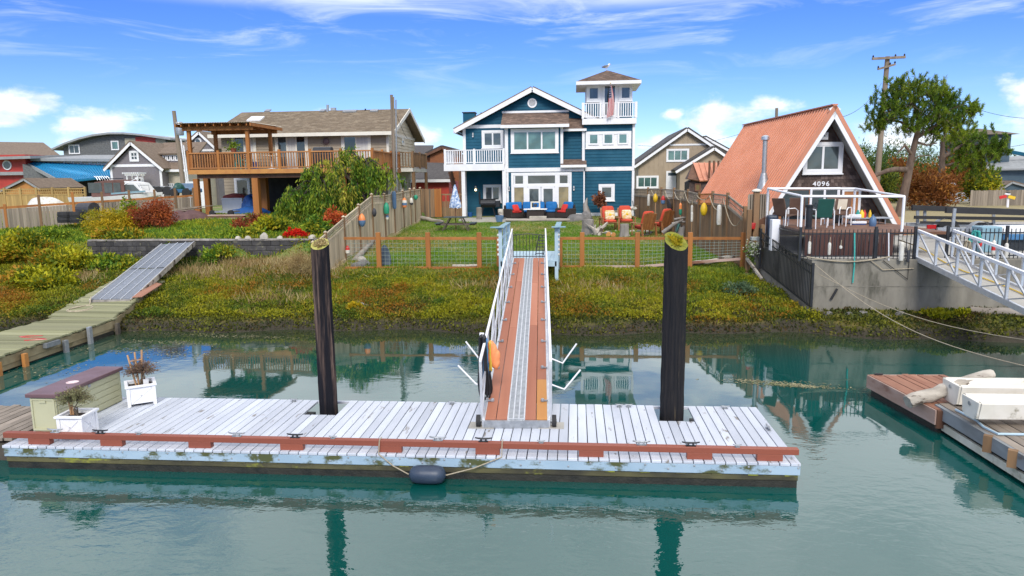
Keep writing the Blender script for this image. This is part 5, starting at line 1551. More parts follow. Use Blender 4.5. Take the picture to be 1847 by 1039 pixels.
fb(750, 356, ['buoy_green'], 'dark green float nearest the gate on the lattice fence', s=1.1, shape='ball')
fb(627, 451, ['buoy_white', 'buoy_red'], 'red and white float hung low on the near lattice panel', s=.85)
gt = thing('cedar_gate', 'solid brown cedar gate beside the far end of the lattice fence', 'gate', at(778, 388, 43.0))
g0, g1 = at(759, 388, 43), at(797, 388, 43)
for k in range(12):
 xx = g0.x + (g1.x - g0.x) * (k + .5) / 12
 MB().box(xx - .052, xx + .052, 42.98, 43.01, 2.2, at(770, 341, 43).z + .02 * (k % 2)).build('board', 'fence_brown' if k < 8 else 'cedar', gt)
MB().box(g0.x - .02, g1.x + .02, 43.02, 43.06, 2.4, 2.52).build('rail', 'cedar_post', gt)
fp = thing('side_fence', 'brown board fence panel with trellis top behind the parasol', 'fence', at(815, 388, 43.3))
g0, g1 = at(797, 388, 43.3), at(838, 388, 43.3)
for k in range(10):
 xx = g0.x + (g1.x - g0.x) * (k + .5) / 10
 MB().box(xx - .062, xx + .062, 43.29, 43.32, 2.2, at(815, 363, 43.3).z).build('board', 'fence_brown', fp)
for k in range(6):
 xx = g0.x + (g1.x - g0.x) * k / 5
 MB().box(xx - .025, xx + .025, 43.28, 43.33, at(815, 363, 43.3).z, at(815, 352, 43.3).z).build('trellis_bar', 'fence_brown', fp)
MB().box(g0.x, g1.x, 43.27, 43.34, at(815, 352, 43.3).z, at(815, 350, 43.3).z + .02).build('cap_rail', 'fence_brown', fp)
# ---- far grey fence on the left
ff = thing('grey_fence', 'grey board fence with cedar posts at the left, before the boat', 'fence', (-16, 35, 2.4))
pts_ = [(-28, 362, 447), (8, 369, 415), (69, 352, 410), (130, 347, 406), (183, 346.5, 402), (232, 343.5, 398), (278, 342.5, 394), (315, 340, 391), (348, 339, 388)]
F0, F1 = (-19.75, 33.0), (-12.4, 38.0)
post_p = [atp(px, py, F0, F1) for px, py, _ in pts_]
me_bd2 = board_mesh('board', .138, .022, 1., 'fence_grey', .004)
fang = math.atan2(F1[1] - F0[1], F1[0] - F0[0])
for k, q in enumerate(post_p):
 piece('fence_post', board_mesh('fence_post', .12, .12, q.z + .02 - 1.9, 'cedar' if k in (1, 3) else 'cedar_post', .008), ff, (q.x + 16, q.y - 35, 1.9 - 2.4), (0, 0, fang))
rail_y = lambda px: 375 + (353 - 375) * px / 348.
for k in range(len(post_p) - 1):
 a = atp(pts_[k][0], rail_y(pts_[k][0]), F0, F1); b = atp(pts_[k + 1][0], rail_y(pts_[k + 1][0]), F0, F1)
 MB().bar(a, b, .06, .11).build('top_rail', 'cedar', ff)
 n = int((b - a).length / .142)
 for j in range(n):
  q = a.lerp(b, (j + .5) / n)
  piece('board', me_bd2, ff, (q.x + 16 + .02, q.y - 35 - .02, 1.9 - 2.4), (0, 0, fang), (1, 1, q.z - .07 - 1.9))
# ---- wire fence across the bank top
wf = thing('wire_fence', 'cedar post and rail fence with green wire mesh across the lawn front', 'fence', (7.4, 26.14, 1.15))
FYW = 26.14
def wire_panel(xa, xb, za, zb_, zta, ztb):
 mb = MB(); n = int((xb - xa) / .15)
 for k in range(1, n):
  x_ = xa + (xb - xa) * k / n; f_ = k / n
  mb.tube([(x_, FYW, za + (zb_ - za) * f_), (x_, FYW, zta + (ztb - zta) * f_)], .0042, 4, False)
 m_ = 7
 for j in range(1, m_):
  f_ = j / m_
  mb.tube([(xa, FYW, za + (zta - za) * f_), (xb, FYW, zb_ + (ztb - zb_) * f_)], .0042, 4, False)
 return mb.build('wire_mesh', 'wire_green', wf, kind='stuff')
PM('wire_green', (.36, .44, .40), (.30, .38, .34), 8, .5, metal=.2)
groups_ = [[620, 682, 771.5, 864, 898], [1012, 1050, 1150, 1245, 1341]]
for gi, xs_ in enumerate(groups_):
 P_ = []
 for k, px in enumerate(xs_):
  base = 484 if gi == 0 else (482 - max(0, px - 1150) * .075)
  top_ = 424 if px not in (898, 1012) else 428
  a, b = at(px, base + 2, FYW), at(px, top_, FYW)
  thin = px in (898, 1012)
  if not (gi == 0 and k == 0):
   MB().box(b.x - (.05 if thin else .085), b.x + (.05 if thin else .085), FYW - .07, FYW + .07, a.z - .25, b.z + (.0 if thin else .10)).build('post', 'cedar', wf, bevel=.008)
  P_.append((b.x, a.z + .06, at(px, 430, FYW).z))
 for (xa, za, ta), (xb, zb_, tb_) in zip(P_[:-1], P_[1:]):
  MB().bar(V(xa, FYW, ta), V(xb, FYW, tb_), .07, .10).build('top_rail', 'cedar', wf)
  MB().bar(V(xa, FYW + .002, za), V(xb, FYW + .002, zb_), .07, .09).build('bottom_rail', 'raft_side' if xa > 9 else 'cedar', wf)
  wire_panel(xa + .08, xb - .08, za + .04, zb_ + .04, ta - .05, tb_ - .05)
def log(pts, r, mat, label, nm='driftwood_log', n=12, seed=1, cat='log', grp=None):
 g = random.Random(seed)
 P = [Vector(p_) for p_ in pts]
 Q = []
 for a, b in zip(P[:-1], P[1:]):
  for k in range(6):
   Q.append(a.lerp(b, k / 6) + V(0, 0, g.uniform(-.25, .25) * r))
 Q.append(P[-1])
 rs = [r * (1 - .25 * i / len(Q)) * g.uniform(.9, 1.1) for i in range(len(Q))]
 mb = MB(); mb.tube(Q, rs, n)
 mb.v = [(q[0] + g.uniform(-.06, .06) * r, q[1] + g.uniform(-.06, .06) * r, q[2] + g.uniform(-.06, .06) * r) for q in mb.v]
 return solo(mb, nm, mat, label, cat, grp, smooth=True)
def gpt(px, py, dz=0.):           # ground point under a sight line
 d = _ray(px, py); tt = 5.
 for _ in range(4000):
  q = _O + d * tt
  if q.z <= float(gz(q.x, q.y, False)) + dz or tt > 300:
   break
  tt += .03
 return _O + d * tt
log([gpt(1245, 482, .05) + V(0, .15, .08), gpt(1338, 466, .05) + V(0, .15, .10)], .09, 'driftwood_x', 'pale driftwood pole along the foot of the right wire panels', seed=2)
log([gpt(1235, 420, .05), gpt(1300, 441, .05), gpt(1334, 460, .05)], .11, 'driftwood', 'long grey driftwood branch lying on the lawn inside the right fence corner', seed=3)
log([gpt(815, 483, .05) + V(0, .2, .05), gpt(860, 482, .05) + V(0, .2, .05)], .06, 'driftwood_x', 'short pale driftwood stick at the foot of the left wire panels', seed=4)
log([gpt(640, 470, .05), gpt(668, 440, .05), gpt(673, 432, .05)], .12, 'log_grey', 'weathered timber edging beside the lattice fence foot', seed=5)
log([gpt(645, 545, .05), gpt(683, 558, .05)], .04, 'driftwood', 'thin dark branch lying on the bank left of the gangway', seed=6)
log([gpt(857, 551, .05), gpt(895, 553, .05)], .035, 'driftwood_x', 'thin pale stick lying on the bank beside the gangway', seed=7)
# ---- right hand yard fence
R0, R1 = (12.58, 43.5), (15.1, 26.2)
rang = math.atan2(R1[1] - R0[1], R1[0] - R0[0])
rf = thing('brown_fence', 'brown board fence hung with floats along the right of the yard', 'fence', (14, 34, 1.7))
tp_ = [(1142, 340), (1169, 341), (1193, 341), (1216, 342), (1241, 345), (1261, 350), (1286, 349), (1313, 352), (1344, 377)]
RP = [atp(px, py, R0, R1) for px, py in tp_]
me_rb = board_mesh('board', .14, .022, 1., 'fence_brown', .004)
me_rb2 = board_mesh('board', .14, .022, 1., 'fence_grey', .004)
for k, q in enumerate(RP):
 zb = float(gz(q.x - .5, q.y)) - .1
 piece('fence_post', board_mesh('fence_post', .13 if k == 8 else .10, .13 if k == 8 else .10, q.z + .10 - zb, 'cedar_post', .006), rf, (q.x - 14, q.y - 34, zb - 1.7), (0, 0, rang))
for i, (a, b) in enumerate(zip(RP[:-1], RP[1:])):
 u = V(0, 0, 1); LB = .42
 m_r = 'cedar' if i == 5 else 'fence_grey'
 MB().bar(a - u * .02, b - u * .02, .06, .06).build('cap_rail', m_r, rf); MB().bar(a - u * LB, b - u * LB, .05, .09).build('lattice_rail', m_r, rf)
 dd = (b - a); L_ = math.hypot(dd.x, dd.y); n = max(1, int(L_ / .147))
 nv = V(dd.y, -dd.x, 0).normalized() * -.02
 for k in range(n):
  q = a.lerp(b, (k + .5) / n); zb = float(gz(q.x - .6, q.y)) - .02
  piece('board', me_rb if (i * 7 + k) % 9 or i != 5 else me_rb2, rf, (q.x - 14 + nv.x, q.y - 34 + nv.y, zb - 1.7), (0, 0, rang), (L_ / n / .147, 1, q.z - LB - zb))
 mb = MB(); m_ = max(4, int(L_ / .12))
 for k in range(m_):
  q = a.lerp(b, (k + .5) / m_); mb.bar(q - u * (LB - .04), q - u * .05, .02, .02, (0, 1, 0))
 mb.bar(a - u * LB * .5, b - u * LB * .5, .02, .02)
 mb.build('lattice', m_r, rf, kind='stuff')
tall = thing('gate_post', 'tall brown post with round cap at the corner by the orange roof', 'post', atp(1344, 420, R0, R1) + V(.5, .6, 0))
c0 = tall.location.copy(); zt_ = at(1343, 346, c0.y).z
MB().box(c0.x - .10, c0.x + .10, c0.y - .10, c0.y + .10, 1.4, zt_).build('shaft', 'fence_brown', tall, bevel=.01)
MB().lathe([(.17, 0), (.18, .04), (.12, .08), (.02, .11)], (c0.x, c0.y, zt_), 14).build('cap', 'trim_cream', tall)
def rb(px, py, mats, label, **k):
 q = atp(px, py, R0, R1); buoy(q + V(-.2, -.06, 0), mats, label, group='floats hung on the brown fence', **k)
rb(1176.5, 361, ['buoy_white'], 'slim white float at the far left of the brown fence', s=.9, shape='long')
rb(1189, 357, ['buoy_yellow'], 'yellow float second from the left on the brown fence', s=1.2, shape='egg', stick=1.1)
rb(1203, 361, ['buoy_blue', 'buoy_red'], 'red and blue float third from the left on the brown fence', s=1.1, shape='bullet')
rb(1235, 377, ['buoy_green', 'buoy_orange'], 'small orange and green float mid way along the brown fence', s=.8, shape='long', stick=.2)
rb(1256, 379, ['buoy_white'], 'upper white float of the pair threaded on a pole', s=.62, shape='long')
rb(1256, 391, ['buoy_white'], 'lower white float of the pair threaded on a pole', s=.62, shape='long', stick=.95)
rb(1278, 377, ['buoy_yellow'], 'large bright yellow float beside the orange lattice panel', s=1.4, shape='egg')
rb(1306, 388, ['buoy_white'], 'long clean white fender hung on the brown fence near its low end', s=1.12, shape='long')
q = atp(1213, 371, R0, R1) + V(-.2, -.05, 0)
o = solo(MB().lathe([(.02, -.03), (.30, -.03), (.33, 0), (.30, .03), (.02, .03)], (0, 0, 0), 20), 'round_float', 'buoy_dark', 'round dark disc hung on the brown fence', 'float', smooth=True)
o.location = q; o.rotation_euler = (0, PI / 2 - .2, rang + PI / 2)
sw = thing('rope_swag', 'pale rope draped in swags along the top of the brown fence', 'rope', RP[4])
hp = [(1155, 344), (1181, 343), (1189, 345), (1205, 344), (1222, 346), (1241, 346), (1258, 360), (1263, 352), (1286, 353), (1301, 380), (1312, 358), (1333, 398), (1348, 383)]
for (a, b, dep) in (((1180, 343), (1193, 344), 14), ((1205, 344), (1222, 347), 22), ((1222, 346), (1241, 348), 22), ((1241, 346), (1260, 352), 28), ((1263, 352), (1286, 354), 12), ((1287, 353), (1312, 358), 36), ((1312, 358), (1348, 383), 58)):
 mb = MB(); ps = []
 for k in range(13):
  f_ = k / 12; ps.append(atp(a[0] + (b[0] - a[0]) * f_, a[1] + (b[1] - a[1]) * f_ + dep * (1 - (2 * f_ - 1) ** 2) * .62, R0, R1) + V(-.16, -.05, 0))
 mb.tube(ps, .016, 6); mb.build('rope', 'rope', sw, smooth=True)
gf = thing('scalloped_fence', 'weathered grey board fence with scalloped top below the orange roof', 'fence', (16, 29, 1.9))
g0, g1 = at(1348, 400, 29), at(1386, 400, 29)
for k in range(9):
 xx = g0.x + (g1.x - g0.x) * (k + .5) / 9
 zt_ = at(1366, 352, 29).z
 MB().prism([(xx - .06, 1.7), (xx + .06, 1.7), (xx + .06, zt_), (xx + .03, zt_ + .05), (xx - .03, zt_ + .05), (xx - .06, zt_)], 28.98, 29.0, 'xz').build('board', 'fence_grey', gf)
MB().box(g0.x, g1.x, 29.003, 29.05, zt_ - .3, zt_ - .2).build('rail', 'fence_grey', gf)
mb = MB(); mb.tube([at(1361 + 2.2 * math.sin(k * 1.1), 352 + k * 2.2, 28.93) for k in range(24)], .02, 6)
solo(mb, 'twisted_rope', 'rope_teal', 'teal wavy rope hanging on the grey scalloped fence', 'rope', smooth=True)
# ---- sea wall and terrace
WX0, WX1 = 15.95, 34.
sw_ = thing('sea_wall', 'stained grey concrete sea wall below the orange A-frame', 'wall', (20, WALL_Y, .3))
MB().box(WX0, WX1, WALL_Y, WALL_Y + .35, -.3, PLAT_Z).build('wall_face', 'concrete', sw_, bevel=.02)
MB().add([(WX0, WALL_Y, -.3), (WX0 + .35, WALL_Y + .36, -.3), (15.4, 25.6, -.3), (15.05, 25.6, -.3), (WX0, WALL_Y, PLAT_Z - .01), (WX0 + .35, WALL_Y + .36, PLAT_Z - .01), (15.75, 25.6, PLAT_Z - .01), (15.45, 25.6, PLAT_Z - .01)], [(0, 1, 2, 3), (4, 5, 6, 7), (0, 4, 7, 3), (1, 2, 6, 5), (0, 1, 5, 4), (3, 7, 6, 2)]).build('return_wall', 'concrete', sw_)
MB().box(WX0 + .05, WX1, WALL_Y - .012, WALL_Y - .001, 1.18, 1.20).build('form_line', 'concrete', sw_)
tag(MB().prism([(16.1, WALL_Y + .37), (34, WALL_Y + .37), (34, 30), (23.2, 30), (14.9, 30)], 1.9, PLAT_Z, 'xy').build('terrace', 'concrete_flat'), kind='structure')
tag(MB().box(22, 60, 33.4, 37.0, 2.0, 2.06).build('driveway', 'gravel'), kind='structure')
tag(MB().box(18, 90, 56, 70, 2.0, 2.38).build('road', 'gravel'), kind='structure')
AFX, AFY, ARZ = 19.36, 30.0, .105
dk = thing('cabin_deck', 'raised brown deck with board skirt in front of the A-frame cabin', 'deck', (17.8, 24, PLAT_Z))
DKX0, DKX1, DKF = at(1452, 430, 22.4).x, at(1612, 430, 22.4).x, 22.4
CDZ = at(1530, 419, 22.4).z
MB().box(DKX0, DKX1 + 1.6, DKF + .03, 29.4, CDZ - .08, CDZ).build('floor', 'deck_brown', dk)
me_s = board_mesh('skirt_board', .135, .025, CDZ - .05 - PLAT_Z, 'skirt', .004) if 'skirt' in MAT else None
PM('skirt', (.085, .035, .028), (.06, .026, .022), 3, .8, .001, stretch=WG, rand=.15)
me_s = board_mesh('skirt_board', .135, .025, CDZ - .02 - PLAT_Z, 'skirt', .004)
n = int((DKX1 - DKX0) / .14)
for k in range(n):
 piece('skirt_board', me_s, dk, (DKX0 + (k + .5) * (DKX1 - DKX0) / n - 17.8, DKF - 24, .0))
# ---- the A-frame
af = thing('aframe_cabin', 'shingled A-frame cabin with salmon ribbed metal roof and 4096 on its front', 'cabin', (AFX, AFY, PLAT_Z), ARZ)
AH, AW, AL = at(1505, 190, AFY).z - PLAT_Z, 3.25, 10.6
FYL = .8      # facade set back under the roof
def afl(px, py, yl=FYL):
 d = _ray(px, py)
 Mi = frame(af).inverted()
 o_ = Mi @ _O; dd = Mi.to_3x3() @ d
 q = o_ + dd * ((yl - o_.y) / dd.y)
 return q
def AB(mb, name, mat, parent=None, **k):
 return mb.build(name, mat, parent or af, world=False, **k)
ln = math.hypot(AW, AH)
for s_ in (-1, 1):
 nrm = V(s_ * AH / ln, 0, AW / ln)
 foot, apx = V(s_ * AW, 0, 0), V(0, 0, AH)
 mb = MB()
 q = [foot, apx, apx + V(0, AL, 0), foot + V(0, AL, 0)]
 vs = [p_ for p_ in q] + [p_ - nrm * .10 for p_ in q]
 mb.add(vs, [(0, 1, 2, 3), (7, 6, 5, 4), (0, 4, 5, 1), (1, 5, 6, 2), (2, 6, 7, 3), (3, 7, 4, 0)]); AB(mb, 'roof', 'copper_roof')
 mb = MB()
 k = 0
 y_ = .18
 while y_ < AL - .1:
  mb.bar(foot + V(0, y_, 0) + nrm * .02, apx + V(0, y_, 0) + nrm * .02, .06, .05, nrm); y_ += .275
 AB(mb, 'roof_ribs', 'copper_rib', kind='stuff')
 AB(MB().bar(foot + V(0, -.03, 0) - nrm * .03, apx + V(0, -.03, -.0) - nrm * .03, .07, .16, nrm), 'edge_trim', 'copper_roof')
 AB(MB().bar(foot + V(0, -.02, 0) - nrm * .19, apx + V(0, -.02, 0) - nrm * .19, .06, .17, nrm), 'barge_board', 'white_trim')
 q = [foot - nrm * .12, apx - nrm * .12, apx - nrm * .12 + V(0, FYL, 0), foot - nrm * .12 + V(0, FYL, 0)]
 AB(MB().slab([p_ + V(0, .03, 0) for p_ in q], .02), 'soffit', 'soffit')
AB(MB().bar(V(0, -.05, AH + .03), V(0, AL, AH + .03), .22, .05), 'ridge_cap', 'copper_roof')
hw = lambda z: (AH - z) * AW / AH - .22
AB(MB().prism([(-hw(0), 0), (hw(0), 0), (0, AH - .30)], FYL + .02, AL - .3, 'xz'), 'wall', 'aframe_shingle')
z0_ = CDZ - PLAT_Z
o = tabs('wall_shingles', 'tab_wood', af, *[frame(af) @ q for q in (V(-hw(z0_ - .3), FYL, z0_ - .3), V(hw(z0_ - .3), FYL, z0_ - .3), V(0, FYL, AH - .3), V(0, FYL, AH - .3))], .13, .17, .018, seed=9)
def afwin(px0, px1, py0, py1, cols, **k):
 a, b = afl(px0, (py0 + py1) / 2), afl(px1, (py0 + py1) / 2); c_, d_ = afl((px0 + px1) / 2, py1), afl((px0 + px1) / 2, py0)
 Fm = frame(af)
 return window(af, a.x, b.x, c_.z, d_.z, FYL - .03, cols, 1, M=Fm, **k)
afwin(1447.6, 1519, 256.5, 313, 2, tw=.14, proud=.06, gl='glass')
afwin(1480, 1492.5, 239, 252, 1, tw=.07, gl='glass_dark', sill=False)
afwin(1404, 1462, 338, 402, 1, tw=.07, gl='glass_dark', trim='teak', sill=False, name='picture_window')
afwin(1458, 1512, 338, 412, 2, tw=.06, gl='glass_dark', sill=False, name='sliding_door')
afwin(1516, 1550, 341, 412, 1, tw=.05, gl='teak', trim='white_trim', sill=False, name='cabin_door')
d = _ray(1377, 335)
Mi = frame(af).inverted(); o_ = Mi @ _O; dd = Mi.to_3x3() @ d
nl = V(-AH / ln, 0, AW / ln); bp = o_ + dd * ((V(-AW, 0, 0) - o_).dot(nl) / dd.dot(nl))
sp2 = AB(MB().tube([bp + V(0, 0, -.25), bp + V(0, 0, 1.95)], .10, 14), 'stove_pipe', 'galv', smooth=True)
AB(MB().lathe([(.34, -.45), (.22, .1), (.12, .55)], bp, 14), 'flashing', 'galv', sp2, smooth=True)
AB(MB().lathe([(.11, 1.93), (.17, 1.96), (.17, 2.10), (.05, 2.16)], bp, 14), 'rain_cap', 'alu_bright', sp2, smooth=True)
def text_mesh(s, size, mat, name, M, parent, depth=.012):
 cu = bpy.data.curves.new(name, 'FONT'); cu.body = s; cu.size = size; cu.extrude = depth; cu.align_x = 'CENTER'; cu.space_character = 1.08; cu.offset = .012 * size
 to = bpy.data.objects.new(name, cu); COL.objects.link(to)
 dg = bpy.context.evaluated_depsgraph_get()
 me = bpy.data.meshes.new_from_object(to.evaluated_get(dg)); bpy.data.objects.remove(to)
 me.materials.clear(); me.materials.append(MAT[mat])
 return piece(name, me, parent, None, M=M)
q = afl(1480, 335.5)
for i, ch_ in enumerate('4096'):
 text_mesh(ch_, .27, 'white_paint', 'numeral', Matrix.Translation((q.x - .28 + i * .185, FYL - .04, q.z)) @ Matrix.Rotation(PI / 2, 4, 'X') @ Matrix.Diagonal((1.15, 1, 1, 1)), af)
# ---- white canopy frame on the deck
cf = thing('canopy_frame', 'bare white metal canopy frame standing over the cabin deck', 'canopy', (17.5, 24.4, PLAT_Z))
FY, BY = 22.5, 26.6
f0, f1 = at(1447, 354, FY), at(1631, 354.5, FY); b0, b1 = at(1386.5, 341, BY), at(1549, 341, BY)
b0.x = f0.x + .05; b1.x = f1.x + .1; b0.y = b1.y = BY; b0.z = f0.z + .18; b1.z = f1.z + .18
for q in (f0, f1, b0, b1, (b0 + b1) / 2):
 zb = PLAT_Z if q.x > DKX1 + .5 or q.x < DKX0 else CDZ
 MB().tube([V(q.x, q.y, zb), q], .042, 10).build('post', 'white_paint', cf)
for a, b in ((f0, f1), (b0, b1), (f0, b0), (f1, b1)):
 MB().tube([a, b], .04, 10).build('top_bar', 'white_paint', cf)
# ---- black picket fences
def picket(name, label, a, b, h, post_ends, gap=.115, skip=None, zb=0., rails=(.04, .62), grp='black picket fence runs'):
 t_ = thing(name, label, 'fence', (a + b) / 2, 0, grp)
 u = V(0, 0, 1); d = b - a; L = math.hypot(d.x, d.y); n = int(L / gap); ang = math.atan2(d.y, d.x); sh = d.z / L
 me_ = board_mesh('picket', .018, .018, h, 'black_metal', 0)
 Fi = frame(t_).inverted()
 for k in range(1, n):
  q = a.lerp(b, k / n); piece('picket', me_, t_, None, M=Fi @ Matrix.Translation(q) @ Matrix.Rotation(ang, 4, 'Z'))
 for f_ in rails:
  MB().bar(a + u * (h * f_), b + u * (h * f_), .03, .035).build('rail', 'black_metal', t_)
 for q in post_ends:
  MB().box(q.x - .035, q.x + .035, q.y - .035, q.y + .035, q.z - .05, q.z + h + .08).build('post', 'black_metal', t_)
 return t_
py_ = WALL_Y + .16
A_ = V(at(1443, 440, py_).x, py_, PLAT_Z); B_ = V(at(1650, 440, py_).x, py_, PLAT_Z)
hp_ = at(1540, 414, py_).z - PLAT_Z
picket('picket_fence', 'black picket fence along the sea wall edge in front of the cabin deck', A_, B_, hp_, [A_, A_.lerp(B_, .66), B_], rails=(.10, .86))
C_ = V(15.75, 25.2, PLAT_Z)
picket('picket_fence', 'black picket fence on the left side of the cabin deck', A_ + V(0, .1, 0), C_, hp_, [C_], rails=(.10, .86))
S0, S1 = at(1380, 414, 25.0), at(1472, 481, 21.05)
S0.z -= 1.30; S1.z -= 1.22; S0 += V(-.16, -.1, 0); S1 += V(-.12, -.1, 0)
picket('picket_fence', 'black picket panel sloping down the bank beside the sea wall', S0, S1, 1.26, [S0, S1], gap=.10, rails=(.03, .80, .97))
A2, B2 = V(at(1705, 440, py_ + .2).x, py_ + .1, PLAT_Z), V(24.5, py_ + .1, PLAT_Z)
picket('picket_fence', 'black picket fence on the sea wall beyond the right gangway', A2, B2, hp_, [A2, A2.lerp(B2, .35), B2], rails=(.10, .86))
def post_thing(px, ptop, Y, w_, label, mat='cedar_post'):
 a = at(px, ptop, Y); zb = float(gz(a.x - .1, Y)) - .2
 return solo(MB().box(a.x - w_ / 2, a.x + w_ / 2, Y - w_ / 2, Y + w_ / 2, zb, a.z), 'timber_post', mat, label, 'post', bevel=.01)
post_thing(1352, 378, 25.6, .16, 'square brown timber post where wire fence and brown fence meet')
post_thing(1376, 405, 25.1, .13, 'square timber post at the head of the sloping black panel')
solo(MB().bar(at(1352, 451, 25.6), at(1376, 460, 25.1), .05, .12), 'short_rail', 'raft_side', 'short reddish rail bridging the two corner posts', 'rail')
solo(MB().bar(at(1347, 466, 25.5), at(1374, 503, 24.6), .08, .08), 'bank_timber', 'driftwood_x', 'grey timber running down the bank from the corner post', 'timber')
q = at(1362, 447, 25.2)
wp = thing('white_flowers', 'mound of small white flowers by the corner posts', 'plant', q)
leaves(np.array(q) + rng.normal(size=(420, 3)) * np.array([.17, .14, .14]), .06, .7, None, 1, 'lf_white', 'blossom', wp, 4)
leaves(np.array(q) + rng.normal(size=(260, 3)) * np.array([.17, .14, .16]) + np.array([0, .05, -.1]), .09, .4, None, 1, 'lf_weed', 'foliage', wp, 5)
MB().lathe([(.02, -.32), (.1, -.32), (.15, -.1), (.02, -.1)], q, 12).build('pot', 'block_dark', wp)
solo(MB().box(at(1353, 445, 25.4).x, at(1368, 445, 25.4).x, 25.2, 25.45, at(1360, 433, 25.4).z, at(1360, 427, 25.4).z), 'small_crate', 'soffit', 'small pale wooden crate wedged between the corner posts', 'crate', bevel=.01)
solo(MB().lathe([(.09, 0), (.12, .2), (.11, .22), (.02, .22)], at(1357, 413, 26.5), 14), 'red_bucket', 'buoy_red', 'small red bucket on the slope below the orange roof', 'bucket', smooth=True)
solo(MB().bar(at(1345, 418, 26.6), at(1384, 395, 26.8), .09, .25), 'ramp_board', 'deck_brown', 'brown plank leaning up to the cabin deck from the corner posts', 'plank')
def wfloat(px, py, mats, label, s, shape='long', Y=None):
 buoy(at(px, py, (WALL_Y - .12) if Y is None else Y), mats, label, s=s, shape=shape, group='floats hung on the black fence')
wfloat(1460, 447, ['buoy_white'], 'clouded white jug float, leftmost on the black fence', .52)
wfloat(1496, 449, ['buoy_white'], 'white jug float second from the left on the black fence', .52)
wfloat(1516.5, 446, ['buoy_white'], 'little pale float between jug float and teal rope', .40, 'ball')
wfloat(1626, 454, ['buoy_white'], 'big white cylinder fender hanging at the gangway end of the fence', .78)
wfloat(1638, 462, ['buoy_dark'], 'dark grey fender beside the big white one', .5)
Yr = WALL_Y + .1
wfloat(1792, 447, ['buoy_white', 'buoy_red', 'buoy_white'], 'white fender with a red print on the right fence', .62, 'long', Yr)
wfloat(1815, 452, ['buoy_white'], 'grubby cream fender on the right fence beside the printed one', .6, 'long', Yr)
wfloat(1768, 440, ['buoy_red'], 'small red float on the right fence', .5, 'egg', Yr)
hang_loops(1745, 436, Yr, 5, .22, .40, .02, 'rope', 'coiled_rope', 'pale coiled rope hanging on the fence right of the gangway top', 'rope', 21)
hang_loops(1762, 418, Yr, 4, .22, .36, .024, 'rope_teal', 'coiled_rope', 'mint green coiled rope hanging on the right fence', 'rope', 22)
hang_loops(1726, 440, Yr, 3, .10, .42, .016, 'rope', 'coiled_rope', 'thin pale rope coil nearest the right gangway post', 'rope', 23)
mb = MB(); mb.tube([at(1541.5, 420, WALL_Y + .05), at(1541.5, 450, WALL_Y - .04), at(1541, 480, WALL_Y - .04), at(1538, 510, WALL_Y - .05)], .022, 6)
solo(mb, 'hanging_rope', 'rope_teal', 'mint green rope hanging down the sea wall from the fence', 'rope', smooth=True)
mb = MB(); mb.tube([at(1455 + k * 15, 463 + 9 * math.sin(PI * k / 10), WALL_Y - .06) for k in range(11)], .02, 6)
solo(mb, 'slack_hose', 'rope', 'pale hose sagging along the top of the sea wall', 'hose', smooth=True)
mb = MB(); mb.tube([at(1567, 467, WALL_Y - .05), at(1593, 487, WALL_Y - .05), at(1648, 484, WALL_Y - .05)], .014, 6)
solo(mb, 'wall_line', 'rope', 'thin pale line dropping across the sea wall', 'rope', smooth=True)
mb = MB(); mb.tube([at(1593, 470, WALL_Y - .05), at(1637, 504, WALL_Y - .05), at(1640, 470, WALL_Y - .05)], .012, 6)
solo(mb, 'black_line', 'black_rope', 'black line hanging in a vee on the sea wall', 'rope', smooth=True)
solo(MB().tube([at(1603, 420, WALL_Y - .02), at(1603, 470, WALL_Y - .02)], .018, 8), 'white_pole', 'white_paint', 'thin white pole tied upright to the black fence', 'pole')
solo(MB().tube([at(1510, 521, WALL_Y - .05), at(1499, 540, WALL_Y - .05)], .035, 8), 'drain_strap', 'black_rope', 'short black strap hanging on the lower sea wall', 'strap')
for (a, b, sag, label) in ((at(1470, 477, 21.0), at(1900, 672, 13.0), .5, 'upper pale mooring line running down to the water at right'), (at(1476, 494, 21.0), at(1900, 620, 15.5), .35, 'lower mooring line running from the sea wall to the right')):
 mb = MB(); mb.tube([a.lerp(b, k / 20) + V(0, 0, -sag * math.sin(PI * k / 20)) for k in range(21)], .009, 6)
 solo(mb, 'mooring_line', 'rope', label, 'rope', smooth=True)
log([at(1748, 560, 20.9), at(1870, 566, 20.6)], .13, 'log_grey', 'brown beach log at the sea wall foot under the right gangway', 'beach_log', 12, 41)
for k in range(14):
 xx = 16.3 + k * .55 + rnd.uniform(-.2, .2); s_ = rnd.uniform(.09, .18); zz_ = float(gz(xx, 20.95))
 o = lump('toe_stone', 'rock', 'dark stone in the row along the sea wall foot', 'stone', V(xx, 20.95 + rnd.uniform(-.2, .15), zz_ - .03), s_, s_ * .8, s_ * .7, k); o['group'] = 'stones at the sea wall foot'
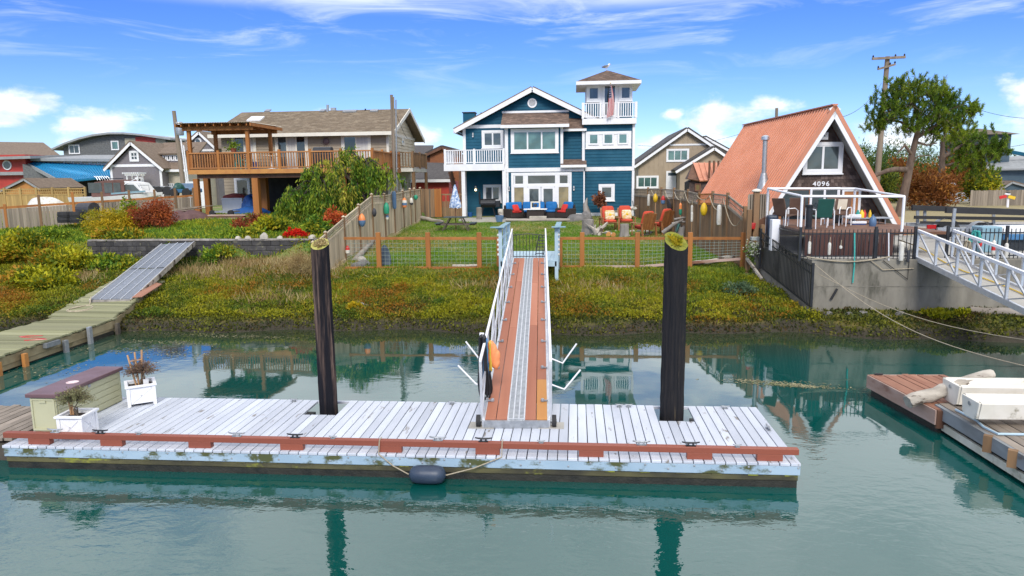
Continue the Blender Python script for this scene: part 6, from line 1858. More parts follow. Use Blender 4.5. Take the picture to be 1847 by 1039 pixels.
# ---- right gangway
rg = thing('truss_gangway', 'white aluminium truss gangway leading down from the sea wall at right', 'gangway', (19.2, 21, PLAT_Z))
gx0, gx1 = at(1660, 470, 21.2).x, at(1716, 470, 21.2).x + .12
g0, g1 = V(0, 21.45, PLAT_Z + .03), V(0, 11.5, .85)
def rgp(x_, t_, u_): return V(x_, g0.y + (g1.y - g0.y) * t_, g0.z + (g1.z - g0.z) * t_ + u_)
MB().slab([rgp(gx0, 1, 0), rgp(gx1, 1, 0), rgp(gx1, 0, 0), rgp(gx0, 0, 0)], .04).build('deck', 'concrete_flat', rg)
for xx in (gx0, gx1):
 MB().bar(rgp(xx, 0, -.02), rgp(xx, 1, -.02), .07, .14).build('bottom_chord', 'alu', rg); MB().bar(rgp(xx, 0, .80), rgp(xx, 1, .80), .07, .07).build('top_chord', 'white_paint', rg)
 NB = 9
 for k in range(NB + 1):
  MB().bar(rgp(xx, k / NB, .0), rgp(xx, k / NB, .78), .06, .06, (0, 1, 0)).build('post', 'alu', rg)
  if k < NB:
   MB().bar(rgp(xx, k / NB, .78), rgp(xx, (k + 1) / NB, .04), .04, .04).build('diagonal', 'alu', rg)
   if k: MB().bar(rgp(xx, k / NB, .04), rgp(xx, (k + 1) / NB, .40), .03, .03).build('diagonal', 'alu', rg)
mb = MB(); mb.tube([rgp(gx0 + .55 + .12 * math.sin(k * .9), -.25 + k * .07, .03) for k in range(18)], .016, 6)
solo(mb, 'yellow_hose', 'rope_yellow', 'yellow hose lying along the right gangway deck', 'hose', smooth=True)
# ---- deck box and planters on the dock
bx_ = thing('deck_box', 'cream panelled deck storage box with a plum lid on the dock', 'storage box', (.27, 11.25, DZ))
BX0, BX1, BY0, BY1, BZ = .02, .50, 10.42, 12.12, 1.0
MB().box(BX0 + .015, BX1 - .015, BY0 + .015, BY1 - .015, DZ + .005, BZ - .03).build('body', 'box_cream', bx_, bevel=.012)
for k in range(5):
 z0_ = DZ + .03 + k * .112
 MB().box(BX1 - .014, BX1 - .003, BY0 + .06, BY1 - .06, z0_, z0_ + .098).build('side_panel', 'box_cream', bx_, bevel=.004)
 MB().box(BX0 - .0, BX0 + .014, BY0 + .06, BY1 - .06, z0_, z0_ + .098).build('side_panel', 'box_cream', bx_)
mb = MB(); ring(mb, BX0 + .03, BX1 - .03, DZ + .03, BZ - .05, .03, BY0 - .0, BY0 + .014); mb.build('end_frame', 'box_cream', bx_)
MB().box(.20, .32, BY0 - .004, BY0 + .014, BZ - .12, BZ - .085).build('handle', 'box_cream', bx_)
ld_ = MB().box(BX0 - .03, BX1 + .03, BY0 - .03, BY1 + .03, BZ - .03, BZ + .035).build('lid', 'box_lid', bx_, bevel=.012)
MB().lathe([(.02, 0), (.10, 0), (.10, .002), (.02, .002)], (.30, 11.1, BZ + .036), 20).build('round_sticker', 'sticker', ld_)
MB().box(BX1 - .003, BX1 + .012, 11.2, 11.26, BZ - .09, BZ - .04).build('latch', 'galv', bx_)
def planter(c0, rz, label, s, leaf, tall, seed, stakes):
 t_ = thing('planter_box', label, 'planter', c0, rz, 'white planter boxes on the dock')
 M_ = Matrix.Translation(c0) @ Matrix.Rotation(rz, 4, 'Z')
 def Bx(name, mat, a, parent=None, **k):
  mb = MB().box(*a); mb.v = [tuple(M_ @ Vector(q)) for q in mb.v]; return mb.build(name, mat, parent or t_, **k)
 h = s * .5
 for sx_ in (-1, 1):
  for sy_ in (-1, 1):
   Bx('corner_post', 'white_paint', (sx_ * h - .028, sx_ * h + .028, sy_ * h - .028, sy_ * h + .028, 0, .36), bevel=.004)
 for ax_ in (0, 1):
  for sg in (-1, 1):
   o_ = sg * h
   a = (-h + .03, h - .03, o_ - .014, o_ + .014, .05, .35) if ax_ == 0 else (o_ - .014, o_ + .014, -h + .03, h - .03, .05, .35)
   p_ = Bx('panel', 'white_paint', a)
   for dg in (-1, 1):
    mb = MB()
    if ax_ == 0:
     mb.bar(V(-h + .05, o_ + sg * .017, .2 - dg * .12), V(h - .05, o_ + sg * .017, .2 + dg * .12), .010, .028, (0, 0, 1))
    else:
     mb.bar(V(o_ + sg * .017, -h + .05, .2 - dg * .12), V(o_ + sg * .017, h - .05, .2 + dg * .12), .010, .028, (0, 0, 1))
    mb.v = [tuple(M_ @ Vector(q)) for q in mb.v]
    mb.build('cross_bar', 'white_paint', p_)
 mb = MB()
 o4 = [(-h - .05, -h - .05), (h + .05, -h - .05), (h + .05, h + .05), (-h - .05, h + .05)]; i4 = [(x_ * .78, y_ * .78) for x_, y_ in o4]
 vs = [M_ @ V(x_, y_, z_) for z_ in (.36, .395) for ps in (o4, i4) for x_, y_ in ps]
 fs = []
 for k in range(4):
  k2 = (k + 1) % 4
  fs += [(k, k2, 4 + k2, 4 + k), (8 + k, 12 + k, 12 + k2, 8 + k2), (k, 8 + k, 8 + k2, k2), (4 + k, 4 + k2, 12 + k2, 12 + k)]
 mb.add(vs, fs).build('rim', 'white_paint', t_, bevel=.004)
 Bx('soil', 'soil', (-h + .03, h - .03, -h + .03, h - .03, .28, .335))
 pl_ = thing('staked_shrub', 'wispy %s shrub tied to wooden stakes in the %s white planter' % (('bronze twiggy', 'far') if leaf == 'lf_bronze' else ('olive green', 'near')), 'shrub', M_ @ V(0, 0, .33))
 g = np.random.default_rng(seed)
 cr = M_ @ V(tall[0], tall[1], .33 + tall[2])
 mb = MB()
 base = M_ @ V(.02, 0, .32)
 for k in range(3):
  mb.tube([base, base.lerp(cr, .5) + V(*(g.normal(size=3) * .03)), cr + V(*(g.normal(size=3) * .06))], [.014, .011, .005], 6)
 mb.build('trunk', 'twig', pl_)
 mb = MB(); pts = []; dirs = []
 for k in range(150):
  d_ = g.normal(size=3); d_[2] = abs(d_[2]) * 1.15 - .12; d_ /= np.linalg.norm(d_)
  L_ = tall[3] * (.55 + .5 * g.random())
  a_ = Vector(cr) + Vector(d_) * L_ * .1; b_ = Vector(cr) + Vector(d_ * np.array([1.15, 1, .85])) * L_
  mb.tube([a_, (a_ + b_) / 2 + V(0, 0, .02), b_], [.004, .003, .0015], 3, False)
  for j in range(13):
   f_ = .3 + .7 * g.random(); q = a_.lerp(b_, f_); pts.append(q + V(*(g.normal(size=3) * .008))); dirs.append(Vector(d_) * .9)
 mb.build('twigs', 'twig', pl_, kind='stuff')
 leaves(np.array([tuple(q) for q in pts]), .034, .38, np.array([tuple(q) for q in dirs]), .8, leaf, 'foliage', pl_, seed)
 sk = thing('plant_stakes', 'pale wooden stakes standing in the %s white planter' % ('far' if leaf == 'lf_bronze' else 'near'), 'stakes', M_ @ V(0, 0, .33))
 for (x_, y_, x2, y2, hh) in stakes:
  MB().bar(M_ @ V(x_, y_, .30), M_ @ V(x2, y2, hh), .024, .024).build('stake', 'stake', sk)
 if len(stakes) > 2:
  MB().bar(M_ @ V(stakes[0][2] * .85, stakes[0][3] * .85, .80), M_ @ V(stakes[2][2] * .85, stakes[2][3] * .85, .80), .016, .016).build('tie_bar', 'stake', sk)
 if leaf == 'lf_bronze':
  Bx('plant_tag', 'white_trim', (.05, .14, -.1, -.09, .36, .46))
planter(V(.94, 10.30, DZ), .06, 'white cross braced planter box in front of the deck box', .36, 'lf_olive', (-.04, .05, .24, .30), 5, [(-.13, .06, -.16, .06, .72), (-.10, .06, -.12, .08, .60)])
planter(V(.92, 12.02, DZ), .62, 'white cross braced planter box at the far corner of the dock', .42, 'lf_bronze', (.04, .0, .24, .34), 6, [(-.06, .02, -.16, .06, .92), (-.02, .05, -.04, .06, .96), (.03, .06, .08, .10, .98)])
# ---- old docks at the left
od = thing('old_dock', 'weathered green plank dock resting on the left bank and water', 'dock', (-5.6, 18, .3))
def deck_run(t_, a0, a1, b0, b1, pitch, mat, th=.045, parent=None, sag=.02):
 """planks laid across between a left edge a0-a1 and a right edge b0-b1"""
 a0, a1, b0, b1 = map(Vector, (a0, a1, b0, b1))
 L = ((a1 + b1) / 2 - (a0 + b0) / 2).length; n = int(L / pitch)
 me_ = board_mesh('plank', 1, pitch - .014, th, mat, 0)
 Fi = frame(t_).inverted()
 for k in range(n):
  f_ = (k + .5) / n
  p_, q_ = a0.lerp(a1, f_), b0.lerp(b1, f_)
  xa = (q_ - p_); ln_ = xa.length * rnd.uniform(.97, 1.03); xa.normalize()
  ya = ((a1 + b1) - (a0 + b0)).normalized(); za = xa.cross(ya).normalized(); ya = za.cross(xa)
  m_ = Matrix((xa, ya, za)).transposed().to_4x4(); m_.translation = (p_ + q_) / 2 + za * rnd.uniform(-sag * .3, sag * .3) + xa * rnd.uniform(-.03, .03)
  piece('plank', me_, t_, None, M=Fi @ m_ @ Matrix.Diagonal((ln_, 1, 1, 1)))
deck_run(od, (-6.75, 14.0, .40), (-6.75, 19.6, .42), (-4.55, 14.0, .40), (-4.7, 19.6, .42), .20, 'dock_old')
deck_run(od, (-7.0, 19.75, .43), (-7.9, 24.1, .90), (-4.8, 19.6, .43), (-5.75, 23.8, .94), .20, 'dock_old')
for (a, b) in (((-4.60, 14.0, .27), (-4.75, 19.55, .29)), ((-4.85, 19.65, .30), (-5.8, 23.8, .80)), ((-6.75, 14.0, .27), (-6.75, 19.6, .29))):
 MB().bar(a, b, .07, .20).build('side_beam', 'dock_old_side', od)
 MB().bar(V(*a) + V(-.03, 0, -.17), V(*b) + V(-.03, 0, -.17), .10, .12).build('lower_beam', 'dock_old_side', od)
for k, yy in enumerate((14.9, 15.75, 17.2, 18.2, 19.45)):
 xx = -4.53 - .03 * k
 MB().box(xx, xx + .09, yy - .06, yy + .06, -.25, .33 if k != 3 else .48).build('side_post', 'new_wood' if k < 2 else ('galv' if k in (2, 3) else 'dock_dark'), od)
MB().box(-6.7, -4.7, 14.0, 19.4, -.2, .12).build('float', 'tide_black', od)
MB().box(-4.65, -4.52, 16.5, 17.0, .28, .40).build('bracket', 'galv', od)
pw = solo(MB().slab([atz(238, 536, .82), atz(256, 535, .82), atz(292, 512, 1.0), atz(276, 508, 1.0)], .02), 'plywood_sheet', 'raft_wood', 'reddish plywood sheet lying beside the foot of the grating ramp', 'plywood')
rp = thing('grating_ramp', 'long grey grating ramp sloping from the block wall to the old dock', 'ramp', (-6.8, 24.5, 1))
a0, a1 = atz(162, 541, .72), atz(236, 540, .72); b0, b1 = at(292, 440, 26.9), at(350, 436, 26.9)
for (p_, q_) in ((a0, b0), (a1, b1)):
 MB().bar(p_ + V(0, 0, -.08), q_ + V(0, 0, -.08), .05, .18).build('side_beam', 'driftwood_x', rp)
MB().bar(a0 + V(0, -.02, -.08), a1 + V(0, -.02, -.08), .05, .16).build('end_beam', 'driftwood', rp)
for k in range(4):
 fa_, fb_ = k / 4 + .012, (k + 1) / 4 - .012
 for j in range(2):
  g0_, g1_ = (.01, .49) if j == 0 else (.51, .99)
  q = [a0.lerp(a1, fa_).lerp(b0.lerp(b1, fa_), g0_), a0.lerp(a1, fb_).lerp(b0.lerp(b1, fb_), g0_), a0.lerp(a1, fb_).lerp(b0.lerp(b1, fb_), g1_), a0.lerp(a1, fa_).lerp(b0.lerp(b1, fa_), g1_)]
  pn = MB().slab(q, .025).build('grating_panel', 'grating', rp)
  mb = MB(); nb = 34
  for i in range(nb):
   l_, r_ = q[0].lerp(q[3], (i + .5) / nb), q[1].lerp(q[2], (i + .5) / nb); mb.bar(l_ + V(0, 0, .008), r_ + V(0, 0, .008), .022, .012)
  mb.build('grating_bars', 'galv', pn, kind='stuff')
for k in range(5):
 f_ = k / 4; MB().bar(a0.lerp(a1, f_) + V(0, 0, .012), b0.lerp(b1, f_) + V(0, 0, .012), .022, .03).build('divider_bar', 'alu', rp)
c0 = V(-6.3, 20.5, .54)
mb = MB(); mb.tube([c0 + V(.45 * math.cos(k * .55) * (1 - k * .012) - .2, .35 * math.sin(k * .55), .012 + .002 * k + (-.10 + .09 * math.sin(k * .55)) * .2) for k in range(30)] + [a0 + V(.2, -.3, -.1), a0 + V(.05, 0, .1)], .018, 6)
solo(mb, 'coiled_rope', 'rope', 'pale rope coiled on the old dock at the ramp foot', 'rope', smooth=True)
mb = MB(); mb.tube([V(-5.2 + .5 * math.sin(k * .8), 16.6 + .07 * k, .455 + .005 * (k % 2)) for k in range(9)], .018, 6)
solo(mb, 'pink_rope', 'tail_red', 'short faded red rope lying on the old dock', 'rope', smooth=True)
nd = thing('grey_dock', 'bare dark plank dock adjoining the deck box end', 'dock', (-2, 11.2, .3))
deck_run(nd, (-5, 11.75, .33), (-.08, 11.75, .33), (-5, 10.1, .33), (-.08, 10.1, .33), .15, 'dock_top_grey')
MB().box(-5, -.08, 10.12, 11.72, -.2, .28).build('float', 'dock_dark', nd)
# ---- right hand dock, raft, drift log, skiffs
rd = thing('red_raft', 'low float with fresh reddish planks and pale pink sides', 'raft', (15.3, 13.2, 0))
r0, r1 = atz(1566, 676, .42), atz(1690, 740, .42)
e1 = r0 + V(1.72, .02, 0);
u_ = (r1 - r0); wv = V(1.5, .08, 0)
q4 = [r0, r1, r1 + wv, r0 + wv]
n = 13
dvec = u_ / n
deck_run(rd, r1 + V(0, 0, .0), r1 + wv, r0, r0 + wv, .135, 'raft_wood', .035)
nrm_ = V(-u_.y, u_.x, 0).normalized()
def side(p_, q_, z0_, z1_, nm, mat, par, th=.05):
 d_ = (q_ - p_).normalized(); n_ = V(d_.y, -d_.x, 0)
 mb = MB(); mb.add([(e_ + n_ * s_ * th / 2).to_tuple()[:2] + (z_,) for z_ in (z0_, z1_) for s_, e_ in ((-1, p_), (1, p_), (1, q_), (-1, q_))], [(0, 1, 2, 3), (4, 7, 6, 5), (0, 4, 5, 1), (1, 5, 6, 2), (2, 6, 7, 3), (3, 7, 4, 0)])
 return mb.build(nm, mat, par)
side(r0, r1, .16, .415, 'side_board', 'raft_side', rd); side(r0, r0 + wv, .16, .415, 'side_board', 'raft_side', rd)
side(r1, r1 + wv, .1, .415, 'end_board', 'deck_brown', rd)
mb = MB(); mb.prism([(q.x, q.y) for q in [r0 + V(.06, -.05, 0), r1 + V(.06, .05, 0), r1 + wv, r0 + wv]], -.2, .16, 'xy'); mb.build('float', 'tide_black', rd)
MB().cbox(r0 + V(.18, -.05, .03), .16, .03, .03).build('cleat', 'black_metal', rd)
gd = thing('skiff_dock', 'grey weathered plank dock carrying two white skiffs at right', 'dock', (17, 11, 0))
s0, s1 = atz(1690, 728, .46), atz(1880, 838, .46)
wv2 = V(3.4, 1.05, 0)
deck_run(gd, s1, s1 + wv2, s0 + V(.05, 0, 0), s0 + wv2, .17, 'dock_top_grey')
side(s0, s1, .24, .45, 'side_board', 'dock_grey', gd, .07)
side(s0 + V(.02, .03, 0), s1 + V(.02, .03, 0), .05, .17, 'float_edge', 'foam_white', gd, .05)
side(s0, s0 + wv2, .1, .45, 'end_board', 'dock_dark', gd)
mb = MB(); mb.prism([(q.x, q.y) for q in [s0 + V(.08, .1, 0), s1 + V(.1, .1, 0), s1 + wv2, s0 + wv2]], -.3, .24, 'xy'); mb.build('float', 'tide_black', gd)
for k in range(2):
 q = s0.lerp(s1, .57 + .22 * k); MB().cbox(q + V(-.05, -.03, -.13), .12, .10, .26, Matrix.Rotation(-.6, 3, 'Z')).build('edge_block', 'cedar_post', gd)
d_ = (s1 - s0).normalized()
a_, b_ = at(1637, 728, 12.55), at(1788, 680, 12.9)
log([a_ + V(0, 0, .03), (a_ + b_) / 2 + V(0, 0, .05), b_ + V(0, 0, .06)], .125, 'driftwood_x', 'pale peeling drift log lying across raft and dock corner', 'drift_log', 16, 12)
def skiff(px0, px1, pyt, pyb, Y, L, label, seed):
 a, b = at(px0, pyb, Y), at(px1, pyb, Y); zt_ = at(px0, pyt, Y).z
 h = zt_ - a.z; wd = b.x - a.x
 t_ = thing('white_skiff', label, 'skiff', a, 0, 'skiffs on the right dock')
 rows_ = []
 for k in range(9):
  f_ = k / 8
  w0, w1 = L * f_, L * f_
  zk = a.z + .02 + (.10 * f_ ** 2)
  pr_ = [(0, zt_ - .02), (.03, zt_), (.09, zt_ + .0), (.11, zt_ - .06), (.16, zk + .10), (.30, zk + .06), (wd - .30, zk + .06), (wd - .16, zk + .10), (wd - .11, zt_ - .06), (wd - .09, zt_), (wd - .03, zt_), (wd, zt_ - .02), (wd - .06, zk + .04), (wd - .16, zk), (.16, zk), (.06, zk + .04)]
  rows_.append([(a.x + f_ * L, a.y + (.0 + x_) * 1.0, z_) for x_, z_ in pr_])
 m_ = len(rows_[0])
 vs = [q for r_ in rows_ for q in r_]
 fs = [(i * m_ + k, i * m_ + (k + 1) % m_, (i + 1) * m_ + (k + 1) % m_, (i + 1) * m_ + k) for i in range(8) for k in range(m_)]
 MB().add(vs, fs).build('hull', 'skiff', t_, smooth=True)
 MB().prism([(a.y + x_, z_) for x_, z_ in ((.02, zt_ - .01), (wd - .02, zt_ - .01), (wd - .07, a.z + .06), (wd - .16, a.z + .02), (.16, a.z + .02), (.07, a.z + .06))], a.x - .03, a.x + .02, 'yz').build('transom', 'skiff', t_, bevel=.01)
 for k in range(1, 4):
  MB().box(a.x + L * k / 4 - .12, a.x + L * k / 4 + .12, a.y + .12, a.y + wd - .12, zt_ - .14, zt_ - .11).build('thwart', 'skiff', t_)
 MB().tube([(a.x - .035, a.y + wd * .5, zt_ - .09), (a.x - .045, a.y + wd * .5, zt_ - .09)], .035, 12).build('tow_eye', 'galv', t_)
 return t_
skiff(1732, 1800, 697, 738, 12.2, 2.8, 'white skiff lying farther back on the grey dock', 1)
skiff(1768, 1835, 727, 765, 11.15, 2.8, 'white skiff lying nearer the dock edge with grimy stern', 2)
mb = MB(); ps = [at(1724, 738, 12.05), at(1762, 757, 11.5), at(1775, 765, 11.2), at(1800, 781, 10.9), at(1860, 785, 10.9)]
mb.tube([V(q.x, q.y, .485) for q in ps], .02, 8)
solo(mb, 'edge_hose', 'pale_blue_paint', 'pale blue hose running along the dock beside the skiffs', 'hose', smooth=True)
# ---- block retaining wall at left
rw = thing('block_wall', 'dark grey concrete block retaining wall above the left bank', 'wall', (-6, 27.2, 1.2))
bm_ = board_mesh('block', .385, .22, .19, 'block_dark', .012)
row_z = [1.12 + .2 * k for k in range(5)]
for r_, z0_ in enumerate(row_z):
 for k in range(27):
  xx = -10.75 + k * .39 + (.195 if r_ % 2 else 0)
  if xx > -.35: continue
  piece('block', bm_, rw, (xx + 6, 27.18 - 27.2 + r_ * .015 + rnd.uniform(-.008, .008), z0_ - 1.2), (0, 0, rnd.uniform(-.01, .01)))
cm_ = board_mesh('cap_block', .40, .30, .07, 'driftwood', .01)
for k in range(26):
 piece('cap_block', cm_, rw, (-10.7 + k * .4 + 6, .06, 2.125 - 1.2), (0, 0, rnd.uniform(-.02, .02)))
for i, (px, s_) in enumerate(((429, .11), (447, .12), (477, .15), (505, .12), (563, .15))):
 c0 = at(px, 429, 27.2); c0.z = 2.19
 lump('wall_stone', 'rock_pale', ['small pale stone on the block wall, leftmost of five', 'small pale stone on the block wall, second from left', 'tallest pale stone on the block wall', 'pale stone on the block wall left of the red flowers', 'grey stone on the block wall behind the left pile'][i], 'stone', c0, s_, s_, s_ * (1.6 if i == 2 else 1), 20 + i, 12, 6)
# ---- lawn furniture
def cushion(mb, c0, sx_, sy_, sz_, M_=None):
 mb.ball(c0, sx_, sy_, sz_, 14, 8, M_)
 return mb
def sqc(t_, name, mat, c0, rz, sx_, sy_, sz_, tilt=0., off=(0, 0, 0), pw_=.5):
 """soft-edged cushion"""
 M_ = Matrix.Translation(c0) @ Matrix.Rotation(rz, 4, 'Z') @ Matrix.Translation(off) @ Matrix.Rotation(tilt, 4, 'X')
 vs = []; n, m = 20, 10
 for i in range(m + 1):
  v_ = -PI / 2 + PI * i / m
  for k in range(n):
   a_ = 2 * PI * k / n
   f = lambda c_, e_: math.copysign(abs(c_) ** e_, c_)
   vs.append(M_ @ V(sx_ * f(math.cos(v_), .6) * f(math.cos(a_), .35), sy_ * f(math.cos(v_), .6) * f(math.sin(a_), .35), sz_ * f(math.sin(v_), .8)))
 return MB().add(vs, [(i * n + k, i * n + (k + 1) % n, (i + 1) * n + (k + 1) % n, (i + 1) * n + k) for i in range(m) for k in range(n)]).build(name, mat, t_, smooth=True)
def adirondack(label, c0, rz, s=1.05, pillow=False, wide=1.):
 c0 = Vector(c0); c0.z = float(gz(c0.x, c0.y))
 t_ = slat_chair('adirondack_chair', label, c0, rz, 'teak', 'chair', s * 1.12, 'adirondack chairs round the fire pit')
 sqc(t_, 'seat_cushion', 'cushion_orange', c0, rz, .29 * s, .30 * s, .075 * s, -.08, (0, -.05, .44 * s))
 sqc(t_, 'back_cushion', 'cushion_orange', c0, rz, .29 * s, .36 * s, .09 * s, 1.22, (0, .28 * s, .80 * s))
 if pillow:
  p_ = thing('throw_pillow', 'cream pillow with a sunflower on the %s red cushioned seat' % pillow, 'pillow', c0 + V(0, 0, .5))
  sqc(p_, 'cover', 'pillow_cream', c0, rz, .24 * s, .24 * s, .08 * s, 1.2, (.05, .10 * s, .72 * s))
  M_ = Matrix.Translation(c0) @ Matrix.Rotation(rz, 4, 'Z')
  q = M_ @ V(.05, .015 * s, .74 * s)
  MB().ball(q, .075, .02, .075, 12, 6).build('sunflower', 'buoy_yellow', p_, smooth=True)
 return t_
adirondack('red cushioned wooden seat facing the water, left of the pair', at(1099, 415, 36.6), .18, 1.1, 'left')
adirondack('red cushioned wooden seat facing the water, right of the pair', at(1129, 413, 37.3), .12, 1.1, 'right')
adirondack('red cushioned adirondack chair with its back to the water, left', at(1160, 421, 34.6), PI + .55, 1.1)
adirondack('red cushioned adirondack chair with its back to the water, right', at(1191, 416, 35.2), PI + .75, 1.1)
def stump(px, pyb, pyt, Y, r, label, mat='driftwood', seed=1, spiky=False):
 c0 = at(px, pyb, Y); c0.z = float(gz(c0.x, Y)) - .05; zt_ = at(px, pyt, Y).z
 g = random.Random(seed); n = 20; H = zt_ - c0.z
 vs = []
 prof = [(1.2, 0), (1.05, .15), (.96, .4), (.94, .7), (.95, 1.0)]
 for rr, zz_ in prof:
  for k in range(n):
   a_ = 2 * PI * k / n; w_ = 1 + .10 * math.sin(3 * a_ + seed) + .05 * math.sin(7 * a_) + g.uniform(-.03, .03)
   sp_z = (g.uniform(-.25, .18) * H if spiky and zz_ == 1 else 0)
   vs.append((c0.x + r * rr * w_ * math.cos(a_), c0.y + r * rr * w_ * math.sin(a_), c0.z + H * zz_ + sp_z))
 vs.append((c0.x, c0.y, c0.z + H * (.8 if spiky else 1.0)))
 fs = [(i * n + k, i * n + (k + 1) % n, (i + 1) * n + (k + 1) % n, (i + 1) * n + k) for i in range(len(prof) - 1) for k in range(n)]
 fs += [((len(prof) - 1) * n + k, (len(prof) - 1) * n + (k + 1) % n, len(prof) * n) for k in range(n)]
 return solo(MB().add(vs, fs), 'log_stump', mat, label, 'stump', base=tuple(c0))
stump(1126.5, 422, 404, 34.5, .22, 'pale upright log stump beside the left adirondack chair', seed=4)
stump(1061, 421, 396, 35.0, .30, 'broad grey stump at the left end of the fire circle', seed=5)
stump(1229, 421, 405, 33.6, .30, 'grey splintered stump at the right end of the fire circle', seed=6, spiky=True)
stump(1205, 413, 396, 35.8, .16, 'small stump topped by a carved bird by the brown fence', seed=7)
rt_ = thing('root_wad', 'twisted pale driftwood root mass standing by the stumps', 'driftwood', at(1075, 424, 34.6))
c0 = at(1075, 424, 34.6); c0.z = float(gz(c0.x, 34.6))
g = random.Random(4)
for k in range(13):
 a_ = g.uniform(-1.1, 1.1); L_ = g.uniform(.45, .78)
 p0_ = c0 + V(g.uniform(-.18, .22), g.uniform(-.15, .15), 0); p1_ = p0_ + V(a_ * .14, g.uniform(-.1, .1), L_ * .5); p2_ = p1_ + V(a_ * .32, g.uniform(-.12, .12), L_ * .42)
 MB().tube([p0_, p1_, p2_], [.10, .075, .02], 8).build('root', 'driftwood_x' if k % 2 else 'driftwood', rt_, smooth=True)
dl = thing('driftwood_branches', 'slanting driftwood branches laid over the right stump', 'driftwood', at(1215, 410, 33.4))
for (a_, b_, r0_) in (((1195, 420), (1232, 396), .10), ((1216, 396), (1246, 393), .06), ((1212, 404), (1240, 400), .07)):
 p0_, p1_ = at(*a_, 33.3), at(*b_, 33.3); MB().tube([p0_, p0_.lerp(p1_, .5) + V(0, 0, .05), p1_], [r0_, r0_ * .85, r0_ * .4], 9).build('branch', 'driftwood', dl, smooth=True)
solo(MB().tube([at(1220, 418, 33.0), at(1225, 404, 33.1)], [.05, .07], 10), 'green_bottle', 'plastic_green', 'dark green tapered float leaning on the driftwood', 'float', smooth=True)
for i, (px, py) in enumerate(((1097, 420), (1106, 421))):
 c0 = at(px, py, 34.4); c0.z = float(gz(c0.x, 34.4)) + .10
 solo(MB().tube([c0, c0 + V(.05, .5, .0)], .11, 14), 'firewood_log', 'new_wood', ['cut firewood log with bright end, left of two', 'cut firewood log with bright end, right of two'][i], 'log', 'firewood')
for i in range(22):
 a_ = 2 * PI * i / 22; c0 = V(11.6 + 1.1 * math.cos(a_) + rnd.uniform(-.15, .15), 35.6 + .9 * math.sin(a_), 0); c0.z = float(gz(c0.x, c0.y)) - .02
 s_ = rnd.uniform(.08, .15)
 o = lump('pit_stone', 'rock_pale' if i % 3 else 'rock', 'pale stone in the ring round the fire pit', 'stone', c0, s_, s_ * .9, s_ * .8, i, 9, 5); o['group'] = 'stones ringing the fire pit'
def rock(px, py, Y, s, label, mat='rock', seed=1):
 c0 = at(px, py, Y); c0.z = float(gz(c0.x, Y)) - .05
 return lump('boulder', mat, label, 'rock', c0, s[0], s[1], s[2], seed, 16, 8)
rock(694, 464, 26.9, (.24, .2, .78), 'upright blue grey standing stone on the lawn', 'rock_blue', 3)
rock(648, 480, 26.5, (.33, .25, .22), 'dark boulder at the fence foot, left of three', 'rock', 4)
rock(656, 478, 26.9, (.25, .2, .22), 'grey boulder at the fence foot, right of three', 'rock', 9)
rock(651, 462, 27.3, (.22, .18, .26), 'pale boulder behind the dark ones at the fence foot', 'rock_pale', 6)
rock(1057, 395, 41.5, (.35, .3, .5), 'grey boulder at the patio edge near the tall driftwood', 'rock', 7)
rock(1040, 399, 41.0, (.65, .35, .38), 'long grey boulder at the right patio edge', 'rock', 8)
def sofa(name, label, c0, rz, w_, s=1.):
 t_ = thing(name, label, 'sofa' if w_ > 1 else 'armchair', c0, rz, 'wicker lounge set on the patio')
 M_ = Matrix.Translation(c0) @ Matrix.Rotation(rz, 4, 'Z')
 def Bx(nm, mat, a, **k):
  mb = MB().box(*a); mb.v = [tuple(M_ @ Vector(q)) for q in mb.v]; return mb.build(nm, mat, t_, **k)
 Bx('base', 'wicker', (-w_ / 2, w_ / 2, -.38, .38, .05, .32), bevel=.03)
 Bx('back', 'wicker', (-w_ / 2, w_ / 2, .30, .42, .30, .78), bevel=.03)
 for sx_ in (-1, 1):
  Bx('arm', 'wicker', (sx_ * w_ / 2 - .07, sx_ * w_ / 2 + .07, -.38, .40, .06, .58), bevel=.04)
 n_ = max(1, round(w_ / .75))
 for k in range(n_):
  xx = -w_ / 2 + w_ / n_ * (k + .5)
  sqc(t_, 'seat_cushion', 'cushion_blue' if w_ > 1 else 'cushion_red', c0, rz, w_ / n_ * .46, .36, .09, 0, (xx, -.04, .40))
  sqc(t_, 'back_cushion', 'cushion_blue', c0, rz, w_ / n_ * .46, .26, .10, 1.35, (xx, .22, .70))
 return t_
PZ = 2.142
sofa('wicker_sofa', 'black wicker loveseat with blue cushions before the french doors', V(at(965, 398, 42.2).x + .6, 42.3, PZ), 0, 1.5)
sofa('wicker_sofa', 'black wicker corner seat with blue cushions left of the loveseat', V(at(965, 398, 42.2).x - .78, 42.3, PZ), 0, 1.2)
sofa('wicker_chair', 'black wicker armchair with red seat at left of the patio set', V(at(927, 398, 41.9).x, 41.75, PZ), .75, .85)
sofa('wicker_chair', 'black wicker armchair with red seat at right of the patio set', V(at(1020, 398, 41.9).x, 41.75, PZ), -.75, .85)
for i, (px, rz) in enumerate(((931, .75), (1018, -.75))):
 c0 = V(at(px, 395, 41.6).x, 41.5, PZ + .62)
 p_ = thing('throw_pillow', 'crimson pillow on the %s wicker armchair' % ('left', 'right')[i], 'pillow', c0)
 sqc(p_, 'cover', 'cushion_red', c0, rz, .22, .22, .07, 1.1)
fp_ = thing('fire_table', 'black fire table with white top and lantern before the loveseat', 'table', V(at(966, 399, 41.4).x, 41.4, PZ))
c0 = fp_.location.copy()
MB().box(c0.x - .5, c0.x + .5, 41.15, 41.65, PZ, PZ + .52).build('base', 'wicker', fp_, bevel=.02)
MB().box(c0.x - .68, c0.x + .68, 41.05, 41.75, PZ + .525, PZ + .58).build('tabletop', 'white_trim', fp_, bevel=.01)
